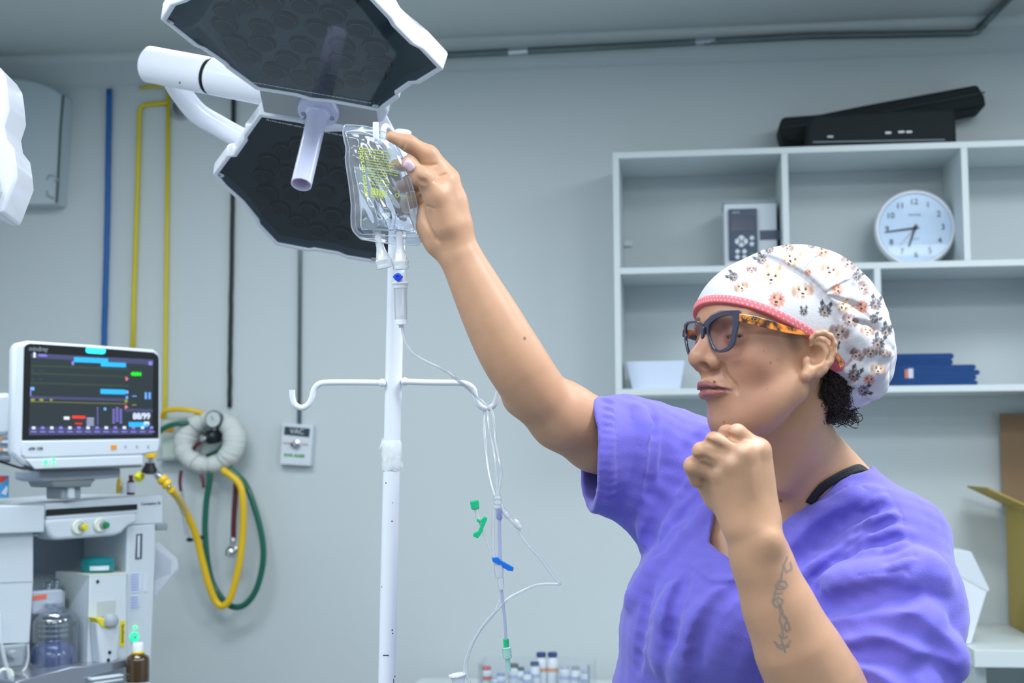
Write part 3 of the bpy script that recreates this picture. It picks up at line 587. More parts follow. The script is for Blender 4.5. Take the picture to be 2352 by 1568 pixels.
L_ = .155; mb = MB().lathe(oc, nc, [(.0178, 0), (.0170, .03), (.0172, L_), (.0150, L_), (.0146, .02), (0, .02)], 36); obj('handle_tube', mb, M_HAND, t, smooth=True)
e1 = (RT-nc*RT.dot(nc)).normalized(); e2 = nc.cross(e1)
for i, (u, v) in enumerate(((727, 247), (762, 272), (697, 261))):
    p = onP(u, v, oc+nc*.003, nc); s_ = obj('screw', MB().lathe(p, nc, [(.0042, -.001), (.0042, .0008), (.0025, .0008), (.0022, -.0002), (0, -.0002)], 16), M_STEEL, t, smooth=True)
p = onP(703, 270, oc+nc*.003, nc); mb = MB().lathe(p, nc, [(.004, 0), (.004, .004), (.0055, .005), (.0055, .010), (.002, .012)], 12); obj('thumb_screw', mb, M_CHROME, t, smooth=True)
# writing along the glass edges
def gtext(s, u0, v0, u1, v1, size, o, n, m, flip=False):
    a, b = onP(u0, v0, o, n), onP(u1, v1, o, n); x = (b-a).normalized(); z = n.cross(x)*-1; z = x.cross(n)*-1
    z = n.cross(x); vs, fs = text_mesh(s, size, a+n*.0006, x, z, align='LEFT', ext=.0002); return MB().add(vs, fs)
mw = mat('white_print', (225, 230, 232), .5)
o_, n_, _ = hL; obj('printed_notice', gtext('Se a base de proteção estiver solta, aperte o parafuso antes de usar', 612, 274, 694, 291, .0052, o_+n_*.001, n_, mw), mw, t)
o_, n_, _ = hU; obj('printed_notice', gtext('Se a base de proteção estiver quebrada não utilize. Para limpeza utilizar apenas pano macio com detergente neutro, não usar álcool', 852, 236, 600, 192, .0037, o_+n_*.001, n_, mw), mw, t)
for (o_, n_, _), pts in ((hU, zA([(228, 154), (1728, 766)])), (hL, zB([(105, 748), (1415, 1468)]))):
    for u, v in pts: obj('corner_screw', MB().lathe(onP(u, v, o_, n_), n_, [(.006, 0), (.006, .0025), (.003, .003), (.002, .002)], 14), M_CHROME, t, smooth=True)
# arms
ca, cb_ = P(338, 147, 2.62), P(660, 208, 2.50); ax = (cb_-ca).normalized()
def cyl(nm, a, b, r, m, par, cap=.006, n=32): return obj(nm, MB().lathe(a, b-a, [(r-cap, 0), (r, cap), (r, (b-a).length-cap*.3), (r-cap*.3, (b-a).length)], n), m, par, smooth=True)
cR = ca.lerp(cb_, .462); cyl('pivot_barrel', ca, cR-ax*.0015, .0335, M_LW, t); cyl('barrel_seal', cR-ax*.0015, cR+ax*.0015, .0325, M_BLACK, t, .0005); cyl('pivot_barrel', cR+ax*.0015, cb_, .0335, M_LW, t)
mb = MB()
for u, v in ((422, 172), (428, 173), (413, 190), (460, 197)):
    q = onP(u, v, ca.lerp(cb_, .3)-FW*.0338, FW); mb.box(q, (.0025, .001, .004))
obj('paint_chips', mb, M_BLACK, t, kind='stuff')
ps = spline([P(395, 178, 2.66), P(415, 212, 2.68), P(452, 258, 2.70), P(500, 288, 2.72), P(560, 320, 2.74), P(640, 352, 2.76)], 8); obj('curved_arm', MB().tube(ps, .0205, 20), M_LW, t, smooth=True)
ps = spline([P(640, 204, 2.52), P(690, 150, 2.50), P(740, 90, 2.44)], 6); obj('upper_link', MB().tube(ps, .024, 20), M_LW, t, smooth=True)
top = P(660, 205, 2.56); obj('ceiling_column', MB().tube([(top.x, top.y, top.z), (top.x+.02, top.y-.02, top.z+.12), (top.x+.03, top.y-.05, CEIL-.02)], .024, 20), M_LW, t, smooth=True)
obj('ceiling_rosette', MB().lathe((top.x+.03, top.y-.05, CEIL), (0, 0, -1), [(.12, 0), (.12, .02), (.05, .05), (.03, .06)], 32), M_LW, t, smooth=True)
mb = MB().prism([P(u, v, 2.43) for u, v in ((864, 246), (887, 262), (906, 298), (903, 304), (868, 304))], FW*.02); obj('side_bracket', mb, M_LW, t, bevel=.002)
# second surgical light, only its edge in view
t = thing('surgical_light', P(-40, 330, 1.9), 'white edge of another surgical light head cut off by the left side', 'surgical light')
E0 = [(-260, 130), (-30, 140), (0, 155), (12, 175), (16, 200), (21, 250), (9, 288), (14, 318), (31, 340), (36, 375), (39, 405), (22, 450), (8, 486), (-4, 492), (-60, 470), (-260, 380)]
mb = MB().prism([P(u, v, 1.9) for u, v in E0], FW*.07-UP*.012+RT*.0); obj('head_casing', mb, M_LW, t, bevel=.006)
mb = MB().prism([P(u, v, 1.895) for u, v in [(-240, 170), (-45, 200), (-28, 330), (-6, 400), (2, 440), (-10, 480), (-240, 360)]], FW*.006); obj('face_panel', mb, M_LDARK, t)
obj('support_arm', MB().tube([P(-200, 250, 1.99), P(-260, 100, 2.0), Vector((P(-300, 0, 2.0).x, P(-300, 0, 2.0).y, CEIL-.01))], .03, 20), M_LW, t, smooth=True)
# ================================================================ drip stand
t = thing('drip_stand', (P(888, 1568, 2.06).x, P(888, 1568, 2.06).y, 0), 'white painted metal drip stand with a two-armed hook bar and tape round its pole', 'drip stand')
M_POLE = mat('stand_white_enamel', (232, 238, 248), .25, coat=.3)
pt, pb_ = P(917, 306, 2.06), P(888, 1568, 2.06); dn = (pb_-pt).normalized(); kk = (pb_.z-.09)/-dn.z; pe = pb_+dn*kk
obj('pole', MB().lathe(pt, dn, [(.0105, 0), (.0125, .002), (.0125, (pe-pt).length)], 28), M_POLE, t, smooth=True)
obj('pole_cap', MB().lathe(P(924, 318, 2.045), (P(926, 300, 2.045)-P(924, 318, 2.045)), [(.0118, 0), (.0125, .008), (.0125, .0105), (.010, .0125), (0, .013)], 24), M_POLE, t, smooth=True)
rr = .0045
hk = lambda pts, d: spline([P(u, v, d) for u, v in pts], 6)
obj('hook_arm', MB().tube(hk([(886, 879), (830, 878), (760, 878), (735, 881), (722, 893), (717, 912), (708, 929), (693, 936), (678, 929), (672, 914), (671, 895)], 2.055), rr, 12), M_POLE, t, smooth=True)
obj('hook_arm', MB().tube(hk([(926, 876), (985, 878), (1050, 879), (1072, 882), (1087, 893), (1092, 912), (1101, 930), (1117, 938), (1133, 931), (1141, 916), (1145, 900)], 2.045), rr, 12), M_POLE, t, smooth=True)
obj('top_hook', MB().tube(spline([P(918, 312, 2.045), P(902, 304, 2.01), P(888, 290, 1.985), P(881, 296, 1.975), P(879, 316, 1.965), P(872, 328, 1.957), P(865, 322, 1.952), P(863, 305, 1.950), P(863, 281, 1.950)], 6), .0042, 12), M_POLE, t, smooth=True)
for u, v in ((878, 879), (930, 876)): obj('weld', MB().sphere(P(u, v, 2.052), .0062, 12), M_POLE, t, smooth=True)
M_TAPE = mat('white_tape', (226, 232, 236), .5, bump=.6, bscale=50); mb = MB(); random.seed(2); a = pt+dn*((P(0, 1012, 2.06)-P(0, 306, 2.06)).length)
prof = [(.0129, 0), (.0142, .003), (.0137, .012), (.0146, .020), (.0138, .026), (.0146, .034), (.0137, .040), (.0129, .043)]
mb.lathe(a, dn, prof, 24); tv = mb.v
for i, p in enumerate(tv): k = random.uniform(-.0007, .0007); tv[i] = (p[0]+k, p[1]+k, p[2]+random.uniform(-.002, .002))
q = a+dn*.006-RT*.012; mb.add([q, q-RT*.007-UP*.007, q-RT*.002+UP*.010, q+RT*.006+UP*.012], [(0, 1, 2, 3)]); q = a+dn*.036+RT*.012; mb.add([q, q+RT*.005-UP*.004, q+RT*.004+UP*.007], [(0, 1, 2)])
obj('tape_wrap', mb, M_TAPE, t, smooth=True)
mb = MB()
for u, v, w, h in ((902, 1443, 3, 3), (903, 1451, 4, 2), (888, 1500, 14, 2), (905, 1560, 2, 9), (907, 1551, 3, 4), (888, 1107, 3, 2), (902, 1194, 4, 2), (878, 1345, 2, 2), (903, 1152, 1, 3)):
    o = P(u, v, 2.06); c = pt+dn*((o-pt).dot(dn)); r_ = o-c; r_ = r_-FW*math.sqrt(max(1e-9, .0126**2-r_.length_squared)); mb.box(c+r_, (w*.00062, .0006, h*.00062))
obj('paint_chips', mb, M_BLACK, t, kind='stuff')
for k in range(5):
    a = math.radians(90+72*k); e = Vector((math.cos(a)*.30, math.sin(a)*.30, .05)); b0 = Vector((pe.x, pe.y, .085)); f_ = obj('foot', MB().tube([b0, Vector((pe.x, pe.y, 0))+Vector((e.x*.4, e.y*.4, .075)), Vector((pe.x, pe.y, 0))+e], .012, 10), M_POLE, t, smooth=True); ORG[f_.name] = ORG[t.name]
    w = Vector((pe.x, pe.y, 0))+Vector((e.x, e.y, .026)); obj('caster', MB().lathe(w-Vector((-math.sin(a), math.cos(a), 0))*.01, (-math.sin(a), math.cos(a), 0), [(.02, 0), (.025, .004), (.025, .016), (.02, .02)], 16), M_BLACK, f_, smooth=True)
# ================================================================ drip bag
M_BFILM = film('bag_film', (238, 243, 250), refl=.30, rough=.06, haze=.13); M_SEAM = film('bag_seam', (232, 238, 248), refl=.45, rough=.12, haze=.30); M_PORT = film('frosted_port', (244, 248, 252), refl=.35, rough=.2, haze=.55)
M_LIQ = bpy.data.materials.new('saline'); M_LIQ.use_nodes = True; _b = M_LIQ.node_tree.nodes['Principled BSDF'].inputs; _b['Base Color'].default_value = (.97, .99, 1, 1); _b['Roughness'].default_value = .0; _b['IOR'].default_value = 1.33; _b['Transmission Weight'].default_value = 1
t = thing('drip_bag', P(880, 560, 1.95), 'small clear plastic bag of saline with yellow print hanging from the top hook', 'drip bag')
b5 = lambda x, y, d=1.950: P(760+x/4.125, 260+y/4.125, d)
LE = [(130, 112), (112, 170), (128, 260), (146, 330), (138, 420), (142, 480), (168, 640), (186, 780), (196, 880), (192, 1000), (196, 1070), (214, 1120), (250, 1160), (288, 1192)]
RE = [(560, 196), (600, 250), (640, 330), (690, 430), (722, 520), (745, 600), (770, 680), (795, 770), (815, 860), (838, 960), (862, 1040), (884, 1120), (868, 1180), (832, 1245)]
def resamp(L_, n):
    P_ = [Vector((x, y, 0)) for x, y in L_]; s = [0]
    for a, b in zip(P_[:-1], P_[1:]): s.append(s[-1]+(b-a).length)
    out = []
    for i in range(n):
        q = s[-1]*i/(n-1); j = max(k for k in range(len(s)) if s[k] <= q+1e-9); j = min(j, len(P_)-2); f = (q-s[j])/(s[j+1]-s[j]); out.append(P_[j].lerp(P_[j+1], f))
    return out
NR, NC = 44, 34; LE_, RE_ = resamp(LE, NR), resamp(RE, NR)
def bagpt(i, j, side, inset=0):
    s, q = j/(NC-1), i/(NR-1); a, b = LE_[i], RE_[i]; x = a.x+(b.x-a.x)*s; y = a.y+(b.y-a.y)*s
    y -= 26*math.sin(math.pi*s)*(1-q)**6; y += 14*math.sin(math.pi*s)*q**8
    es = min(s, 1-s); eq = min(max(q-.07, 0), max(.90-q, 0)); e = min(max(es-.05, 0)/.30, 1)**.55*min(max(eq, 0)/.20, 1)**.6
    bul = (.004+.0175*min(1, q*1.3))*e; w = .0016*math.sin(14*s+9*q+3*math.sin(7*q))*e+.0012*math.sin(31*s-23*q)*e+.0016*math.sin(40*q+5*s)*(1-e)*min(1, es*12+.3)
    dep = 1.950+side*(bul*(1-inset)-inset*.0012+.0003)+w*(1 if side < 0 else .5)*(.4+.6*e)+.010*(s-.5); return b5(x, y, dep)
def sheet(side, inset=0):
    mb = MB(); mb.add([bagpt(i, j, side, inset) for i in range(NR) for j in range(NC)], [[i*NC+j, i*NC+j+1, (i+1)*NC+j+1, (i+1)*NC+j] for i in range(NR-1) for j in range(NC-1)]); return mb
obj('front_sheet', sheet(-1), M_BFILM, t, smooth=True, auto=False); obj('back_sheet', sheet(1), M_BFILM, t, smooth=True, auto=False)
mb = MB(); loop_ = [bagpt(0, j, -1) for j in range(NC)]+[bagpt(i, NC-1, -1) for i in range(1, NR)]+[bagpt(NR-1, j, -1) for j in range(NC-2, -1, -1)]+[bagpt(i, 0, -1) for i in range(NR-2, -1, -1)]; mb.tube(loop_, .0011, 6)
ins = [bagpt(3, j, -1) for j in range(2, NC-2)]+[bagpt(i, NC-3, -1) for i in range(4, NR-4)]+[bagpt(NR-4, j, -1) for j in range(NC-3, 1, -1)]+[bagpt(i, 2, -1) for i in range(NR-5, 2, -1)]; mb.tube([p-FW*.0004 for p in ins], .0006, 6); obj('welded_seam', mb, M_SEAM, t, smooth=True, auto=False)
# liquid filling the lower three quarters
i0, i1, j0, j1 = 15, NR-6, 4, NC-5; top_v = 470
def lq(i, j, side):
    p = bagpt(i, j, side, .12); return p
mb = MB(); nI, nJ = i1-i0+1, j1-j0+1; fr = [lq(i, j, -1) for i in range(i0, i1+1) for j in range(j0, j1+1)]; bk = [lq(i, j, 1) for i in range(i0, i1+1) for j in range(j0, j1+1)]; N0 = len(fr); fs = []
for i in range(nI-1):
    for j in range(nJ-1): q = [i*nJ+j, i*nJ+j+1, (i+1)*nJ+j+1, (i+1)*nJ+j]; fs += [q, [N0+k for k in reversed(q)]]
bd_ = [j for j in range(nJ)]+[i*nJ+nJ-1 for i in range(1, nI)]+[(nI-1)*nJ+j for j in range(nJ-2, -1, -1)]+[i*nJ for i in range(nI-2, 0, -1)]
for a, b in zip(bd_, bd_[1:]+bd_[:1]): fs.append([a, N0+a, N0+b, b])
mb.add(fr+bk, fs); obj('saline', mb, M_LIQ, t, smooth=True, auto=False)
# print on the front sheet: map text space (px of the close view) to the sheet surface
def onbag(x, y):
    # nearest row/column for a place given in the close-view pixels
    best = None
    q = 0
    for i in range(NR-1):
        s = (x-LE_[i].x)/(RE_[i].x-LE_[i].x); yy = LE_[i].y+(RE_[i].y-LE_[i].y)*s-26*math.sin(math.pi*min(max(s, 0), 1))*(1-i/(NR-1))**6
        if best is None or abs(yy-y) < best[0]: best = (abs(yy-y), i, s)
    _, i, s = best; j = min(max(s, 0), 1)*(NC-1); j0_ = min(int(j), NC-2); f = j-j0_; a, b = bagpt(i, j0_, -1), bagpt(i, j0_+1, -1); c = bagpt(min(i+1, NR-1), j0_, -1)
    p = a.lerp(b, f); g = b5(x, y); vd = (g-CAM).normalized(); dd_ = (p-CAM).dot(FW)-.0012; return CAM+vd*(dd_/vd.dot(FW))
def bagtext(s, x, y, size, ang, sx=1, bold=0, align='LEFT'):
    vs, fs = text_mesh(s, size, (0, 0, 0), (1, 0, 0), (0, 1, 0), align=align, ext=0, sx=sx, bold=bold); a = math.radians(ang); out = []
    for v in vs: out.append(onbag(x+v.x*math.cos(a)+v.y*math.sin(a), y+v.x*math.sin(a)-v.y*math.cos(a)))
    return out, fs
mp_ = mat('yellow_green_print', (205, 222, 96), .5); mbp = MB(); vs, fs = bagtext('cloreto de sódio', 335, 792, 70, -97, sx=1.02, bold=.8); mbp.add(vs, fs); obj('product_name', mbp, mp_, t)
LT = ['Solução injetável de cloreto de sódio 0,9%', 'Cada 100 mL contém: cloreto de sódio 0,9 g', 'água para injetáveis q.s.p. 100 mL', 'sódio 154 mEq/L cloreto 154 mEq/L', 'Osmolaridade 308 mOsm/L pH 6,0', 'Via intravenosa. Uso adulto e pediátrico', 'Solução límpida, estéril e apirogênica', 'Conservar em temperatura ambiente', 'Proteger da umidade. Não usar se houver', 'turvação ou partículas em suspensão', 'Agite antes de usar', 'Venda sob prescrição médica', 'Uso restrito a hospitais', 'Lote e validade: vide bolsa']
mbp = MB()
for k, s in enumerate(LT):
    wmax = 250 if k < 9 else 190; size = 24; vs, fs = bagtext(s[:30 if k < 9 else 20], 300+k*6, 330+k*26, size, 8+k*.3, sx=.95, bold=.3); mbp.add(vs, fs)
obj('fine_print', mbp, mp_, t)
mbp = MB(); x = 372
for k in range(22):
    w = (2, 4, 3, 6, 2, 5)[k % 6]; a_, b_ = 372+k*7.2, 372+k*7.2+w; mbp.add([onbag(a_, 700+k*1.6), onbag(b_, 700+k*1.6), onbag(b_+3, 770+k*1.6), onbag(a_+3, 770+k*1.6)], [(0, 1, 2, 3)])
vs, fs = bagtext('7898361700041', 372, 784, 20, 10); mbp.add(vs, fs); obj('barcode', mbp, mp_, t)
mbp = MB(); vs, fs = bagtext('HALEXISTAR', 648, 778, 30, 10, sx=.8, bold=.4); mbp.add(vs, fs)
for k in range(12):
    a0, a1 = 2*math.pi*k/12, 2*math.pi*(k+1)/12; mbp.add([onbag(628+20*math.cos(a0), 778+22*math.sin(a0)), onbag(628+20*math.cos(a1), 778+22*math.sin(a1)), onbag(628+12*math.cos(a1), 778+14*math.sin(a1)), onbag(628+12*math.cos(a0), 778+14*math.sin(a0))], [(0, 1, 2, 3)])
obj('maker_mark', mbp, mp_, t)
mk = mat('black_ink', (40, 44, 60), .5); mbp = MB()
for k, s in enumerate(('LOTE 201305', 'FAB 05/22 VAL 05/24')): vs, fs = bagtext(s, 560+k*40, 1090, 20, -83, sx=.9); mbp.add(vs, fs)
obj('lot_stamp', mbp, mk, t)
# hanging eyelet and ports
obj('side_slot', MB().tube([b5(262, 1082, 1.944), b5(310, 1128, 1.944)], .0016, 8), mat('slot_shade', (70, 82, 130), .4), t, smooth=True)
obj('hanging_eyelet', MB().tube([b5(438+26*math.cos(a*.5236), 262+22*math.sin(a*.5236), 1.9455) for a in range(13)], .0009, 6), M_SEAM, t, smooth=True)
z6 = lambda x, y, d=1.952: P(820+x/5.225, 500+y/5.225, d)
def port(a, b, ra, rb, name):
    ax = b-a; L = ax.length; h = obj(name, MB().lathe(a, ax, [(ra, -.006), (ra, L*.45), (ra*1.15, L*.55), (rb*.85, L*.86), (rb, L*.9), (rb, L*.96), (rb*.93, L), (rb*.93, L*1.06), (rb*.98, L*1.07), (rb*.98, L*1.16), (rb*.8, L*1.17), (rb*.75, L*1.02), (0, L*1.0)], 28), M_PORT, t, smooth=True); ORG[h.name] = ORG[t.name]; return h
port(z6(245, 190), z6(322, 545), .0056, .0118, 'bag_port'); port(z6(505, 200), z6(525, 560), .0056, .0112, 'bag_port')
for x, y in ((250, 205), (505, 215)): obj('port_weld', MB().tube([z6(x-60, y+5), z6(x+85, y+12)], .0035, 10), M_PORT, t, smooth=True)
# ================================================================ infusion set
t = thing('infusion_set', P(920, 700, 1.955), 'clear infusion tubing with a drip chamber, green and blue clamps looped over the hook', 'infusion set')
M_TUBE = film('clear_tubing', (246, 249, 253), refl=.30, rough=.12, haze=.34); M_CONN = film('clear_connector', (246, 249, 253), refl=.35, rough=.12, haze=.38)
M_GRN = mat('green_clamp_plastic', (24, 190, 128), .35); M_BLU = mat('blue_clamp_plastic', (28, 112, 216), .35); M_BLV = mat('blue_vent_plastic', (36, 74, 214), .35)
axd = (z6(530, 1260)-z6(520, 700)).normalized(); o = z6(518, 662)
k6 = 1.952/FPX/5.225
obj('spike_body', MB().lathe(o, axd, [(80*k6, 0), (80*k6, 105*k6), (104*k6, 112*k6), (104*k6, 128*k6), (92*k6, 140*k6), (88*k6, 180*k6), (80*k6, 182*k6)], 28), M_WHITE, t, smooth=True)
obj('drip_chamber', MB().lathe(o, axd, [(84*k6, 185*k6), (80*k6, 200*k6), (72*k6, 560*k6), (70*k6, 562*k6), (68*k6, 190*k6)], 28), film('chamber_plastic', (250, 251, 253), refl=.35, rough=.05, haze=.16), t, smooth=True)
obj('chamber_base', MB().lathe(o, axd, [(70*k6, 560*k6), (76*k6, 565*k6), (76*k6, 618*k6), (30*k6, 624*k6), (26*k6, 660*k6)], 28), M_WHITE, t, smooth=True)
obj('chamber_filter', MB().lathe(o, axd, [(24*k6, 508*k6), (24*k6, 556*k6), (60*k6, 558*k6)], 16), M_WHITE, t, smooth=True)
vn = Field  # (name kept for the sculpting helper)
q = z6(490, 710, 1.940); mb = MB().lathe(q, -FW, [(48*k6, -20*k6), (48*k6, 14*k6), (30*k6, 20*k6), (22*k6, 20*k6), (22*k6, 8*k6), (0, 8*k6)], 24); mb.prism([q-RT*(62*k6)+FW*.001, q-RT*(28*k6)+UP*(32*k6)+FW*.001, q-RT*(28*k6)-UP*(32*k6)+FW*.001], FW*-.003); mb.prism([q+RT*(38*k6)+UP*(14*k6), q+RT*(60*k6)+UP*(14*k6), q+RT*(60*k6)-UP*(14*k6), q+RT*(38*k6)-UP*(14*k6)], FW*-.002); obj('vent_cap', mb, M_BLV, t, smooth=True)
TR = .00205
def tb(nm, pts, r=TR, m=None, d=1.955): return obj(nm, MB().tube(spline([P(p[0], p[1], p[2] if len(p) > 2 else d) for p in pts], 7), r, 10), m or M_TUBE, t, smooth=True, auto=False)
tb('tubing', [(923, 745), (926, 765), (936, 795), (955, 815), (985, 832), (1015, 846), (1050, 872, 1.97), (1075, 892, 2.0), (1096, 912, 2.03), (1112, 926, 2.034), (1122, 932, 2.03), (1130, 945, 2.02), (1135, 975, 2.0), (1139, 1020, 1.98), (1147, 1058), (1151, 1085), (1148, 1112), (1144, 1135)])
tb('tubing', [(1104, 918, 2.058), (1111, 936, 2.055), (1111, 960, 2.04), (1115, 1020, 2.0), (1124, 1090, 1.97), (1137, 1140)])
tb('tubing', [(1108, 922, 2.05), (1118, 940, 2.045), (1125, 990, 2.0), (1136, 1045, 1.96), (1141, 1100), (1142, 1138)], .0018)
tb('tubing', [(1137, 1160), (1133, 1200), (1132, 1240), (1136, 1290), (1140, 1300)])
tb('tubing', [(1148, 1165), (1147, 1210), (1148, 1260), (1149, 1300)], .0024, film('violet_tubing', (222, 226, 248), refl=.3, rough=.12, haze=.34))
tb('tubing', [(1151, 1158), (1160, 1178), (1176, 1196), (1190, 1212)], .0026)
tb('tubing', [(1190, 1214), (1200, 1234), (1218, 1257), (1240, 1280), (1262, 1310), (1278, 1332), (1286, 1340), (1270, 1340), (1235, 1342), (1200, 1356), (1165, 1376), (1140, 1402), (1112, 1432), (1088, 1472), (1074, 1510), (1071, 1540), (1080, 1575), (1090, 1620)])
tb('tubing', [(1150, 1353), (1147, 1380), (1132, 1412), (1108, 1440), (1082, 1480), (1068, 1520), (1066, 1548), (1062, 1580), (1058, 1640)], .0018)
tb('tubing', [(1152, 1353), (1156, 1390), (1160, 1430), (1162, 1470)], .0020, MATS['violet_tubing'])
tb('tubing', [(1093, 1176), (1098, 1190), (1110, 1222), (1122, 1252), (1135, 1290)], .0014)
def seg(nm, a, b, prof, m, d=1.955, n=16): A, B = P(*a, d), P(*b, d); L = (B-A).length; return obj(nm, MB().lathe(A, B-A, [(r*d/FPX, h*L) for r, h in prof], n), m, t, smooth=True)
seg('y_connector', (1143, 1132), (1143, 1166), [(6, 0), (7, .2), (10, .25), (10, .4), (7, .45), (10, .5), (10, .7), (8, .75), (8, 1)], M_CONN)
seg('check_valve', (1147, 1168), (1147, 1193), [(5, 0), (7, .05), (7, .9), (5, 1)], film('blue_tint_connector', (210, 216, 248), refl=.4, rough=.1, haze=.3))
seg('injection_port', (1182, 1192), (1196, 1214), [(4, 0), (7, .2), (8, .6), (6, 1)], M_CONN); seg('port_stub', (1190, 1211), (1199, 1209), [(4, 0), (4, 1)], M_WHITE)
seg('tube_joint', (1160, 1176), (1168, 1188), [(6, 0), (6.5, .1), (6.5, .9), (6, 1)], M_CONN)
seg('y_connector', (1145, 1296), (1147, 1326), [(11, 0), (11, .5), (9, .9), (8, 1)], M_CONN); seg('tube_joint', (1149, 1326), (1152, 1354), [(7, 0), (7.5, .1), (6.5, .9), (6, 1)], M_CONN)
seg('luer_cap', (1089, 1149), (1092, 1169), [(9, 0), (11, .08), (10.5, .9), (7, 1)], M_GRN, n=6); seg('luer_stem', (1093, 1168), (1099, 1192), [(6, 0), (5, .5), (6, 1)], M_CONN)
def clamp(nm, px, m, d=1.95, th=.007):
    mb = MB().prism([P(u, v, d) for u, v in px], FW*th); return obj(nm, mb, m, t, bevel=.0006)
cg = [(1096, 1190), (1103, 1195), (1112, 1186), (1120, 1190), (1104, 1228), (1097, 1236), (1086, 1231), (1088, 1224), (1098, 1220), (1107, 1198), (1101, 1201), (1094, 1197)]; clamp('slide_clamp', cg, M_GRN)
cbp = [(1130, 1281), (1143, 1280), (1152, 1288), (1180, 1304), (1178, 1312), (1166, 1310), (1146, 1297), (1131, 1289)]; clamp('slide_clamp', cbp, M_BLU)
seg('luer_collar', (1162, 1467), (1163, 1486), [(6.5, 0), (6.5, 1)], M_GRN); seg('luer_lock', (1163, 1485), (1166, 1512), [(8, 0), (11, .1), (10, .2), (11, .3), (10, .42), (11, .54), (10, .66), (11, .78), (10, .95), (7, 1)], film('green_tint_plastic', (206, 244, 236), refl=.35, rough=.15, haze=.5))
seg('tip_sheath', (1165, 1510), (1169, 1541), [(6, 0), (6, .6), (5.5, .98), (3, 1)], MATS['green_tint_plastic'])
seg('spike_cover', (1058, 1600), (1050, 1548), [(9, 0), (13, .6), (17, .93), (20, .94), (20, 1)], M_WHITE, n=24)
# ================================================================ monitor, anaesthesia machine, hoses
Z1 = lambda x, y: (x/3.647, 750+y/3.647)
Z2 = lambda x, y: (x/3.4234, 1110+y/3.4234)
z1 = lambda L_: [Z1(*p) for p in L_]; z2 = lambda L_: [Z2(*p) for p in L_]
M_MW = mat('monitor_casing', (206, 216, 226), .4); M_MG = mat('monitor_grey', (158, 168, 182), .45)
t = thing('patient_monitor', P(210, 1075, 3.6), 'white framed patient monitor with a lit screen on top of the anaesthesia machine', 'monitor')
F = Fr(P(52, 1010, 3.45), P(365, 1006, 3.72))
mb = MB(); F.poly(mb, z1([(112, 185), (135, 140), (240, 118), (700, 148), (1290, 190), (1336, 225), (1352, 290), (1354, 990), (1330, 1050), (1205, 1072), (1205, 1160), (300, 1200), (190, 1150), (95, 1060)]), 0, -.026); obj('casing', mb, M_MW, t, bevel=.008)
mb = MB(); F.poly(mb, z1([(330, 230), (1200, 290), (1240, 900), (1150, 1090), (400, 1110), (300, 1000)]), -.024, -.075); obj('back_housing', mb, M_MW, t, bevel=.01)
mb = MB(); F.poly(mb, z1([(188, 950), (205, 175), (222, 152), (250, 140), (700, 168), (1290, 215), (1322, 240), (1332, 270), (1330, 932)]), .0025, -.002); obj('bezel', mb, mat('gloss_black_glass', (6, 10, 12), .08), t, bevel=.001)
mb = MB(); F.poly(mb, z1([(180, 1075), (185, 958), (1330, 940), (1340, 960), (1325, 1045), (1200, 1066), (300, 1098), (210, 1098)]), .004, -.002); obj('chin_strip', mb, M_MW, t, bevel=.003)
mb = MB(); F.poly(mb, z1([(215, 1110), (1200, 1078), (1200, 1158), (290, 1196)]), .006, -.002); obj('base_strip', mb, M_MW, t, bevel=.003)
mb = MB(); F.poly(mb, z1([(215, 1172), (290, 1203), (1205, 1166), (1180, 1176), (320, 1212), (230, 1190)]), .008, -.026); obj('base_edge', mb, M_BLACK, t)
COLS = {'bg': ((34, 42, 46), .22), 'bar': ((58, 60, 92), .35), 'blue': ((30, 150, 215), .55), 'cyan': ((40, 215, 245), .8), 'green': ((10, 220, 20), .5), 'red': ((215, 45, 25), .5), 'white': ((200, 205, 225), .4), 'yellow': ((130, 130, 50), .35), 'violet': ((110, 100, 175), .7), 'dgreen': ((42, 62, 44), .4), 'lblue': ((90, 140, 205), .7), 'pink': ((190, 100, 110), .7)}
CK = list(COLS); SM = [mat('screen_'+k, c, .3, emit=e) for k, (c, e) in COLS.items()]
mb = MB()
def sp(pts, c, h=.0032): mb.cur = CK.index(c); mb.add([F.pt(*Z1(x, y), h) for x, y in pts], [list(range(len(pts)))])
def sr(x0, y0, x1, y1, c, h=.0034):
    sl = lambda x, y: y+(x-x0)*(.045-.00005*(y-200)); sp([(x0, sl(x0, y1)), (x1, sl(x1, y1)), (x1, sl(x1, y0)), (x0, sl(x0, y0))], c, h)
sp([(240, 908), (1275, 902), (1285, 275), (258, 222)], 'bg')
sp([(258, 260), (1285, 320), (1285, 275), (258, 222)], 'bar', .0034); sp([(240, 908), (1275, 902), (1275, 850), (242, 838)], 'bar', .0034); sr(1040, 685, 1280, 712, 'bar')
sr(620, 255, 905, 296, 'blue', .0036); sr(845, 296, 1055, 332, 'blue', .0038); sr(842, 522, 1050, 562, 'blue', .0036); sr(1078, 798, 1240, 838, 'blue', .0036)
for y in (320, 385, 465): sr(258, y, 1080, y+10, 'dgreen')
for y in (335, 405, 475): sr(260, y, 1075, y+1.6, 'dgreen', .0035)
sr(255, 580, 1060, 604, 'bar', .0034); sr(255, 625, 1060, 629, 'yellow')
for x in (262, 330): sr(x, 360, x+20, 372, 'dgreen', .0036); sr(x, 435, x+20, 446, 'green' if 0 else 'dgreen', .0036)
for x, w in ((258, 34), (330, 34), (418, 20)): sr(x, 602, x+w, 622, 'yellow', .0036)
sr(604, 745, 714, 768, 'pink' if 0 else 'red', .0034); sr(720, 755, 792, 838, 'bar', .0034)
for i in range(4): sr(728, 765+i*18, 786, 770+i*18, 'white', .0036)
for i in range(8): sr(812, 675+i*19, 824, 682+i*19, 'violet', .0036)
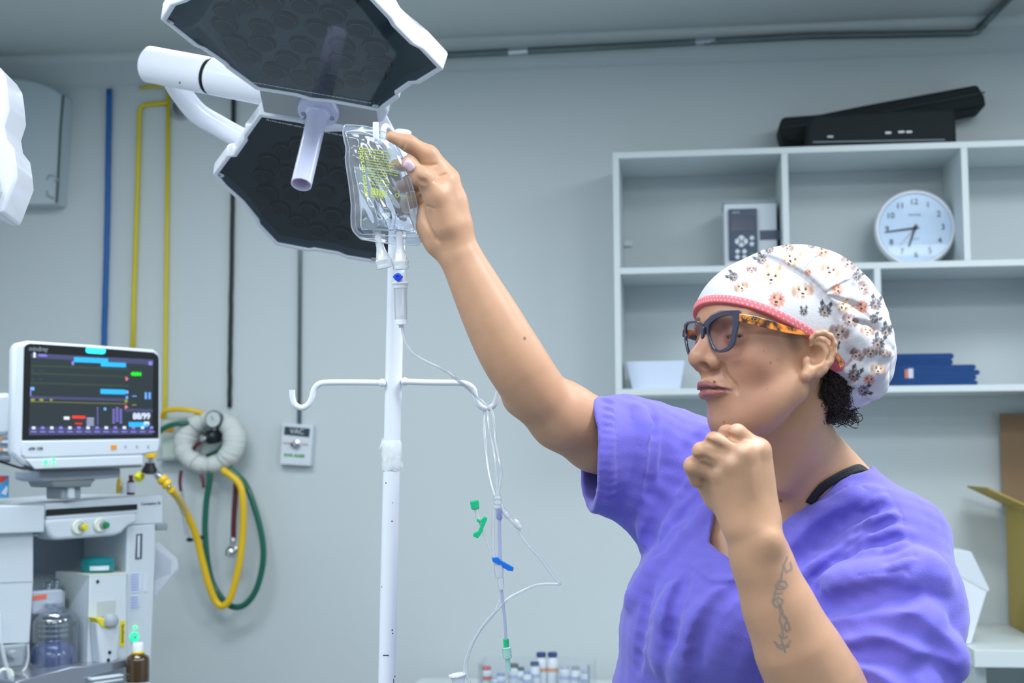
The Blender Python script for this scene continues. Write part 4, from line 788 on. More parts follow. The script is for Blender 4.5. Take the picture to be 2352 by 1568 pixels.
for c_ in range(3):
    for i in range(7): sr(942+c_*30, 690+i*18+(0 if c_ != 1 else -14), 962+c_*30, 700+i*18+(0 if c_ != 1 else -14), 'violet', .0036)
sr(870, 678, 890, 700, 'lblue', .0036); sr(535, 752, 582, 778, 'white', .0036); sr(255, 505, 288, 532, 'lblue', .0036); sr(252, 535, 262, 580, 'violet', .0036); sr(1052, 535, 1075, 560, 'lblue', .0036); sr(1055, 580, 1072, 604, 'lblue', .0036); sr(1045, 610, 1068, 636, 'yellow', .0036)
sp([(1050, 418), (1078, 436), (1055, 455)], 'pink', .0036); sp([(1048, 655), (1074, 672), (1046, 690)], 'pink', .0036); sr(280, 215, 298, 258, 'white', .0036); sr(600, 288, 620, 320, 'violet', .0036); sr(1245, 290, 1275, 322, 'violet', .0036)
for k in range(2): sr(1213+k*32, 550, 1230+k*32, 606, 'lblue', .0034)
for i in range(14):
    x = 268+i*76; sr(x, 836-i*.2, x+28, 858-i*.2, 'violet' if i % 2 else 'white', .0036); sr(x-10, 874, x+38, 884, 'violet', .0036)
o_ = obj('display', mb, SM, t)
tx = [('40/84', 1140, 398, 34, 'green'), ('---', 1126, 578, 34, 'lblue'), ('---', 1124, 652, 34, 'yellow'), ('---', 658, 806, 56, 'red'), ('88/99', 1186, 752, 58, 'white'), ('(99)', 1228, 808, 26, 'white'), ('Adulto', 358, 240, 22, 'violet')]
for s_, x, y, sz_, c in tx:
    mt = MB(); F.text(mt, s_, *Z1(x, y), sz_*1.25/3.647, .0040, bold=.5); obj('screen_reading', mt, SM[CK.index(c)], t)
mt = MB(); F.text(mt, 'mindray', *Z1(322, 188), 52/3.647, .0034, bold=.3); obj('maker_lettering', mt, mat('grey_print', (120, 128, 134), .5), t)
mt = MB(); F.text(mt, 'ePM 15M', *Z1(300, 1021), 34/3.647, .0052, bold=.2); obj('model_lettering', mt, mat('dark_grey_print', (96, 104, 114), .5), t)
mb = MB(); F.poly(mb, z1([(722, 180), (740, 172), (870, 182), (886, 196), (880, 222), (862, 230), (740, 222), (722, 210)]), .005, .002); obj('alarm_lamp', mb, SM[CK.index('cyan')], t)
mb = MB(); F.poly(mb, z1([(930, 992), (978, 990), (978, 1026), (930, 1028)]), .0055, .004); obj('orange_key', mb, mat('orange_key', (236, 150, 40), .4), t)
for x in (1052, 1148, 1242): mb = MB(); F.ngon(mb, *Z1(x, 1005), 3, .0052, .004, 12); obj('soft_key', mb, M_MG, t)
LEDG = mat('green_led', (60, 250, 120), .3, emit=1.8)
for x, y, r in ((384, 1133, 5.5), (452, 1112, 3), (452, 1146, 3)): mb = MB(); F.ngon(mb, *Z1(x, y), r, .0075, .005, 14); obj('indicator_led', mb, LEDG, t)
# mount
mb = MB(); F.poly(mb, z1([(330, 1212), (1010, 1186), (1010, 1262), (560, 1300), (400, 1300), (330, 1280)]), -.03, -.16); obj('mount_plate', mb, M_MG, t, bevel=.004)
mb = MB(); F.poly(mb, z1([(420, 1296), (810, 1280), (770, 1312), (770, 1340), (680, 1345), (520, 1348), (450, 1348)]), -.02, -.14); obj('swivel_block', mb, mat('mount_grey', (128, 138, 142), .4, metal=.3), t, bevel=.004)
mb = MB(); F.poly(mb, z1([(515, 1345), (680, 1340), (680, 1440), (515, 1445)]), -.04, -.12); obj('post', mb, M_GREYP, t, bevel=.004)
mb = MB(); F.poly(mb, z1([(575, 1300), (625, 1298), (635, 1440), (575, 1440)]), -.03, -.06); obj('clamp_post', mb, M_PLAST, t, bevel=.004)
# module rack on its left
t = thing('module_rack', P(20, 1040, 3.5), 'white rounded equipment box at the left edge beside the monitor', 'equipment')
F2 = Fr(P(-60, 1000, 3.60), P(40, 1000, 3.66))
mb = MB(); F2.poly(mb, z1([(-420, 560), (-40, 556), (20, 556), (100, 550), (104, 900), (40, 915), (-420, 920)]), 0, -.12); obj('body', mb, M_MW, t, bevel=.012)
mb = MB(); F2.poly(mb, z1([(-420, 925), (90, 925), (92, 1140), (-420, 1090)]), -.01, -.12); obj('lower_block', mb, M_MG, t, bevel=.004)
for y0, y1, c in ((955, 980, M_PLAST), (1020, 1050, M_PLAST), (1085, 1120, M_GREYP)):
    mb = MB(); F2.poly(mb, z1([(-60, y0), (84, y0+2), (84, y1), (-60, y1-4)]), -.004, -.012); obj('module_slot', mb, c, t, bevel=.002)
mb = MB().tube([F2.pt(*Z1(-300, 1040), .006), F2.pt(*Z1(-60, 1105), .004), F2.pt(*Z1(0, 1130), .004), F2.pt(*Z1(215, 1196), -.01)], .003, 8); obj('edge_rail', mb, M_BLACK, t)
for x in (8, 14):
    mb = MB(); F2.ngon(mb, *Z1(x, 940 if x == 8 else 1028), 3, .001, -.006, 10); obj('orange_dot', mb, MATS['orange_key'], t)
# ---------------------------------------------------------------- anaesthesia machine
t = thing('anaesthesia_machine', (P(180, 1500, 3.7).x, P(180, 1500, 3.7).y, 0), 'white anaesthesia workstation with yellow and green pressure gauges, cut off by the lower left corner', 'medical machine')
A = Fr(P(0, 1165, 3.45), P(370, 1147, 3.80)); M_AW = mat('machine_white', (200, 211, 220), .42, bump=.02); M_AS = mat('machine_grey', (150, 162, 172), .5); Ab = A  # second machine colour is a plain grey for inner back, seam and valve parts
def ap(nm, L_, c1, c0, m=M_AW, bev=.004, **k): mb = MB(); A.poly(mb, z2(L_), c1, c0); return obj(nm, mb, m, t, bevel=bev, **k)
ap('top_left_block', [(-600, 185), (0, 172), (355, 172), (352, 385), (0, 398), (-600, 410)], .02, -.40)
ap('front_fascia', [(355, 160), (1090, 100), (1270, 95), (1280, 112), (1280, 305), (1270, 315), (1090, 322), (360, 385)], 0, -.40)
ap('drawer_slot', [(365, 205), (1080, 162), (1080, 205), (362, 256)], .0015, -.004, mat('drawer_gap', (12, 22, 24), .4), 0)
ap('drawer_lip', [(362, 262), (1082, 212), (1082, 232), (362, 284)], .010, .0, M_AW, .003)
ap('gauge_panel', [(360, 285), (1080, 232), (1082, 305), (1005, 340), (960, 390), (900, 412), (450, 445), (415, 436), (385, 400), (362, 330)], .022, -.05, M_AW, .008)
for x, y, c in ((612, 342, 'yellow'), (782, 325, 'green')):
    o = A.pt(*Z2(x, y), .0225); k = 1/3.4234*3.6/FPX; R_ = 57*k
    g = obj('pressure_gauge', MB().lathe(o, A.n, [(R_, 0), (R_, .006), (R_*.86, .009), (R_*.82, .006), (0, .006)], 32), mat('gauge_rim', (232, 238, 224), .3), t, smooth=True, label=c+' knobbed gauge'); ORG[g.name] = ORG[t.name]
    mb = MB().lathe(o+A.x*.006, A.n, [(R_*.55, .006), (R_*.5, .011), (R_*.48, .015)], 24); obj('collar', mb, M_GREYP, g, smooth=True)
    mb = MB().lathe(o+A.x*.008-A.z*.001, A.n, [(R_*.46, .012), (R_*.46, .021), (R_*.38, .024), (0, .024)], 24); obj('knob', mb, mat(c+'_knob', (214, 204, 20) if c == 'yellow' else (20, 130, 84), .35), g, smooth=True)
ap('left_column', [(-300, 398), (262, 388), (262, 770), (235, 1245), (225, 1255), (-300, 1270)], .0, -.12, M_AW, .006)
ap('column_seam', [(0, 778), (250, 768), (250, 772), (0, 782)], .001, -.001, M_AS, 0)
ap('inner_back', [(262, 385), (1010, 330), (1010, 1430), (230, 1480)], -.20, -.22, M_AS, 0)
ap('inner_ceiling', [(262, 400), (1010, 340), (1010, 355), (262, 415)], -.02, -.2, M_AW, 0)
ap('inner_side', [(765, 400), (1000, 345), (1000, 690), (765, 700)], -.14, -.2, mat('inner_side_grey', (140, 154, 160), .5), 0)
ap('right_column', [(1000, 330), (1225, 315), (1222, 660), (1185, 1600), (1010, 1700), (985, 1430)], 0, -.30, M_AW, .005)
ap('flow_tube_recess', [(1072, 398), (1122, 392), (1118, 592), (1062, 600)], .001, -.003, mat('flow_recess', (86, 92, 104), .3), .001)
ap('flow_tube', [(1088, 410), (1104, 408), (1100, 582), (1084, 586)], .006, .001, M_PLAST, .002)
ap('side_bracket', [(1228, 325), (1320, 308), (1322, 365), (1228, 370)], -.06, -.10, M_GREYP, .003)
for L_, w in (([(1030, 705), (1115, 700), (1112, 850), (1028, 862)], 7), ([(1028, 885), (1100, 880), (1092, 985), (1028, 995)], 5)):
    ap('label_plate', L_, .0012, -.001, mat('label_paper', (206, 216, 232), .6), 0)
    mb = MB(); x0, y0 = L_[0]; y1 = L_[2][1]
    for k in range(w): A.poly(mb, z2([(x0+4, y0+8+k*20), (x0+random.uniform(40, 72), y0+5+k*20), (x0+66, y0+10+k*20), (x0+4, y0+16+k*20)]), .0018, .0012)
    obj('label_lines', mb, mat('blue_print', (110, 140, 205), .6), t, kind='stuff')
ap('label_plate', [(1128, 705), (1160, 703), (1154, 850), (1124, 852)], .0012, -.001, mat('label_paper', (206, 216, 232), .6), 0)
mb = MB(); A.ngon(mb, *Z2(1062, 1208), 11, .006, 0, 24); obj('power_button', mb, mat('green_button_lit', (30, 232, 160), .3, emit=.7), t, bevel=.001)
mb = MB(); A.ngon(mb, *Z2(1062, 1208), 4, .0075, .004, 16); obj('button_centre', mb, M_AS, t)
mb = MB(); A.ngon(mb, *Z2(1066, 1132), 4, .003, 0, 12); obj('power_led', mb, LEDG, t)
mt = MB(); A.text(mt, 'Carestation 30', *Z2(1186, 158), 30/3.42, .001, bold=.1); obj('lettering', mt, MATS['dark_grey_print'], t)
# vaporiser block
ap('vaporiser_front', [(700, 722), (1000, 705), (1002, 1380), (960, 1400), (840, 1425), (690, 1430), (682, 1400)], .05, -.04, M_AW, .005)
mb = MB(); q = [A.pt(*Z2(*p), .05) for p in ((700, 722), (682, 1425))]; B_ = [A.pt(*Z2(*p), -.10) for p in ((438, 690), (430, 1010))]
mb.add([q[0], q[1], B_[1]-A.z*.08, B_[0]], [(0, 1, 2, 3)]); mb.prism([q[0], q[1], B_[1]-A.z*.08, B_[0]], -A.n*.004+A.x*.004); obj('vaporiser_side', mb, mat('vaporiser_side_grey', (176, 188, 190), .45), t)
mb = MB().prism([A.pt(*Z2(438, 690), -.10), A.pt(*Z2(700, 722), .05), A.pt(*Z2(1000, 706), .05), A.pt(*Z2(1000, 672), -.10)], A.z*-.004); obj('vaporiser_top', mb, mat('vaporiser_top_cream', (196, 202, 194), .45), t, bevel=.001)
ap('filler_housing', [(762, 1090), (940, 1120), (935, 1390), (840, 1425), (790, 1420)], .085, .05, M_AW, .006)
ap('recess', [(762, 925), (912, 912), (905, 1070), (765, 1085)], .0515, .049, mat('recess_grey', (182, 192, 194), .5), .001)
ap('filler_yellow', [(752, 1055), (900, 1068), (942, 1105), (845, 1138), (800, 1128)], .088, .052, mat('vapor_yellow', (222, 208, 30), .4), .002)
o = A.pt(*Z2(862, 1075), .082); mb = MB().lathe(o-A.z*.012, (0, 0, 1), [(.021, 0), (.0225, .010), (.019, .022), (.010, .029), (0, .030)], 24); obj('filler_cap', mb, M_GREYP, t, smooth=True)
ap('yellow_strip', [(948, 1080), (985, 1075), (980, 1278), (942, 1282)], .052, .049, MATS['vapor_yellow'], 0)
mt = MB(); o = A.pt(*Z2(966, 1180), .0526); vs, fs = text_mesh('Sevoflurano', .010, o, -A.z, A.x); mt.add(vs, fs); obj('strip_lettering', mt, mat('black_ink', (30, 34, 40), .5), t)
for x, y in ((770, 772), (865, 1328), (855, 1388)): mb = MB(); A.ngon(mb, *Z2(x, y), 4, .0875 if y > 1200 else .0515, .04, 14); obj('key_hole', mb, M_BLACK, t)
# left gas block with the bellows
ap('gas_block', [(255, 850), (490, 832), (508, 860), (505, 1040), (250, 1030)], -.02, -.14, mat('gas_block_grey', (176, 186, 200), .4), .004)
ap('block_edge', [(494, 845), (512, 850), (508, 1060), (496, 1040)], -.018, -.10, M_GREYP, .001)
ap('orange_label', [(255, 885), (368, 868), (368, 905), (255, 918)], -.0185, -.022, mat('orange_label', (226, 112, 90), .5), 0)
for x, y in ((378, 815), (440, 792)): o = A.pt(*Z2(x, y), -.05); obj('gas_fitting', MB().lathe(o-A.z*.01, (0, 0, 1), [(.008, 0), (.008, .012), (.011, .014), (.011, .020), (.005, .022)], 16), M_CHROME, t, smooth=True)
k = 3.55/FPX/3.4234; o = A.pt(*Z2(415, 1470), .0)
mb = MB().lathe(o, (0, 0, 1), [(175*k, 0), (182*k, 20*k), (180*k, 120*k), (150*k, 190*k), (95*k, 230*k)], 36); obj('bellows', mb, film('blue_bellows', (96, 120, 190), refl=.3, rough=.15, haze=.45), t, smooth=True)
mb = MB().lathe(o, (0, 0, 1), [(190*k, 0), (190*k, 380*k), (165*k, 440*k), (120*k, 470*k), (70*k, 490*k), (68*k, 520*k)], 36); obj('clear_dome', mb, film('clear_dome_plastic', (222, 230, 238), refl=.45, rough=.04, haze=.05), t, smooth=True)
mb = MB().lathe(o+Vector((0, 0, 1))*150*k, (0, 0, 1), [(95*k, 0), (85*k, 90*k), (60*k, 120*k), (30*k, 130*k), (28*k, 300*k)], 28); obj('bellows_disc', mb, film('blue_disc', (120, 138, 196), refl=.3, rough=.15, haze=.4), t, smooth=True)
mb = MB()
for kk_ in range(5): mb.lathe(o+Vector((0, 0, 1))*(260+kk_*40)*k, (0, 0, 1), [(110*k, 0), (118*k, 12*k), (110*k, 24*k)], 28)
obj('ring_fitting', mb, film('pale_rings', (200, 215, 228), refl=.4, rough=.1, haze=.3), t, smooth=True)
ap('work_surface', [(120, 1560), (560, 1440), (700, 1432), (1010, 1380), (1010, 1440), (720, 1520), (560, 1700), (120, 1700)], .10, -.2, mat('tray_steel', (150, 156, 170), .12, metal=.6), .003)
ap('front_rail', [(720, 1532), (975, 1498), (978, 1518), (722, 1556)], .12, .10, M_AW, .003); ap('front_rail', [(735, 1562), (975, 1530), (975, 1548), (740, 1590)], .12, .10, M_AW, .003)
# valve and small gauge at the lower left
ap('valve_block', [(20, 1275), (215, 1258), (190, 1440), (30, 1455)], .01, -.08, M_AS, .006)
for x, y, r, c in ((85, 1340, 32, M_GREYP), (30, 1510, 62, MATS['gauge_rim'])):
    o = A.pt(*Z2(x, y), .012); R_ = r*k; mb = MB().lathe(o, A.n, [(R_, 0), (R_, .014), (R_*.8, .02), (0, .02)], 28); obj('valve_dial', mb, c, t, smooth=True)
o = A.pt(*Z2(30, 1512), .032); obj('dial_face', MB().lathe(o, A.n, [(.014, 0), (.012, .003), (0, .003)], 20), M_AS, t, smooth=True)
mb = MB().tube(spline([A.pt(*Z2(0, 1010), .03), A.pt(*Z2(4, 1200), .035), A.pt(*Z2(30, 1360), .04), A.pt(*Z2(70, 1500), .045), A.pt(*Z2(95, 1640), .045)]), .0048, 10); obj('sample_line', mb, M_TUBE, t, smooth=True)
mb = MB().tube(spline([A.pt(*Z2(218, 1262), .02), A.pt(*Z2(222, 1360), .02), A.pt(*Z2(205, 1440), .02), A.pt(*Z2(175, 1480), .02)]), .0035, 10); obj('sample_line', mb, M_TUBE, t, smooth=True)
_c = A.pt(*Z2(600, 1600), -.15); obj('cabinet_base', MB().box((_c.x-.05, _c.y+.05, .42), (.62, .42, .62), A.M()), M_AW, t, bevel=.01)
for sx_ in (-1, 1):
    for sy_ in (-1, 1):
        q = Vector((_c.x-.05, _c.y+.05, .0))+A.x*(.25*sx_)+A.n*(.16*sy_); obj('caster', MB().lathe(q-A.x*.015+Vector((0, 0, .05)), A.x, [(.04, 0), (.05, .005), (.05, .025), (.04, .03)], 18), M_BLACK, t, smooth=True)
        obj('caster_stem', MB().tube([q+Vector((0, 0, .05)), q+Vector((0, 0, .13))], .018, 10), M_GREYP, t)
# things lying on and in it
o = A.pt(*Z2(765, 690), -.03); R_ = .0435*3.6/3.6
t = thing('teal_container', o, 'round teal container with a white label lying on the vaporiser', 'container')
obj('body', MB().lathe(o, (0, 0, 1), [(R_*.93, 0), (R_, .006), (R_, .020)], 36), mat('teal_plastic', (18, 138, 140), .35), t, smooth=True)
obj('lid', MB().lathe(o+Vector((0, 0, .0195)), (0, 0, 1), [(R_*1.02, 0), (R_*1.02, .008), (R_*.9, .014), (R_*.5, .018), (0, .019)], 36), mat('teal_lid', (16, 124, 130), .3), t, smooth=True)
mb = MB(); vs = []
for i in range(9):
    a = math.atan2(A.n.y, A.n.x)-math.radians(58)+math.radians(66)*i/8; e = Vector((math.cos(a), math.sin(a), 0)); vs += [o+e*(R_*1.008)+Vector((0, 0, .005)), o+e*(R_*1.008)+Vector((0, 0, .016))]
mb.add(vs, [[2*i, 2*i+2, 2*i+3, 2*i+1] for i in range(8)]); obj('label_strip', mb, M_PLAST, t)
def bottle(x, y, w, h, label, body, capm, lab, c=-.05, cap_h=.18, neck=.5, fr=A, zz_=Z1, sc=3.647, shape=0):
    o = fr.pt(*zz_(x, y), c); k = (o-CAM).dot(FW)/FPX/sc; r = w/2*k; H_ = h*k; t = thing('bottle', o, label, 'bottle')
    b = obj('glass_body', MB().lathe(o, (0, 0, 1), [(r*.92, 0), (r, H_*.02), (r, H_*.60), (r*.9, H_*.68), (r*neck, H_*.76), (r*neck, H_*(1-cap_h))], 28), body, t, smooth=True)
    obj('cap', MB().lathe(o+Vector((0, 0, H_*(1-cap_h))), (0, 0, 1), [(r*neck*1.12, 0), (r*neck*1.12, H_*cap_h*.9), (r*neck, H_*cap_h)], 24), capm, t, smooth=True)
    if lab: obj('label', MB().lathe(o+Vector((0, 0, H_*lab[0])), (0, 0, 1), [(r*1.02, 0), (r*1.02, H_*(lab[1]-lab[0]))], 28), lab[2], t, smooth=True)
    return t, o, r, H_
M_AMB = mat('amber_glass', (70, 34, 14), .08, coat=.6); M_PAP = mat('label_white', (206, 212, 222), .6)
bottle(1095, 1408, 66, 165, 'small amber vial with a white label on top of the machine', mat('dark_amber_glass', (80, 30, 24), .1), mat('brown_cap', (96, 50, 44), .4), (.12, .62, M_PAP))
bottle(1036, 1400, 44, 100, 'tiny white vial left of the amber vial on the machine top', M_PAP, M_PLAST, None)
tt, o, r, H_ = bottle(1080, 1590, 186, 335, 'amber bottle with a yellow collar and white cap at the bottom of the machine', mat('brown_bottle_glass', (62, 42, 12), .08, coat=.7), M_WHITE, (.0, .10, M_PAP), c=.13, cap_h=.26, neck=.42, zz_=Z2, sc=3.4234)
obj('yellow_collar', MB().lathe(o+Vector((0, 0, H_*.735)), (0, 0, 1), [(r*.50, 0), (r*.54, H_*.02), (r*.54, H_*.05), (r*.46, H_*.07)], 24), mat('collar_yellow', (222, 192, 20), .35), tt, smooth=True)
o = A.pt(*Z1(992, 1395), -.06); k = 3.7/FPX/3.647; t = thing('yellow_tag', o, 'yellow plastic tag tube standing left of the vials', 'tag')
obj('tag_body', MB().lathe(o, (.03, 0, 1), [(16*k, 0), (20*k, 10*k), (18*k, 110*k), (10*k, 120*k), (6*k, 200*k), (3*k, 215*k)], 14), mat('tag_yellow', (214, 178, 14), .4), t, smooth=True)
t = thing('product_box', A.pt(*Z1(0, 1430), -.02), 'blue and red cardboard box on the machine top at the left edge', 'box')
mb = MB(); A.poly(mb, z1([(-260, 1432), (75, 1430), (76, 1245), (-260, 1245)]), -.03, -.09); obj('carton', mb, mat('carton_blue', (70, 150, 205), .5), t, bevel=.001)
mb = MB(); A.poly(mb, z1([(-260, 1250), (70, 1252), (30, 1300), (-260, 1330)]), -.0292, -.031); obj('red_band', mb, mat('carton_red', (200, 60, 50), .5), t)
mb = MB(); A.poly(mb, z1([(10, 1395), (60, 1330), (66, 1360), (50, 1410)]), -.0292, -.031); obj('pale_panel', mb, M_PAP, t)
# papers hanging at the machine side
t = thing('paper_pad', A.pt(*Z2(1300, 700), -.12), 'hanging pad of ruled paper sheets behind the machine side', 'papers')
for k_, (dx, c_) in enumerate(((0, -.13), (14, -.135), (26, -.14))):
    mb = MB(); A.poly(mb, z2([(1215, 470), (1250, 465), (1395+dx*.3, 590+dx*2), (1400+dx*.2, 660+dx), (1215, 890+dx)]), c_, c_-.002); obj('sheet', mb, M_PAP, t)
mb = MB()
for i in range(9): A.poly(mb, z2([(1232+i*14, 520+i*10), (1235+i*14, 518+i*10), (1218+i*15, 760-i*6), (1215+i*15, 762-i*6)]), -.1292, -.1302)
obj('ruled_lines', mb, mat('pale_blue_lines', (150, 165, 190), .6), t, kind='stuff')
# ---------------------------------------------------------------- wall gas panel, hoses, gauze ring
t = thing('gas_outlet_box', wp(410, 1060, 0), 'pale green gas outlet panel on the wall behind the hoses', 'gas outlet')
mb = MB(); WF.poly(mb, [(372, 962), (450, 958), (452, 1050), (372, 1052)], .045, 0); obj('housing', mb, mat('pale_green_panel', (186, 200, 190), .5), t, bevel=.003)
mb = MB(); WF.poly(mb, [(376, 980), (398, 980), (398, 992), (376, 992)], .047, .044); obj('orange_marking', mb, mat('amber_label', (206, 150, 40), .5), t)
mb = MB(); WF.poly(mb, [(360, 1052), (455, 1048), (455, 1054), (360, 1058)], .06, 0); obj('rail', mb, M_GREYP, t, bevel=.001)
Hw = lambda x, y, off=.10, z=Z2: onY(*z(x, y), WALL-off)
M_HY = mat('yellow_hose', (232, 190, 8), .35, coat=.3); M_HG = mat('green_hose', (8, 96, 78), .35, coat=.3); M_HR = mat('maroon_hose', (92, 34, 38), .35, coat=.2); M_HB = mat('black_hose', (22, 26, 28), .4)
def hose(nm, pts, r, m, label, grp=None, cat='hose'): 
    return obj(nm, MB().tube(spline(pts, 10), r, 14), m, smooth=True, auto=False, label=label, cat=cat)
hose('gas_hose', [Hw(1750, -110, .12), Hw(1880, 0, .13), Hw(1912, 160, .13), Hw(1908, 400, .12), Hw(1880, 640, .12), Hw(1825, 860, .12), Hw(1785, 940, .12), Hw(1738, 962, .12), Hw(1690, 915, .12), Hw(1640, 790, .13), Hw(1590, 600, .14), Hw(1545, 420, .16), Hw(1480, 260, .2), Hw(1410, 130, .25), Hw(1330, 40, .3)], .0118, M_HY, 'long yellow gas hose hanging in a loop under the gauze ring')
hose('gas_hose', [Hw(1800, -120, .09), Hw(1925, 0, .09), Hw(2005, 200, .09), Hw(2062, 430, .09), Hw(2068, 620, .09), Hw(2020, 820, .09), Hw(1940, 940, .09), Hw(1852, 972, .088), Hw(1775, 935, .088), Hw(1700, 840, .088), Hw(1652, 720, .09), Hw(1625, 560, .1), Hw(1612, 350, .1), Hw(1622, 150, .1), Hw(1645, 0, .1), Hw(1650, -80, .1)], .0105, M_HG, 'long green gas hose hanging in a loop under the gauze ring')
t = thing('suction_hose', Hw(1830, 440, .07), 'dark maroon hose ending in a chrome coupling below the gauze ring', 'hose')
obj('hose', MB().tube(spline([Hw(1860, -60, .07), Hw(1850, 100, .07), Hw(1838, 300, .07), Hw(1836, 440, .07)], 8), .0095, 14), M_HR, t, smooth=True, auto=False)
a = Hw(1836, 430, .07); mb = MB().lathe(a, (-.1, -.2, -1), [(.012, 0), (.013, .01), (.010, .014), (.010, .028), (.018, .034), (.022, .05), (.018, .062), (.008, .066)], 24); obj('coupling', mb, M_CHROME, t, smooth=True)
a = Hw(1855, 520, .08); obj('coupling_valve', MB().lathe(a, (.5, -.8, .1), [(.008, 0), (.010, .01), (.010, .022), (.006, .024)], 18), M_CHROME, t, smooth=True)
hose('bent_hose', [onY(370, 958, WALL-.05), onY(378, 944, WALL-.07), onY(400, 940, WALL-.08), onY(430, 941, WALL-.09), onY(462, 948, WALL-.08), onY(480, 962, WALL-.06)], .0085, M_HY, 'short yellow hose curving from the wall pipe to the gauze ring')
hose('bent_hose', [onY(366, 992, WALL-.09), onY(378, 982, WALL-.1), onY(400, 974, WALL-.1), onY(430, 972, WALL-.09), onY(455, 975, WALL-.06)], .009, M_HG, 'short dark green hose left of the gauze ring')
# stethoscope hanging from the ring
t = thing('stethoscope', Hw(1520, 440, .2), 'maroon and chrome stethoscope hanging under the gauze ring', 'stethoscope')
for nm, L_ in (('tube', [(1520, 1205), (1510, 1260), (1508, 1320), (1516, 1378)]), ('tube', [(1685, 1240), (1700, 1290), (1706, 1350)])): obj(nm, MB().tube(spline([Hw(x, y, .12, Z1) for x, y in L_], 6), .0058, 12), M_HR, t, smooth=True)
obj('binaural', MB().tube(spline([Hw(x, y, .12) for x, y in ((1425, 60), (1432, 160), (1445, 320), (1470, 420), (1492, 440))], 6), .0025, 10), M_CHROME, t, smooth=True)
obj('binaural', MB().tube(spline([Hw(x, y, .12) for x, y in ((1436, 60), (1455, 200), (1468, 330), (1500, 440), (1560, 450), (1590, 430))], 6), .0022, 10), M_CHROME, t, smooth=True)
for x, y in ((1492, 442), (1572, 424)): obj('ear_tip', MB().sphere(Hw(x, y, .125), .008, 14, sc=(1.6, .8, .9)), M_BLACK, t, smooth=True)
# gauze ring
t = thing('gauze_ring', onY(483, 1100, WALL-.07), 'thick white gauze-wrapped ring hanging on the wall over the hoses', 'gauze ring')
c0 = onY(482, 1015, WALL-.075); kx = (WALL-.075)/math.cos(_y)/FPX; nr = Vector((-.15, -1, .1)).normalized(); ex_ = Vector((1, 0, 0)); ex_ = (ex_-nr*ex_.dot(nr)).normalized(); ez_r = nr.cross(ex_)*-1 if nr.cross(ex_).z < 0 else nr.cross(ex_)
mb = MB(); NA, NB = 120, 22; random.seed(4); vs = []; ph = [random.uniform(0, 6) for _ in range(6)]
for i in range(NA):
    a = 2*math.pi*i/NA; e = ex_*math.cos(a)*1.0+ez_r*math.sin(a)*.90; R0 = 62*kx*(1+.03*math.sin(2*a+1)); rr_ = 25*kx*(1+.10*math.sin(a*2+ph[0])+.04*math.sin(a*9+ph[1])-.09*max(0, math.sin(a*13+ph[2]))**8-.07*max(0, math.sin(a*7+ph[3]))**14)
    for j in range(NB):
        b = 2*math.pi*j/NB; r2 = rr_*(1+.02*math.sin(a*31+b*3)); vs.append(c0+e*(R0+r2*math.cos(b))+nr*(r2*math.sin(b)))
mb.add(vs, [[i*NB+j, ((i+1) % NA)*NB+j, ((i+1) % NA)*NB+(j+1) % NB, i*NB+(j+1) % NB] for i in range(NA) for j in range(NB)])
obj('gauze', mb, mat('gauze_cotton', (208, 214, 212), .95, bump=.6, bscale=160), t, smooth=True, auto=False)
for a in (.25, 2.3, 4.2, 5.4):
    e = ex_*math.cos(a)+ez_r*math.sin(a)*.9; pts = [c0+e*(62*kx+26.5*kx*math.cos(b))+nr*(26.5*kx*math.sin(b))+ex_*.0006*math.sin(b*3) for b in [2*math.pi*i/20 for i in range(21)]]; obj('binding_thread', MB().tube(pts, .0009, 6), mat('thread_grey', (150, 158, 160), .8), t, smooth=True)
# regulator with gauge inside the ring
t = thing('gas_regulator', onY(488, 1030, WALL-.06), 'chrome gas regulator with a round gauge seen inside the gauze ring', 'regulator')
g0 = onY(492, 963, WALL-.115)
g = obj('gauge_case', MB().lathe(g0, (-.1, -1, .05), [(.0285, -.02), (.0305, 0), (.0305, .008), (.026, .010)], 32), mat('gauge_dark', (60, 70, 76), .3, metal=.5), t, smooth=True)
obj('gauge_face', MB().lathe(g0+Vector((-.1, -1, .05)).normalized()*.0104, (-.1, -1, .05), [(.0262, 0), (0, .001)], 28), mat('gauge_face', (196, 206, 208), .4), g)
obj('gauge_needle', MB().box(g0+Vector((-.002, -.013, .004)), (.0016, .001, .02), Matrix.Rotation(-.5, 3, 'Y')), M_BLACK, g)
obj('gauge_stem', MB().tube([g0+Vector((0, .008, -.028)), onY(490, 1000, WALL-.10)], .006, 12), M_CHROME, t, smooth=True)
a, b = onY(468, 1006, WALL-.15), onY(505, 1000, WALL-.06); obj('regulator_body', MB().lathe(a, b-a, [(.010, 0), (.014, .004), (.014, .02), (.024, .03), (.026, .06), (.020, .085), (.016, (b-a).length)], 28), mat('dark_regulator', (40, 52, 54), .25, metal=.6), t, smooth=True)
obj('regulator_knob', MB().lathe(a, a-b, [(.011, 0), (.012, .006), (.008, .012), (0, .013)], 20), M_CHROME, t, smooth=True)
obj('ring_collar', MB().lathe(onY(497, 1002, WALL-.085), (.3, 1, 0), [(.02, 0), (.022, .004), (.022, .012), (.02, .016)], 24), M_CHROME, t, smooth=True)
obj('maroon_tube', MB().tube(spline([onY(445, 1030, WALL-.09), onY(455, 1018, WALL-.10), onY(470, 1010, WALL-.09)]), .0075, 12), M_HR, t, smooth=True); obj('maroon_tube', MB().tube(spline([onY(498, 985, WALL-.08), onY(512, 988, WALL-.085), onY(524, 1000, WALL-.07)]), .008, 12), M_HR, t, smooth=True)
obj('green_tube', MB().tube(spline([onY(505, 1000, WALL-.07), onY(518, 1012, WALL-.07), onY(500, 1034, WALL-.07), onY(475, 1046, WALL-.06)]), .006, 12), M_HG, t, smooth=True)
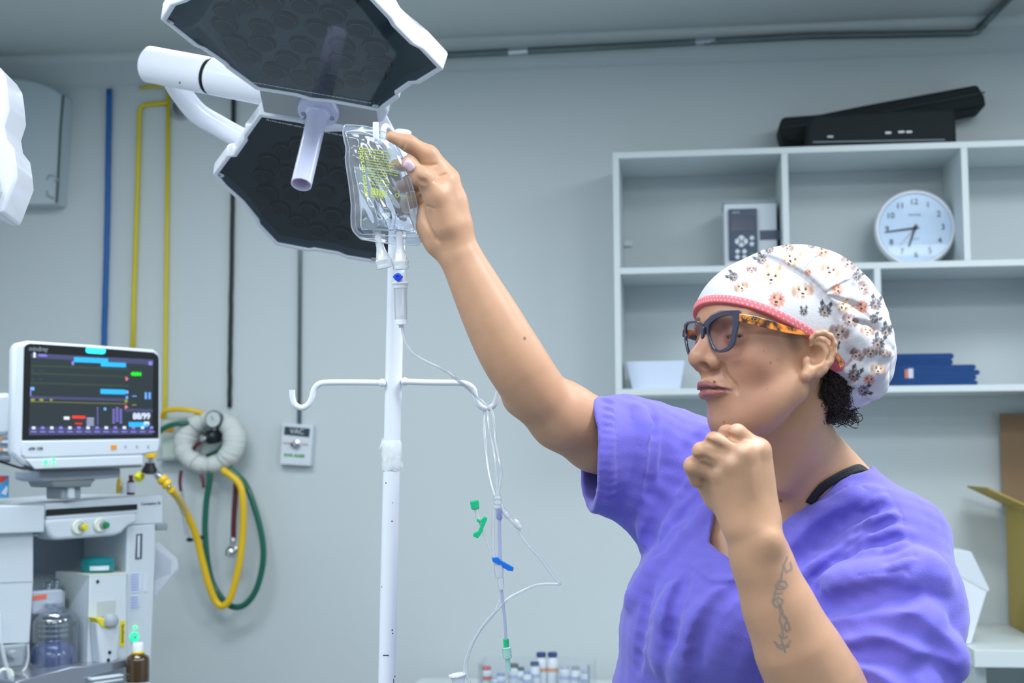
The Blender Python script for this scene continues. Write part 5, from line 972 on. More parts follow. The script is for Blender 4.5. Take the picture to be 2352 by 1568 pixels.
# hose couplings between machine and wall
t = thing('hose_coupling', onY(345, 1080, 4.2), 'black funnel shaped hose coupling with a yellow ring under the monitor corner', 'coupling')
q = lambda x, y, d=3.95: P(*Z1(x, y), d)
obj('yellow_ring', MB().lathe(q(1262, 1062), q(1262, 1105)-q(1262, 1062), [(.014, -.006), (.0165, 0), (.0165, .010), (.011, .012)], 24), M_HY, t, smooth=True)
obj('stem', MB().lathe(q(1262, 1100), q(1258, 1150)-q(1262, 1100), [(.009, 0), (.009, .016)], 18), M_CHROME, t, smooth=True)
obj('funnel', MB().lathe(q(1256, 1140), q(1252, 1235)-q(1256, 1140), [(.013, 0), (.014, .006), (.022, .020), (.023, .026), (.012, .031)], 28), M_BLACK, t, smooth=True)
obj('chrome_link', MB().lathe(q(1285, 1205), q(1440, 1370)-q(1285, 1205), [(.008, 0), (.010, .01), (.010, .03), (.007, .034), (.007, .065)], 20), M_CHROME, t, smooth=True)
obj('yellow_band', MB().lathe(q(1345, 1265), q(1420, 1340)-q(1345, 1265), [(.013, 0), (.0155, .004), (.0155, .013), (.012, .017), (.0155, .022), (.0155, .030), (.012, .032)], 24), M_HY, t, smooth=True)
obj('yellow_knob', MB().lathe(q(1185, 1240, 3.97), q(1105, 1310, 3.93)-q(1185, 1240, 3.97), [(.008, 0), (.013, .004), (.013, .018), (.009, .024)], 20), mat('bright_yellow_knob', (226, 220, 20), .4), t, smooth=True)
obj('hose_end', MB().tube(spline([q(1430, 1360), q(1480, 1420, 4.0), q(1520, 1490, 4.1), q(1545, 1560, 4.3)]), .0105, 14), M_HY, t, smooth=True)
BODY_H, SCR_H, CAP_H = .0017, .0027, .0013
# ================================================================ the person
Hd = 1.82; H0 = P(1767, 840, Hd)
def _headframe():
    y, p, r = math.radians(26), math.radians(11), math.radians(8); F, L, U = -RT, -FW, UP.copy()
    F, L = F*math.cos(y)+L*math.sin(y), L*math.cos(y)-F*math.sin(y); F, U = F*math.cos(p)+U*math.sin(p), U*math.cos(p)-F*math.sin(p)
    L, U = L*math.cos(r)+U*math.sin(r), U*math.cos(r)-L*math.sin(r); return F, L, U
HF, HL, HU = _headframe()
def H(f, l, u): return H0+HF*f+HL*l+HU*u
def HP(u, v, l): return onP(u, v, H0+HL*l, HL)
HM = [nv(HF), nv(HL), nv(HU)]
def hloc(p): q = p-H0; return Vector((q.dot(HF), q.dot(HL), q.dot(HU)))
body = Field()
# --- trunk and neck
TC = P(1835, 1330, 2.00)
body.cone(P(1835, 1290, 2.02), P(1830, 1760, 2.02), .115, .13, k=.05, flat=RT, fs=1.45)
body.cone(P(1800, 1180, 2.0), P(1800, 1350, 1.96), .085, .11, k=.06, flat=RT, fs=1.35)
body.cone(P(1800, 900, 1.865), P(1822, 1090, 1.95), .052, .060, k=.03)
body.cone(P(1790, 960, 1.85), P(1850, 1100, 1.93), .040, .055, k=.03)
body.cone(P(1845, 1070, 1.96), P(2070, 1235, 1.88), .048, .044, k=.05)
body.cone(P(1770, 1080, 1.98), P(1560, 1065, 2.10), .045, .055, k=.05)
# collar bones
body.cone(P(1870, 920, 1.83), P(1790, 1110, 1.865), .016, .010, k=.03)
# --- left upper arm (near side)
ELB = P(1985, 1700, 1.70)
body.cone(P(2068, 1245, 1.86), P(2010, 1640, 1.74), .058, .048, k=.04)
body.cone(P(2010, 1640, 1.74), ELB, .048, .043, k=.03)
# --- left forearm
fa = [ELB, P(1868, 1560, 1.665), P(1826, 1480, 1.655), P(1785, 1385, 1.65), P(1748, 1285, 1.645), P(1722, 1210, 1.64)]
body.chain(fa, [.045, .047, .0415, .0345, .0285, .0275], k=.03)
body.ball(P(1765, 1240, 1.618), .010, k=.025)
# --- fist
def fz(x, y, d): return P(1540+x/4.239, 930+y/4.239, d)
W0 = [fz(900, 1080, 1.645), fz(830, 1100, 1.640), fz(750, 1120, 1.640), fz(690, 1130, 1.645)]
MC = [fz(862, 440, 1.638), fz(718, 470, 1.626), fz(612, 570, 1.628), fz(492, 655, 1.640)]
PI = [fz(650, 275, 1.632), fz(425, 350, 1.628), fz(300, 450, 1.632), fz(220, 590, 1.645)]
for i in range(4): body.cone(W0[i], MC[i], .0165, .0135, k=.020)
body.cone(fz(800, 1100, 1.66), fz(760, 560, 1.665), .024, .025, k=.02)
body.cone(fz(600, 1000, 1.662), fz(430, 720, 1.662), .018, .016, k=.02)
body.cone(fz(420, 900, 1.672), fz(330, 720, 1.675), .011, .012, k=.016)
for i, (m, p) in enumerate(zip(MC, PI)):
    body.ball(m+(CAM-m).normalized()*.0035, .0100, k=.010)
    body.cone(m, p, .0108, .0101 if i else .0108, k=.0045)
    q = p+FW*.026+RT*.004-UP*.006; body.cone(p, q, .0100, .0092, k=.004); r_ = q+RT*.022-UP*.010-FW*.002; body.cone(q, r_, .009, .0085, k=.004)
body.cone(PI[3]+Vector((0, 0, 0)), fz(255, 735, 1.658), .0098, .0085, k=.004)
body.cone(fz(545, 275, 1.648), fz(640, 300, 1.66), .0098, .009, k=.006)          # thumb tip showing beyond the fingers
body.chain([fz(560, 300, 1.655), fz(720, 420, 1.672), fz(860, 700, 1.675)], [.0095, .0105, .014], k=.01)
# tendons
for a, b in ((W0[1], MC[1]), (W0[2], MC[2]), (W0[0], MC[0])): body.cone(a.lerp(b, .35)+(CAM-a).normalized()*.0145, b+(CAM-b).normalized()*.0105, .0018, .0028, k=.008)
# --- raised right arm
SHR = P(1545, 1062, 2.12); ELR = P(1236, 908, 1.965)
body.chain([SHR, P(1372, 1000, 2.03), P(1292, 955, 1.99), ELR], [.050, .0465, .0425, .036], k=.03)
body.ball(P(1185, 912, 1.975), .014, k=.04)
_fc = [(1240, 910, 1.965, .036), (1198, 852, 1.955, .0385), (1163, 795, 1.951, .0375), (1132, 736, 1.95, .0345), (1104, 682, 1.95, .0305), (1078, 630, 1.95, .0268), (1050, 574, 1.95, .0238)]
_sp = spline([P(*q[:3]) for q in _fc], 3); _rs = [p.x for p in spline([Vector((q[3], 0, 0)) for q in _fc], 3)]
body.chain(_sp, _rs, k=.012)
# --- right hand on the bag
def bz(x, y, d): return P(760+x/4.125, 260+y/4.125, d)
body.chain([bz(1190, 1290, 1.95), bz(1135, 1080, 1.948), bz(1110, 850, 1.948), bz(1085, 660, 1.948)], [.0232, .0275, .0240, .0185], k=.015)
body.chain([bz(1000, 1230, 1.955), bz(960, 1080, 1.962), bz(960, 900, 1.968)], [.016, .017, .017], k=.02)
thumb = [bz(1090, 1060, 1.935), bz(1005, 790, 1.925), bz(868, 610, 1.915), bz(738, 480, 1.908)]
body.chain(thumb, [.0205, .0165, .0122, .0098], k=.008)
body.ball(bz(860, 600, 1.912), .0108, k=.008)
idx = [bz(1085, 620, 1.948), bz(925, 400, 1.938), bz(735, 285, 1.930), bz(572, 222, 1.928)]
body.chain(idx, [.0185, .0132, .0108, .0076], k=.007)
body.cone(bz(960, 560, 1.94), bz(1060, 680, 1.94), .012, .018, k=.014)
for pts, rs in (([bz(1075, 650, 1.965), bz(930, 520, 1.980), bz(760, 470, 1.985), bz(610, 500, 1.982)], [.0165, .0115, .0105, .009]),
                ([bz(1060, 760, 1.972), bz(900, 660, 1.992), bz(740, 660, 1.992), bz(620, 720, 1.985)], [.0155, .011, .010, .0088]),
                ([bz(1040, 860, 1.975), bz(900, 800, 1.992), bz(760, 830, 1.990), bz(660, 890, 1.984)], [.0145, .0105, .0092, .008])): body.chain(pts, rs, k=.006)
body.cone(bz(1040, 700, 1.965), bz(1010, 1000, 1.965), .016, .018, k=.02)
# creases of the hand
for uv in ([(1850, 0)],): pass
def crease(pts, r=.0016, k=.0022, d0=1.5): body.fold([(760+x/4.125, 260+y/4.125) for x, y in pts], r, 's', .4, k=k, d0=d0)
# --- head
body.ell(H(-.018, 0, .052), (.100, .074, .086), HM, k=.02)
body.ell(H(.045, 0, .045), (.058, .060, .058), HM, k=.03)
body.ell(H(.034, 0, -.006), (.054, .0565, .070), HM, k=.018)
body.ell(H(.028, 0, -.052), (.045, .049, .046), HM, k=.014)
for s_ in (1, -1):
    body.cone(H(-.002, .052*s_, -.035), H(.046, .022*s_, -.080), .018, .017, k=.03)
    body.ball(H(.050, .036*s_, -.010), .0215, k=.018)
    body.cone(H(.091, .010*s_, .037), H(.077, .048*s_, .040), .0075, .0065, k=.014)
body.ball(H(.0565, 0, -.0800), .0170, k=.018)
body.ell(H(.063, 0, -.040), (.0345, .0255, .024), HM, k=.010)
body.ell(H(.056, 0, -.058), (.027, .026, .020), HM, k=.010)
for s_ in (1, -1): body.ell(H(.101, .034*s_, .019), (.017, .019, .0135), HM, op='s', k=.016)
for s_ in (1, -1):
    body.ball(H(.0755, .033*s_, .0185), .0150, k=.004)
    body.cone(H(.0925, .024*s_, .0135), H(.0800, .047*s_, .016), .0009, .0009, op='s', k=.002)
def hf(x, y, l): return HP(1560+x/7.84, 780+y/7.84, l)
body.chain([H(.086, 0, .030), H(.097, 0, .016), H(.1045, 0, -.001), H(.1095, 0, -.010)], [.0085, .0080, .0088, .0108], k=.010)
body.ball(H(.1085, 0, -.0115), .0118, k=.006)
body.cone(H(.094, 0, -.004), H(.098, 0, -.016), .0125, .0115, k=.008)
for s_ in (1, -1):
    body.cone(H(.080, .012*s_, .016), H(.089, .0125*s_, -.008), .0080, .0085, k=.012)
    q_ = hloc(hf(640, 400, .0165)); al = H(q_.x, s_*q_.y, q_.z)
    body.ell(al, (.0088, .0056, .0088), HM, k=.0045); body.cone(al, H(.103, .006*s_, -.013), .0052, .0085, k=.004)
    q_ = hloc(hf(455, 468, .0095)); body.ell(H(q_.x, s_*q_.y, q_.z-.0012), (.0085, .0044, .0056), HM, op='s', k=.002)
body.cone(H(.1015, 0, -.020), H(.096, 0, -.032), .0048, .0052, k=.006)
def arc(f0, u0, f1, u1, l1, f2, u2, l2): return [H(f2, -l2, u2), H(f1, -l1, u1), H(f0, 0, u0), H(f1, l1, u1), H(f2, l2, u2)]
def lipc(L_, rs, op='u', k=.003):
    Q = [hloc(hf(*q)) for q in L_]; pts = [H(q.x, -q.y, q.z) for q in Q[::-1] if q.y > .001]+[H(q.x, q.y, q.z) for q in Q]; body.chain(pts, rs[::-1][:len(pts)-len(Q)]+rs, op=op, k=k)
lipc([(452, 812, 0), (480, 806, .004), (598, 838, .012), (756, 870, .019), (925, 900, .0255)], [.0052, .0056, .0050, .0038, .0016])
lipc([(542, 955, 0), (566, 955, .004), (642, 945, .012), (772, 925, .019), (925, 905, .0255)], [.0070, .0072, .0062, .0042, .0016])
lipc([(418, 884, 0), (440, 884, .003), (560, 880, .012), (700, 888, .0185), (850, 898, .024), (955, 908, .0275)], [.0015, .0016, .0018, .0018, .0017, .0012], op='s', k=.0022)
body.cone(H(.0925, .006, -.0675), H(.0925, -.006, -.0675), .004, .004, op='s', k=.012)
# --- ear (near side drawn after the photo, far side mirrored)
def ez_(x, y, l): q = hloc(HP(1540+x/3.266, 520+y/3.266, l)); return q
ear = []
helix = [(1085, 985, .072), (1060, 900, .076), (1058, 840, .080), (1095, 805, .084), (1150, 797, .088), (1200, 822, .090), (1230, 880, .090), (1228, 945, .088), (1198, 1015, .085), (1155, 1070, .081), (1105, 1105, .078)]
anti = [(1120, 870, .080), (1160, 905, .083), (1172, 965, .083), (1140, 1030, .081), (1085, 1070, .079)]
for s_ in (1, -1):
    E_ = lambda x, y, l: (lambda q: H(q.x, s_*q.y, q.z))(ez_(x, y, l))
    body.chain([E_(1110, 880, .0725), E_(1140, 960, .0745), E_(1100, 1050, .0725), E_(1050, 1090, .0715)], [.0105, .0125, .0115, .008], k=.006)
    body.ell(E_(1145, 925, .0765), (.0165, .0060, .0235), HM, k=.004)
    body.chain([E_(*q) for q in helix], [.0025, .0028, .0030, .0034, .0036, .0036, .0035, .0034, .0034, .0036, .0045], k=.0035)
    body.chain([E_(*q) for q in anti], [.0020, .0028, .0030, .0030, .0030], k=.003)
    body.chain([E_(1040, 1100, .075), E_(1015, 1120, .074), E_(1030, 1080, .074)], [.0062, .0058, .005], k=.006)
    body.ell(E_(1096, 962, .0815), (.0100, .0170, .0125), HM, op='s', k=.002)
    body.ell(E_(1050, 1018, .0770), (.0055, .0080, .0046), HM, op='s', k=.003)
    body.ell(E_(1020, 1008, .0722), (.0044, .0048, .0060), HM, k=.008)
    body.ell(E_(1115, 850, .0875), (.0075, .0048, .0042), HM, op='s', k=.003); body.chain([E_(1205, 860, .0895), E_(1208, 940, .0885), E_(1180, 1000, .0865)], .0019, op='s', k=.0025)
skin_base = body.clone()
crease([(880, 490), (940, 494), (1010, 480)]); crease([(970, 645), (1030, 600), (1110, 572)]); crease([(745, 372), (800, 400), (850, 480)], .001)
crease([(815, 600), (850, 635), (900, 640)], .0012, .003); crease([(830, 640), (862, 662), (905, 662)], .0009, .003); crease([(865, 850), (920, 885), (985, 905)], .0009)
crease([(815, 690), (850, 790), (860, 860), (875, 960), (930, 1090), (1010, 1210)], .0016, .006)
crease([(700, 275), (690, 320), (668, 345)], .0006, .002)
body.fold([(1560+x/7.84, 780+y/7.84) for x, y in ((775, 430), (830, 600), (930, 735), (1010, 830), (1040, 950))], .0011, 's', .1, k=.0045, d0=1.5)
for pts in ([(395, 550), (310, 525), (225, 515)], [(520, 430), (430, 400), (340, 345)], [(700, 362), (600, 320), (500, 268)]):
    body.fold([(1540+x/4.239, 930+y/4.239) for x, y in pts], .0026, 's', .25, k=.004, d0=1.4)
V, F = body.mesh((-.46, 1.38, .80), (.66, 2.30, 1.90), BODY_H)
keep = None
# colours of the skin
uvp, dep = pixn(V); N_ = nrmls(V, F); tow = ((nv(CAM)-V)*N_).sum(1) > 0
hl = np.stack([(V-nv(H0))@nv(HF), (V-nv(H0))@nv(HL), (V-nv(H0))@nv(HU)], 1)
SK = np.array(lin((194, 150, 120))[:3]); cols = np.tile(SK, (len(V), 1))
def blend(mask, rgb, a=1.0):
    global cols
    m = np.clip(mask, 0, 1)[:, None]*a; cols = cols*(1-m)+np.array(lin(rgb)[:3])*m
def sdist(pts, V=None):
    V = hl if V is None else V; d = np.full(len(V), 9.)
    for a, b in zip(pts[:-1], pts[1:]):
        a, b = np.array(a, float), np.array(b, float); e = b-a; t = np.clip(((V-a)@e)/(e@e+1e-12), 0, 1); d = np.minimum(d, np.sqrt(((V-(a+t[:, None]*e))**2).sum(1)))
    return d
head_m = (np.abs(hl[:, 0]) < .2) & (np.abs(hl[:, 1]) < .12) & (hl[:, 2] > -.125) & (hl[:, 2] < .2)
blend(np.clip((hl[:, 0]+.02)/.07, 0, 1)*head_m, (168, 120, 100), .65)
UL = [(300, 790), (330, 745), (430, 738), (500, 745), (640, 790), (800, 858), (955, 906), (850, 898), (700, 890), (560, 880), (430, 886), (310, 886)]
LL = [(310, 886), (425, 884), (560, 876), (700, 888), (850, 898), (950, 906), (850, 945), (740, 975), (600, 1015), (480, 1034), (400, 1020), (310, 960)]
lipz = (hl[:, 0] > .060) & (hl[:, 1] > -.03) & (np.abs(hl[:, 2]+.05) < .03)
for poly_, rgb_ in ((UL, (134, 84, 86)), (LL, (158, 98, 98))):
    ii = np.where(lipz & tow)[0]; dd2 = poly2d(uvp[ii], [(1560+x/7.84, 780+y/7.84) for x, y in poly_]); m_ = np.zeros(len(V)); m_[ii] = np.clip(.5-dd2/2.0, 0, 1); blend(m_, rgb_)
fl = (hl[:, 1] <= -.013) & (hl[:, 0] > .06)
blend((fl & (np.abs(hl[:, 2]+.0485) < np.clip(.010-np.abs(hl[:, 1])*.35, 0, 1)) & (hl[:, 0] > .094-np.abs(hl[:, 1])*.8)).astype(float), (148, 92, 92), .9)
mc = np.where(lipz & tow)[0]; ml_ = [(418, 884), (560, 879), (700, 888), (850, 898), (950, 908)]; mm = np.full(len(V), 9.)
for a, b in zip(ml_[:-1], ml_[1:]):
    a, b = np.array((1560+a[0]/7.84, 780+a[1]/7.84)), np.array((1560+b[0]/7.84, 780+b[1]/7.84)); e = b-a; w = uvp[mc]-a; t = np.clip((w@e)/(e@e), 0, 1); mm[mc] = np.minimum(mm[mc], np.sqrt(((w-t[:, None]*e)**2).sum(1)))
blend(np.clip((3.0-mm)/2.6, 0, 1), (90, 52, 52), .7)
for s_ in (1, -1):
    blend(np.clip((.0032-sdist([(.104, .013*s_, .0410), (.0985, .026*s_, .0455), (.085, .046*s_, .0440)]))/.002+.6, 0, 1)*(sdist([(.104, .013*s_, .0410), (.0985, .026*s_, .0455), (.085, .046*s_, .0440)]) < .0042), (70, 50, 42), .85)
    ey = sdist([(.0935, .024*s_, .0145), (.0890, .036*s_, .0165), (.0805, .048*s_, .0165)]); blend(np.clip((.0030-ey)/.0012, 0, 1), (28, 20, 20))
    blend(np.clip((.016-sdist([(.09, .024*s_, .022), (.08, .045*s_, .022)]))/.01, 0, 1), (150, 104, 88), .45)
    blend(np.clip((.026-sdist([(.085, .040*s_, -.010), (.05, .055*s_, -.022)]))/.02, 0, 1), (176, 118, 98), .35)
tk = np.clip((.013-sdist([(.022, .068, .028), (.010, .070, .012)]))/.01, 0, 1); blend(tk, (58, 44, 42), .6)     # fine hair at the temple
def spot(u, v, r, rgb=(80, 45, 35), a=.8): blend(np.clip((r-np.hypot(uvp[:, 0]-u, uvp[:, 1]-v))/2.2+.3, 0, 1)*tow*(dep < 2.2), rgb, a)
for q in ((1641, 877, 4), (1770, 833, 2.5), (1761, 894, 2), (1793, 1150, 4), (1205, 777, 4), (1663, 969, 2.5), (1690, 790, 2)): spot(*q)
for x, y, r in ((700, 930, 3), (800, 1000, 2.6), (660, 760, 2)): spot(1540+x/3.266, 520+y/3.266, r, (150, 95, 80), .6)
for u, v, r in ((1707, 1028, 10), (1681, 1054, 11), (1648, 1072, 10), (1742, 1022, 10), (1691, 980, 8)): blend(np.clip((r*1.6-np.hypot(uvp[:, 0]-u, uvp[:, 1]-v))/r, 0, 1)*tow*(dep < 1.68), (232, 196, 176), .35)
# tattoo on the near forearm, a floral chain with a small winged figure at its end
tat = [[(1808, 1280), (1800, 1298), (1806, 1314), (1818, 1308), (1816, 1292)], [(1799, 1298), (1796, 1318), (1792, 1338)], [(1781, 1346), (1790, 1334), (1804, 1336), (1808, 1346), (1798, 1354), (1784, 1352), (1781, 1346)], [(1786, 1344), (1804, 1350)],
       [(1781, 1356), (1779, 1368), (1774, 1382), (1782, 1394), (1794, 1390), (1798, 1378), (1788, 1372), (1778, 1380)], [(1788, 1384), (1796, 1400), (1800, 1416), (1812, 1432), (1814, 1446), (1806, 1450), (1801, 1438), (1806, 1428)], [(1790, 1394), (1793, 1410), (1791, 1424), (1796, 1440), (1798, 1456), (1795, 1470), (1801, 1490), (1803, 1498)],
       [(1779, 1474), (1788, 1482), (1797, 1480), (1806, 1484), (1815, 1472)], [(1784, 1484), (1796, 1490), (1812, 1484)], [(1790, 1458), (1796, 1466), (1808, 1462)], [(1800, 1414), (1808, 1420)], [(1784, 1364), (1796, 1362)]]
tm = np.full(len(V), 99.)
sel = np.where((uvp[:, 0] > 1740) & (uvp[:, 0] < 1860) & (uvp[:, 1] > 1260) & (uvp[:, 1] < 1520) & tow & (dep < 1.75))[0]
for pl in tat:
    for a, b in zip(pl[:-1], pl[1:]):
        a, b = np.array(a, float), np.array(b, float); e = b-a; w = uvp[sel]-a; t = np.clip((w@e)/(e@e+1e-9), 0, 1); tm[sel] = np.minimum(tm[sel], np.sqrt(((w-t[:, None]*e)**2).sum(1)))
blend(np.clip((3.8-tm)/3.2, 0, 1), (104, 112, 116), .75); blend(np.clip((9-np.hypot(uvp[:, 0]-1795, (uvp[:, 1]-1344)*1.5))/8, 0, 1)*tow*(dep < 1.75), (150, 140, 134), .5); blend(np.clip((9-np.hypot(uvp[:, 0]-1785, uvp[:, 1]-1383))/8, 0, 1)*tow*(dep < 1.75), (150, 140, 134), .5)
M_SKIN = attr_mat('skin', .46, sss=.12, bump=.05, bscale=700, var=.05, vscale=45)
per = thing('person', P(1830, 1700, 2.0), 'woman in purple scrubs, print cap and glasses reaching up to a clear drip bag', 'person')
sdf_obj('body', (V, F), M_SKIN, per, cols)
# eyes
for s_ in (1, -1): obj('eyeball', MB().sphere(H(.0755, .033*s_, .0185), .0143, 20), mat('eye_dark', (52, 36, 32), .1), per, smooth=True)
# thumb nail and index nail
def patch(field, uvs, off, nm, m, par, rows=None):
    """a small curved plate lying on a surface; uvs is a grid of pixels"""
    R_, C_ = len(uvs), len(uvs[0]); pts = field.surf([p for r in uvs for p in r], 1.4); pts = [p+(CAM-p).normalized()*off for p in pts]
    fs = [[i*C_+j, i*C_+j+1, (i+1)*C_+j+1, (i+1)*C_+j] for i in range(R_-1) for j in range(C_-1)]
    mb = MB(); mb.v = [tuple(p) for p in pts]; mb.f = fs; mb.mi = [0]*len(fs); return obj(nm, mb, m, par, smooth=True, auto=False, solid=.0006)
ng = []
for i in range(7):
    t = i/6; a0, a1, b0, b1 = (682, 500), (735, 418), (748, 560), (800, 500)
    L_ = (a0[0]+(b0[0]-a0[0])*t, a0[1]+(b0[1]-a0[1])*t); R_ = (a1[0]+(b1[0]-a1[0])*t, a1[1]+(b1[1]-a1[1])*t); row = []
    for j in range(7):
        s2 = j/6; bul = -10*math.sin(math.pi*s2)*(1-t)+8*math.sin(math.pi*s2)*t; row.append((760+(L_[0]+(R_[0]-L_[0])*s2+bul*.8)/4.125, 260+(L_[1]+(R_[1]-L_[1])*s2+bul)/4.125))
    ng.append(row)
patch(body, ng, .0007, 'thumb_nail', mat('nail_polish', (214, 184, 200), .2, coat=.5), per)
# ================================================================ her clothes
scr = Field()
NECKPOLY = [(2002, 1080), (1955, 1086), (1900, 1120), (1845, 1160), (1785, 1216), (1740, 1282), (1700, 1300), (1652, 1268), (1629, 1246), (1638, 1205), (1640, 1100), (1642, 940), (1700, 900), (1900, 900), (2002, 1000)]
scr.cone(P(1830, 1290, 2.02), P(1800, 1780, 2.02), .140, .172, k=.05, flat=RT, fs=1.44)
scr.cone(P(1800, 1180, 2.0), P(1800, 1350, 1.96), .090, .118, k=.06, flat=RT, fs=1.36)
scr.ball(P(1600, 1440, 1.93), .085, k=.08); scr.ball(P(1700, 1440, 1.86), .070, k=.08)
scr.cone(P(1845, 1070, 1.96), P(2064, 1245, 1.86), .0545, .061, k=.04)
scr.cone(P(1770, 1080, 1.98), P(1545, 1070, 2.10), .050, .068, k=.05)
scr.cone(P(1970, 1195, 2.03), P(2060, 1400, 2.03), .046, .074, k=.03)
scr.cone(P(1590, 1450, 1.97), P(1545, 1720, 1.98), .070, .096, k=.06)
# near sleeve over the upper arm
scr.cone(P(2062, 1258, 1.85), P(2078, 1400, 1.80), .062, .073, k=.03)
scr.cone(P(2078, 1400, 1.80), P(2035, 1640, 1.74), .070, .084, k=.03)
scr.cone(P(1990, 1420, 1.80), P(1940, 1470, 1.80), .050, .040, k=.05)
# raised sleeve: a wide cuffed tube
sa, sb = P(1545, 1075, 2.085), P(1330, 1035, 2.00); sd = (sb-sa).normalized(); vert = UP
_q = (P(1372, 1060, 1.96)-P(1330, 1100, 2.08)).normalized(); on = sd + RT*0
so = P(1352, 1040, 2.01)
tube = Field().cone(sa, sb, .068, .068, flat=vert+sd*.1, fs=1.22).cone(P(1560, 1060, 2.1), P(1440, 1010, 2.06), .062, .062, k=.03)
on = (P(1364, 903, 2.03)-P(1372, 1180, 2.03)).cross(P(1370, 1040, 1.965)-P(1330, 1040, 2.10)).normalized()
if on.dot(sd) < 0: on = -on
no_, so_ = nv(on), nv(so)
scr.put(lambda Q: -smin(-tube.ev(Q), -((Q-so_)@no_), .002), nv(sa.lerp(sb, .6)), .20, 'u', .03)
hol = Field().cone(P(1440, 1050, 2.05), P(1300, 1030, 1.99), .053, .0615, flat=vert+sd*.1, fs=1.22)
scr.cone(P(1415, 1115, 2.04), P(1520, 1180, 2.03), .030, .055, k=.03)
scr.p += [(hol.p[0][0], hol.p[0][1], hol.p[0][2], 's', .004)]
# --- folds, laid along the creases of the cloth
sb0 = scr.clone()
def zz3(pts): return [(1300+x/2.1836, 850+y/2.1836) for x, y in pts]
RID = [([(355, 190), (400, 330), (390, 520), (340, 680)], .011), ([(650, 400), (520, 560), (420, 740), (400, 860)], .010), ([(700, 700), (580, 850), (430, 1030), (320, 1180)], .012), ([(640, 560), (560, 700), (480, 820)], .010),
       ([(1545, 625), (1390, 690), (1230, 800), (1110, 920)], .013), ([(1640, 740), (1420, 850), (1200, 1010)], .011), ([(1690, 880), (1500, 950), (1300, 1060)], .010), ([(1720, 820), (1560, 880), (1400, 960)], .008),
       ([(1330, 1075), (1480, 1070), (1650, 1055), (1790, 1000), (1870, 1060)], .016), ([(1310, 1330), (1480, 1300), (1620, 1300), (1760, 1360), (1880, 1430), (1940, 1500)], .018), ([(1500, 1180), (1650, 1230), (1850, 1260)], .016),
       ([(560, 1080), (500, 1250), (470, 1500)], .010), ([(850, 1120), (700, 1230), (620, 1400), (560, 1560)], .012), ([(640, 980), (740, 1060), (860, 1050)], .005), ([(1440, 1480), (1600, 1500), (1700, 1560)], .012),
       ]
VAL = [([(720, 290), (570, 480), (450, 740), (398, 870)], .010), ([(440, 200), (450, 380), (430, 560), (400, 760)], .007), ([(690, 600), (560, 770), (440, 920)], .009), ([(1500, 700), (1300, 810), (1140, 960)], .012), ([(1540, 760), (1370, 830), (1180, 960)], .008),
       ([(1640, 830), (1440, 900), (1250, 1030)], .008), ([(1250, 1190), (1420, 1150), (1600, 1130), (1740, 1130)], .015), ([(1300, 1300), (1450, 1270), (1620, 1262), (1800, 1330), (1940, 1440)], .013), ([(1440, 1420), (1570, 1420), (1680, 1480), (1740, 1560)], .013), ([(1700, 1500), (1850, 1480), (1960, 1560)], .009),
       ([(600, 1030), (540, 1200), (520, 1400)], .008), ([(880, 1080), (760, 1160), (690, 1300), (640, 1500)], .010), ([(430, 1100), (380, 1280), (360, 1500)], .008), ([(760, 400), (640, 560), (560, 660)], .006)]
for pts, r in RID: scr.fold(zz3(pts), r, 'u', .62, base=sb0, n=3)
sb0 = scr.clone()
for pts, r in VAL: scr.fold(zz3(pts), r*.8, 's', .35, k=r*1.3, base=sb0, n=3)
sb0 = scr.clone()
# stitched seams
SEAM = [[(240, 118), (250, 260), (238, 420), (236, 560), (222, 700)], [(1590, 590), (1660, 680), (1700, 790), (1740, 900), (1755, 965)], [(1700, 985), (1600, 1012), (1500, 1025), (1430, 1040)], [(1190, 700), (1300, 640), (1400, 590), (1510, 560)],
        [(615, 985), (680, 1040), (730, 1072), (800, 1070), (868, 1062)], [(1400, 540), (1470, 570), (1510, 600)], [(1710, 985), (1715, 1010), (1725, 1030)], [(325, 190), (322, 230), (330, 260)]]
for pts in SEAM[1:]: scr.fold(zz3(pts), .0016, 's', .3, k=.003, base=sb0, n=3)
for i in range(9):
    t = i/8; x, y = 1610+140*t, 640+310*t; scr.fold(zz3([(x-6, y), (x-60, y+18), (x-130, y+48)]), .0045, 's' if i % 2 else 'u', .4, base=sb0, n=2)
for i in range(14):
    y = 150+i*38; scr.fold(zz3([(190, y), (210, y+6), (236, y+4)]), .0030, 'u', .7, k=.007, base=sb0, n=2)
_np = np.array(NECKPOLY, float)
def neckcut(Q):
    uv, d = pixn(Q); return -smin(-poly2d(uv, NECKPOLY)*(1.9/FPX), -(d-1.995), .002)
scr.put(neckcut, P(1820, 1100, 1.9), .32, 's', .003)
def ripple(Q):
    a = np.sin(Q[:, 0]*61+3*np.sin(Q[:, 2]*23)+Q[:, 1]*30)*np.sin(Q[:, 2]*47+2*np.sin(Q[:, 0]*31+1.3)); b = np.sin(Q[:, 0]*151+Q[:, 2]*120+4*np.sin(Q[:, 1]*40))*np.sin(Q[:, 2]*171-Q[:, 0]*60); return a*.0016+b*.0005
scr.put(ripple, P(1800, 1300, 1.9), 5, 'd', 0)
V, F = scr.mesh((-.20, 1.38, .84), (.72, 2.36, 1.60), SCR_H, smooth=1)
SCRUB = np.array(lin((109, 102, 206))[:3]); cc = np.tile(SCRUB, (len(V), 1))
M_SCRUB = attr_mat('purple_cotton', .85, bump=.25, bscale=700, sheen=.3, var=.05, vscale=60)
sdf_obj('scrub_top', (V, F), M_SCRUB, per, cc)
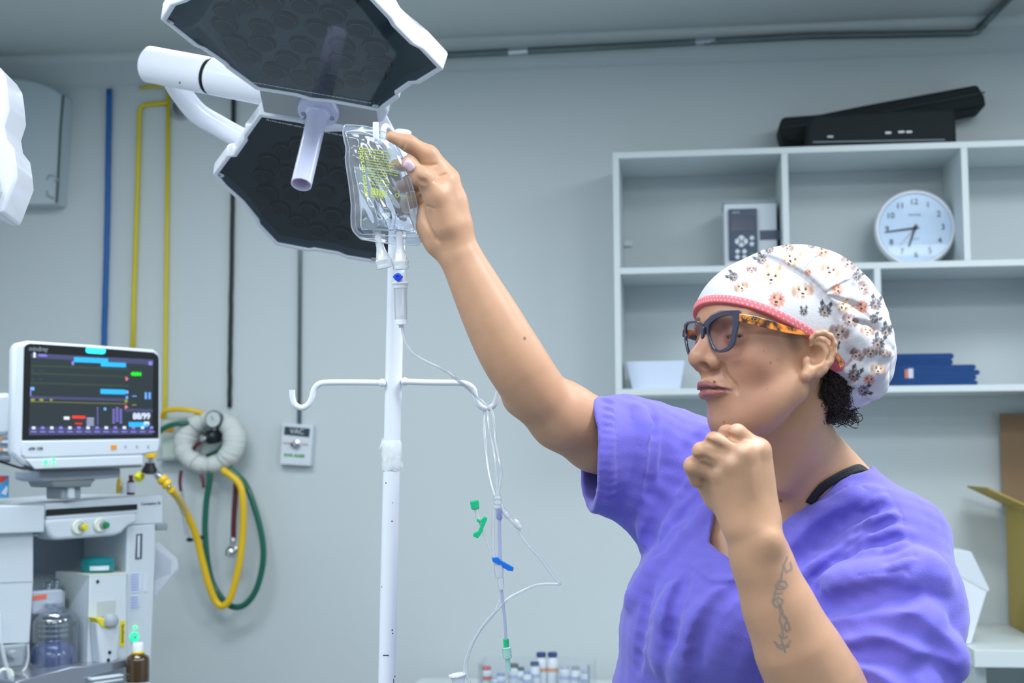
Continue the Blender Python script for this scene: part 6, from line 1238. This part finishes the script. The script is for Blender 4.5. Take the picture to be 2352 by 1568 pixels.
# neckline facing band (a raised strip of the same cloth)
def ribbon(field, A, B, off, nm, m, par, n=4, w=5, thick=.0012, d0=1.4, **kw):
    A = spline([(u, v, 0) for u, v in A], n); B = spline([(u, v, 0) for u, v in B], n); rows = []
    for a, b in zip(A, B): rows.append([(a.x+(b.x-a.x)*j/(w-1), a.y+(b.y-a.y)*j/(w-1)) for j in range(w)])
    pts = field.surf([p for r in rows for p in r], d0); pts = [p+(CAM-p).normalized()*off for p in pts]
    fs = [[i*w+j, i*w+j+1, (i+1)*w+j+1, (i+1)*w+j] for i in range(len(rows)-1) for j in range(w-1)]
    mb = MB(); mb.v = [tuple(p) for p in pts]; mb.f = fs; mb.mi = [0]*len(fs); return obj(nm, mb, m, par, smooth=True, auto=False, solid=thick, **kw)
torso_only = Field(); torso_only.p = [q for q in body.p]
M_STRAP = mat('black_elastic', (26, 28, 34), .7, bump=.3, bscale=500)
ribbon(torso_only, [(1850, 1152), (1880, 1114), (1915, 1090), (1950, 1072), (1975, 1066), (1996, 1080)], [(1866, 1160), (1895, 1128), (1925, 1106), (1958, 1090), (1985, 1082), (2000, 1094)], .003, 'bra_strap', M_STRAP, per, d0=1.6, label='black strap')
# trousers and shoes, below the picture
tr = Field()
hp = P(1815, 1790, 2.03); hx, hy = hp.x, hp.y
tr.cone((hx, hy, .98), (hx, hy, .82), .12, .125, k=.05, flat=RT, fs=1.4)
for s_ in (-1, 1): tr.chain([(hx+.09*s_, hy, .84), (hx+.10*s_, hy-.02, .46), (hx+.10*s_, hy+.01, .07)], [.095, .078, .070], k=.04)
sdf_obj('scrub_trousers', tr.mesh((hx-.35, hy-.3, -.01), (hx+.35, hy+.3, 1.15), .008), M_SCRUB, per, np.tile(SCRUB, (1, 1)).repeat(1, 0) if False else None)
bpy.data.objects['scrub_trousers'].data.materials[0] = mat('trouser_cotton', (99, 92, 224), .85)
for s_ in (-1, 1):
    sh = Field().chain([(hx+.10*s_, hy+.05, .045), (hx+.10*s_-.02, hy-.08, .04), (hx+.10*s_-.03, hy-.15, .035)], [.042, .042, .034], k=.02).half((0, 0, .002), (0, 0, -1))
    sdf_obj('shoe', sh.mesh((hx-.3, hy-.3, -.02), (hx+.3, hy+.2, .14), .006), mat('white_rubber', (225, 228, 232), .5), per)
# ---------------------------------------------------------------- cap
cap = Field()
cap.ell(H(-.020, 0, .060), (.110, .081, .092), HM, k=.02)
cap.ell(H(.044, 0, .047), (.063, .0645, .064), HM, k=.03)
cap.ell(H(-.052, 0, .088), (.088, .066, .080), HM, k=.03)
cap.ell(H(-.085, 0, .055), (.085, .080, .088), HM, k=.04)
cap.ell(H(-.122, 0, .030), (.062, .062, .058), HM, k=.03)
cap.ell(H(-.105, .008, .000), (.044, .048, .034), HM, k=.02)
capb = cap.clone()
def zc1(pts): return [(1540+x/3.266, 520+y/3.266) for x, y in pts]
CR = [([(700, 205), (800, 240), (900, 290), (990, 340), (1080, 410), (1160, 490), (1240, 590), (1310, 700), (1360, 800)], .0075), ([(1110, 200), (1060, 250), (1000, 310)], .006), ([(1170, 480), (1260, 430), (1360, 370)], .008), ([(1180, 500), (1320, 540), (1480, 600), (1560, 640)], .007),
      ([(1350, 680), (1450, 690), (1560, 735), (1640, 800)], .007), ([(1400, 840), (1490, 900), (1560, 960), (1580, 1060)], .008), ([(1380, 900), (1420, 1010), (1440, 1150)], .007), ([(1480, 800), (1590, 860), (1630, 950)], .007), ([(1300, 1100), (1380, 1060), (1450, 1090), (1440, 1180)], .007), ([(1540, 1080), (1560, 1180), (1500, 1250)], .008)]
CVv = [([(690, 215), (800, 255), (900, 308), (990, 360), (1070, 425), (1150, 505), (1230, 605), (1300, 715), (1350, 820)], .0045), ([(1120, 215), (1070, 265), (1005, 325)], .004), ([(1165, 500), (1260, 450), (1360, 395)], .004), ([(1190, 520), (1320, 565), (1470, 625)], .004), ([(1350, 710), (1450, 725), (1560, 775)], .005), ([(1390, 860), (1480, 930), (1540, 1000)], .005),
      ([(1360, 900), (1390, 1010), (1400, 1150)], .005), ([(1300, 1060), (1360, 1010), (1400, 900)], .004), ([(1470, 830), (1560, 900), (1600, 980)], .005), ([(1480, 1010), (1500, 1110), (1480, 1200)], .005), ([(1330, 560), (1400, 600), (1500, 690)], .005)]
for pts, r in CR: cap.fold(zc1(pts), r, 'u', .80, k=r*1.8, base=capb, n=2, d0=1.5)
capb = cap.clone()
for pts, r in CVv: cap.fold(zc1(pts), r*.72, 's', -.1, k=r*.35, base=capb, n=2, d0=1.5)
random.seed(9)
for i_ in range(13):
    a_ = math.radians(-88+i_*13.5); r0, r1 = random.uniform(60, 120), random.uniform(230, 330); cx_, cy_ = 1330, 985
    if i_ > 9: r1 *= .75
    b_ = random.uniform(-.18, .18); pts = [(cx_+r*math.cos(a_+b_*t), cy_+r*math.sin(a_+b_*t)*1.05) for t, r in ((0, r0), (.5, (r0+r1)/2), (1, r1))]
    cap.fold(zc1(pts), .0040, 's', 0, k=.0022, base=capb, n=2, d0=1.5); cap.fold(zc1([(x+9, y+9) for x, y in pts]), .0055, 'u', .7, k=.010, base=capb, n=2, d0=1.5)
def crumple(Q):
    h = np.stack([(Q-nv(H0))@nv(HF), (Q-nv(H0))@nv(HL), (Q-nv(H0))@nv(HU)], 1); w = np.clip((-.03-h[:, 0])/.08, 0, 1)
    return w*(.0011*np.sin(h[:, 0]*130+3*np.sin(h[:, 2]*60))*np.sin(h[:, 2]*110+2*np.sin(h[:, 1]*70+h[:, 0]*40))+.0004*np.sin(h[:, 1]*200+h[:, 2]*180))
cap.put(crumple, H0, 5, 'd', 0)
# cut along the band; n points down
def cutd(Q):
    q = Q-nv(H0); f_ = q@nv(HF); return (.029+.29*f_+.24*np.minimum(f_, 0)-q@nv(HU))*.93
capc = cap.clone(); capc.put(lambda Q: np.where(((Q-nv(H0))@nv(HF)) > -.080, cutd(Q), -.02+0*Q[:, 0]), H0, 5, 'i', .002)
inner = Field().ell(H(-.018, 0, .052), (.101, .075, .087), HM, k=.02)
V, F = capc.mesh(H0-Vector((.28, .28, .12)), H0+Vector((.32, .28, .24)), CAP_H, smooth=1)
N_ = nrmls(V, F); hl2 = np.stack([(V-nv(H0))@nv(HF), (V-nv(H0))@nv(HL), (V-nv(H0))@nv(HU)], 1)
WHT = np.array(lin((204, 202, 208))[:3]); cols = np.tile(WHT, (len(V), 1))
# printed dogs: small portraits scattered on the cloth (colour follows the cloth)
rs = np.random.RandomState(5); uvp, dep = pixn(V); tow = ((nv(CAM)-V)*N_).sum(1) > 0
FACES = [(760, 375, 1.15, 0, 10), (990, 480, 1.05, 1, -5), (800, 545, 1.0, 2, 15), (1160, 630, .8, 3, 10), (1265, 790, .95, 4, 15), (910, 240, 1.0, 0, 30), (1200, 325, .95, 1, 20), (1145, 185, .8, 2, 40), (1340, 270, .85, 4, 40), (680, 245, .65, 3, -50), (470, 375, .6, 3, -60),
         (530, 450, .7, 1, -20), (1300, 600, .8, 0, 60), (1440, 600, .8, 2, 30), (1540, 580, .75, 3, 10), (1350, 700, .8, 4, 30), (1480, 780, .7, 1, 10), (1560, 870, .8, 3, 20), (1500, 940, .7, 4, 0), (1560, 1070, .75, 1, 10), (1400, 960, .7, 4, 40), (1380, 1110, .8, 3, 30), (1490, 1150, .7, 2, 10), (1450, 460, .7, 4, 70), (1250, 470, .7, 2, -30),
         (740, 165, .6, 3, -20), (880, 150, .6, 4, 20), (1060, 130, .6, 3, 60), (610, 320, .5, 4, 0), (1400, 370, .6, 3, 40), (1620, 780, .7, 3, 20), (1000, 640, .5, 3, 0), (1530, 690, .6, 3, 60), (1450, 1230, .7, 3, 80), (1610, 950, .6, 4, 10), (1030, 340, .45, 2, 10), (1240, 900, .5, 3, 10)]
PAL = [((216, 178, 142), (244, 232, 220), (90, 84, 90)), ((196, 162, 140), (232, 212, 198), (84, 62, 58)), ((196, 132, 108), (214, 160, 138), (70, 44, 40)), ((66, 68, 80), (170, 150, 140), (24, 24, 30)), ((150, 126, 122), (196, 178, 172), (52, 42, 46))]
bm_ = lambda m, rgb, a: None
def cb(mask, rgb, a=1.0, s=None):
    m = np.clip(mask, 0, 1)[:, None]*a; cols[s] = cols[s]*(1-m)+np.array(lin(rgb)[:3])*m
def dog(u, v, sc, pal, ang, sel):
    a = math.radians(ang); S = 20*sc; du, dv = uvp[sel, 0]-u, uvp[sel, 1]-v; x = (du*math.cos(a)+dv*math.sin(a))/S; y = (-du*math.sin(a)+dv*math.cos(a))/S
    near = (np.abs(x) < 2) & (np.abs(y) < 2.2); s = sel[near]; x, y = x[near], y[near]
    if not len(s): return
    c0, c1, c2 = PAL[pal]; fz_ = .12*np.sin(np.arctan2(y, x)*11+pal)+.06*np.sin(np.arctan2(y, x)*23); q = 4.0
    E = lambda cx, cy, rx, ry: (1-np.sqrt(((x-cx)/rx)**2+((y-cy)/ry)**2))*q
    cb(E(0, .05, 1.02+fz_, 1.0+fz_), c0, .9, s)
    if pal in (1, 4): cb(E(-.95, .0, .38, .75), c0, .9, s); cb(E(.95, .0, .38, .75), c0, .9, s); cb(E(.95, .1, .2, .5), c2, .3, s); cb(E(-.95, .1, .2, .5), c2, .3, s)
    elif pal != 2:
        for sg in (-1, 1): cb((1-np.abs((x-sg*.62)/.38)-np.abs((y+1.0)/.62))*5, c0, .95, s); cb((1-np.abs((x-sg*.62)/.2)-np.abs((y+.95)/.36))*5, c2, .5, s)
    cb(E(0, .45, .52, .5), c1, .85, s); cb(E(0, -.15, .22, .6), c1, .6, s)
    for sg in (-1, 1): cb(E(sg*.36, -.12, .15, .14)*1.6, (25, 20, 22), .95, s); cb(E(sg*.4, -.35, .22, .1), c2, .35, s)
    cb(E(0, .34, .2, .15)*1.6, (24, 20, 24), 1, s); cb(E(0, .68, .26, .10)*1.4, (40, 30, 34), .7, s); cb(E(.02, .8, .15, .14), (206, 120, 124), .75, s)
sel = np.where(tow)[0]
for x, y, sc, pal, ang in FACES: dog(1540+x/3.266, 520+y/3.266, sc, pal, ang, sel)
far = np.where(~tow)[0]
for i in range(14):      # the far side of the cap carries the same print
    uvb = uvp.copy(); dog(1640+rs.rand()*380, 570+rs.rand()*300, .8, i % 5, rs.rand()*60-30, far)
M_CAP = attr_mat('printed_cap_cotton', .8, bump=.15, bscale=500, var=.01, sheen=.1)
sdf_obj('surgical_cap', (V, F), M_CAP, per, cols)
# pink dotted band
bd = cap.clone()
bd.put(lambda Q: 0*Q[:, 0]-.0016, H0, 5, 'd', 0)
bd.put(lambda Q: np.abs(cutd(Q)+.0045)-.0052, H0, 5, 'i', .0015)
bd.put(lambda Q: -((Q-nv(H0))@nv(HF))-.062, H0, 5, 'i', .001)
bd.ell(H(-.020, 0, .060), (.106, .077, .088), HM, op='s', k=.001)
V, F = bd.mesh(H0-Vector((.28, .28, .12)), H0+Vector((.32, .28, .24)), .0014, smooth=1)
h3 = np.stack([(V-nv(H0))@nv(HF), (V-nv(H0))@nv(HL), (V-nv(H0))@nv(HU)], 1); PK = np.array(lin((226, 118, 128))[:3]); cols = np.tile(PK, (len(V), 1))
th = np.arctan2(h3[:, 1]/.08, h3[:, 0]/.11)*.098; hh = cutd(V)+.0045
for row, off_ in ((-.0024, 0), (.0024, .5)):
    ph = (th/.0062+off_) % 1-.5; dd_ = np.sqrt((ph*.0062)**2+(hh-row)**2); m = (np.clip((.0010-dd_)/.0007+.3, 0, 1)*.75)[:, None]; cols = cols*(1-m)+np.array(lin((250, 225, 225))[:3])*m
sdf_obj('cap_band', (V, F), attr_mat('pink_dotted_cotton', .75, bump=.1, bscale=500, var=.01), per, cols)
# ---------------------------------------------------------------- hair at the nape
hr = Field()
hr.chain([H(-.066, .034, .020), H(-.082, .026, -.012), H(-.098, .008, -.046)], [.030, .024, .014], k=.02)
hr.chain([H(-.060, -.040, .010), H(-.078, -.030, -.030)], [.030, .030], k=.02)
hr.chain([P(1932, 885, 1.85), P(1938, 925, 1.86), P(1934, 945, 1.865)], [.016, .011, .007], k=.01)
hbase = hr.clone(); hr.put(lambda Q: .0022*np.sin(Q[:, 0]*330+5*np.sin(Q[:, 2]*140))*np.sin(Q[:, 2]*300+4*np.sin(Q[:, 1]*170)), H0, 5, 'd', 0)
sdf_obj('nape_hair', hr.mesh(H0-Vector((.2, .2, .16)), H0+Vector((.25, .2, .12)), .003), mat('dark_hair', (34, 28, 30), .7, bump=1, bscale=500), per)
random.seed(11); mb = MB()
for i in range(330):
    u0, v0 = random.uniform(1902, 1955), random.uniform(870, 955); d = random.uniform(1.855, 1.91); r = random.uniform(3, 11); pts = []; a0 = random.uniform(0, 6.3); dx, dy = random.uniform(-6, 24)*(1 if v0 > 900 else .4), random.uniform(4, 28); tw = random.choice((-1, 1))*random.uniform(5, 10)
    for k in range(22):
        t = k/21; a = a0+tw*t; pts.append(P(u0+dx*t+r*math.cos(a)*(.3+t), v0+dy*t+r*math.sin(a)*(.3+t)*.8, d+.006*math.sin(a*1.3)))
    mb.tube(pts, [.00055]*21+[.0002], 4, cap=False)
hp_ = hbase.surf([(random.uniform(1886, 1950), random.uniform(850, 955)) for _ in range(420)], 1.5)
for p in hp_:
    if (p-CAM).dot(FW) > 2.2: continue
    r = random.uniform(.0015, .0045); a0 = random.uniform(0, 6.3); tw = random.choice((-1, 1))*random.uniform(4, 8); d_ = RT*random.uniform(-.006, .008)-UP*random.uniform(.002, .012)
    mb.tube([p-FW*.001+d_*(k/14)+RT*(r*math.cos(a0+tw*k/14))+UP*(r*math.sin(a0+tw*k/14))-FW*(.0015*math.sin(k*.6)) for k in range(15)], .0004, 4, cap=False)
obj('curly_strands', mb, mat('dark_hair_strand', (42, 32, 32), .5), per, smooth=True, auto=False)
# ---------------------------------------------------------------- glasses
LZ = HM
def lens_plane(s):
    w = math.radians(10)*s; n = (HF*math.cos(w)+HL*math.sin(w)-HU*.10).normalized(); return H(.1070, .010*s, .02), n
M_TORT = mat('tortoise_acetate', (176, 92, 26), .15, coat=.6, var=.5, vscale=90)
_n = M_TORT.node_tree.nodes; _mx = [n for n in _n if n.type == 'MIX'][0]; _mx.inputs[6].default_value = lin((58, 30, 20)); _mx.inputs[7].default_value = lin((232, 138, 40)); _rp = _n.new('ShaderNodeMapRange'); _rp.inputs[1].default_value = .40; _rp.inputs[2].default_value = .60
_nz = [n for n in _n if n.type == 'TEX_NOISE'][0]; M_TORT.node_tree.links.new(_nz.outputs[0], _rp.inputs[0]); M_TORT.node_tree.links.new(_rp.outputs[0], _mx.inputs[0])
M_FRAME = mat('smoky_blue_acetate', (52, 54, 84), .12, coat=.6, trans=.35); M_LENS = film('spectacle_lens', (240, 236, 240), refl=.05, rough=.02, haze=.0)
gl = thing('x', H0, 'x', 'x'); bpy.data.objects.remove(gl)
def loop(o, n, pts, ox=0): return [onP(1540+x/3.266, 520+y/3.266, o, n)+n*ox for x, y in pts]
def ringmesh(mb, outer, inner, vec):
    n = len(outer); vec = Vector(vec); vs = outer+inner+[p+vec for p in outer]+[p+vec for p in inner]; fs = []
    for i in range(n):
        j = (i+1) % n; fs += [[i, j, n+j, n+i], [2*n+i, 3*n+i, 3*n+j, 2*n+j], [i, 2*n+i, 2*n+j, j], [n+i, n+j, 3*n+j, 3*n+i]]
    return mb.add(vs, fs)
def smooth_loop(pts, n=6):
    P_ = [Vector((x, y, 0)) for x, y in pts]; m = len(P_); out = []
    for i in range(m):
        p0, p1, p2, p3 = P_[i-1], P_[i], P_[(i+1) % m], P_[(i+2) % m]
        for j in range(n):
            t = j/n; q = .5*((2*p1)+(p2-p0)*t+(2*p0-5*p1+4*p2-p3)*t*t+(-p0+3*p1-3*p2+p3)*t**3); out.append((q.x, q.y))
    return out
o1, n1 = lens_plane(1); o2, n2 = lens_plane(-1)
OUT1 = [(238, 752), (262, 705), (330, 652), (410, 632), (490, 627), (522, 634), (516, 700), (496, 790), (474, 880), (425, 933), (352, 944), (305, 915), (284, 850), (268, 795)]
INN1 = [(286, 768), (296, 730), (345, 690), (400, 672), (445, 667), (464, 684), (463, 740), (456, 800), (436, 880), (405, 912), (358, 926), (322, 897), (300, 845), (288, 800)]
OUT2 = [(97, 760), (103, 732), (130, 712), (190, 707), (226, 722), (246, 752), (244, 800), (232, 860), (205, 925), (160, 972), (136, 975), (118, 935), (104, 870), (98, 810)]
INN2 = [(112, 770), (118, 742), (140, 728), (190, 722), (218, 735), (228, 758), (228, 800), (218, 855), (192, 915), (158, 955), (140, 958), (128, 920), (116, 865), (112, 815)]
mb = MB()
lo1, li1 = loop(o1, n1, smooth_loop(OUT1)), loop(o1, n1, smooth_loop(INN1)); ringmesh(mb, lo1, li1, n1*-.0028)
lo2, li2 = loop(o2, n2, smooth_loop(OUT2)), loop(o2, n2, smooth_loop(INN2)); ringmesh(mb, lo2, li2, n2*-.0028)
bw = onP(1540+236/3.266, 520+752/3.266, o2, n2); bx = onP(1540+246/3.266, 520+762/3.266, o1, n1)
nb_ = (n1+n2).normalized(); mbb = MB().prism([onP(1540+x/3.266, 520+y/3.266, o1, nb_) for x, y in ((224, 722), (240, 740), (262, 738), (284, 750), (284, 786), (262, 772), (246, 772), (236, 790))], nb_*-.0026)
gf = obj('eyeglasses', mb, M_FRAME, per, bevel=.0008)
ORG[gf.name] = ORG[per.name]
obj('bridge', mbb, M_FRAME, gf)
c1 = MB().prism(loop(o1, n1, smooth_loop(INN1), -.0016), n1*-.0008); obj('lens', c1, M_LENS, gf); c2 = MB().prism(loop(o2, n2, smooth_loop(INN2), -.0016), n2*-.0008); obj('lens', c2, M_LENS, gf)
def temple(s):
    def tp_(x, y, l): q = hloc(HP(1540+x/3.266, 520+y/3.266, l)); return H(q.x-(0 if s > 0 else .004), q.y if s > 0 else -(q.y-.010), q.z)
    T_ = [((518, 652), (515, 712), .0660), ((640, 672), (640, 742), .0685), ((760, 706), (752, 770), .0708), ((860, 742), (856, 795), .0728), ((960, 772), (955, 812), .0735), ((1040, 792), (1035, 818), .0735), ((1100, 800), (1090, 830), .072), ((1190, 850), (1165, 870), .072), ((1260, 950), (1232, 962), .074), ((1302, 1040), (1272, 1062), .076)]
    mb = MB(); vs = []; n = len(T_)
    for (a, b, l) in T_: vs += [tp_(*a, l), tp_(*b, l), tp_(*b, l+.0032), tp_(*a, l+.0032)]
    fs = [[0, 1, 2, 3], [4*n-1, 4*n-2, 4*n-3, 4*n-4]]
    for i in range(n-1):
        for j in range(4): fs.append([4*i+j, 4*(i+1)+j, 4*(i+1)+(j+1) % 4, 4*i+(j+1) % 4])
    return mb.add(vs, fs), tp_
mb, tpn = temple(1); obj('temple', mb, M_TORT, gf, bevel=.0007)
mf, _ = temple(-1); obj('temple', mf, M_TORT, gf, bevel=.0007)
a, b, c_ = tpn(540, 690, .0702), tpn(650, 712, .0726), tpn(545, 660, .0702); mbt = MB(); vs, fs = text_mesh('GUCCI', .0058, tpn(596, 692, .0716)+HL*.0003, b-a, c_-tpn(540, 690, .0702), ext=.0002, sx=1.15); mbt.add(vs, fs); obj('gold_lettering', mbt, mat('gold_print', (214, 178, 110), .3, metal=.6), gf)
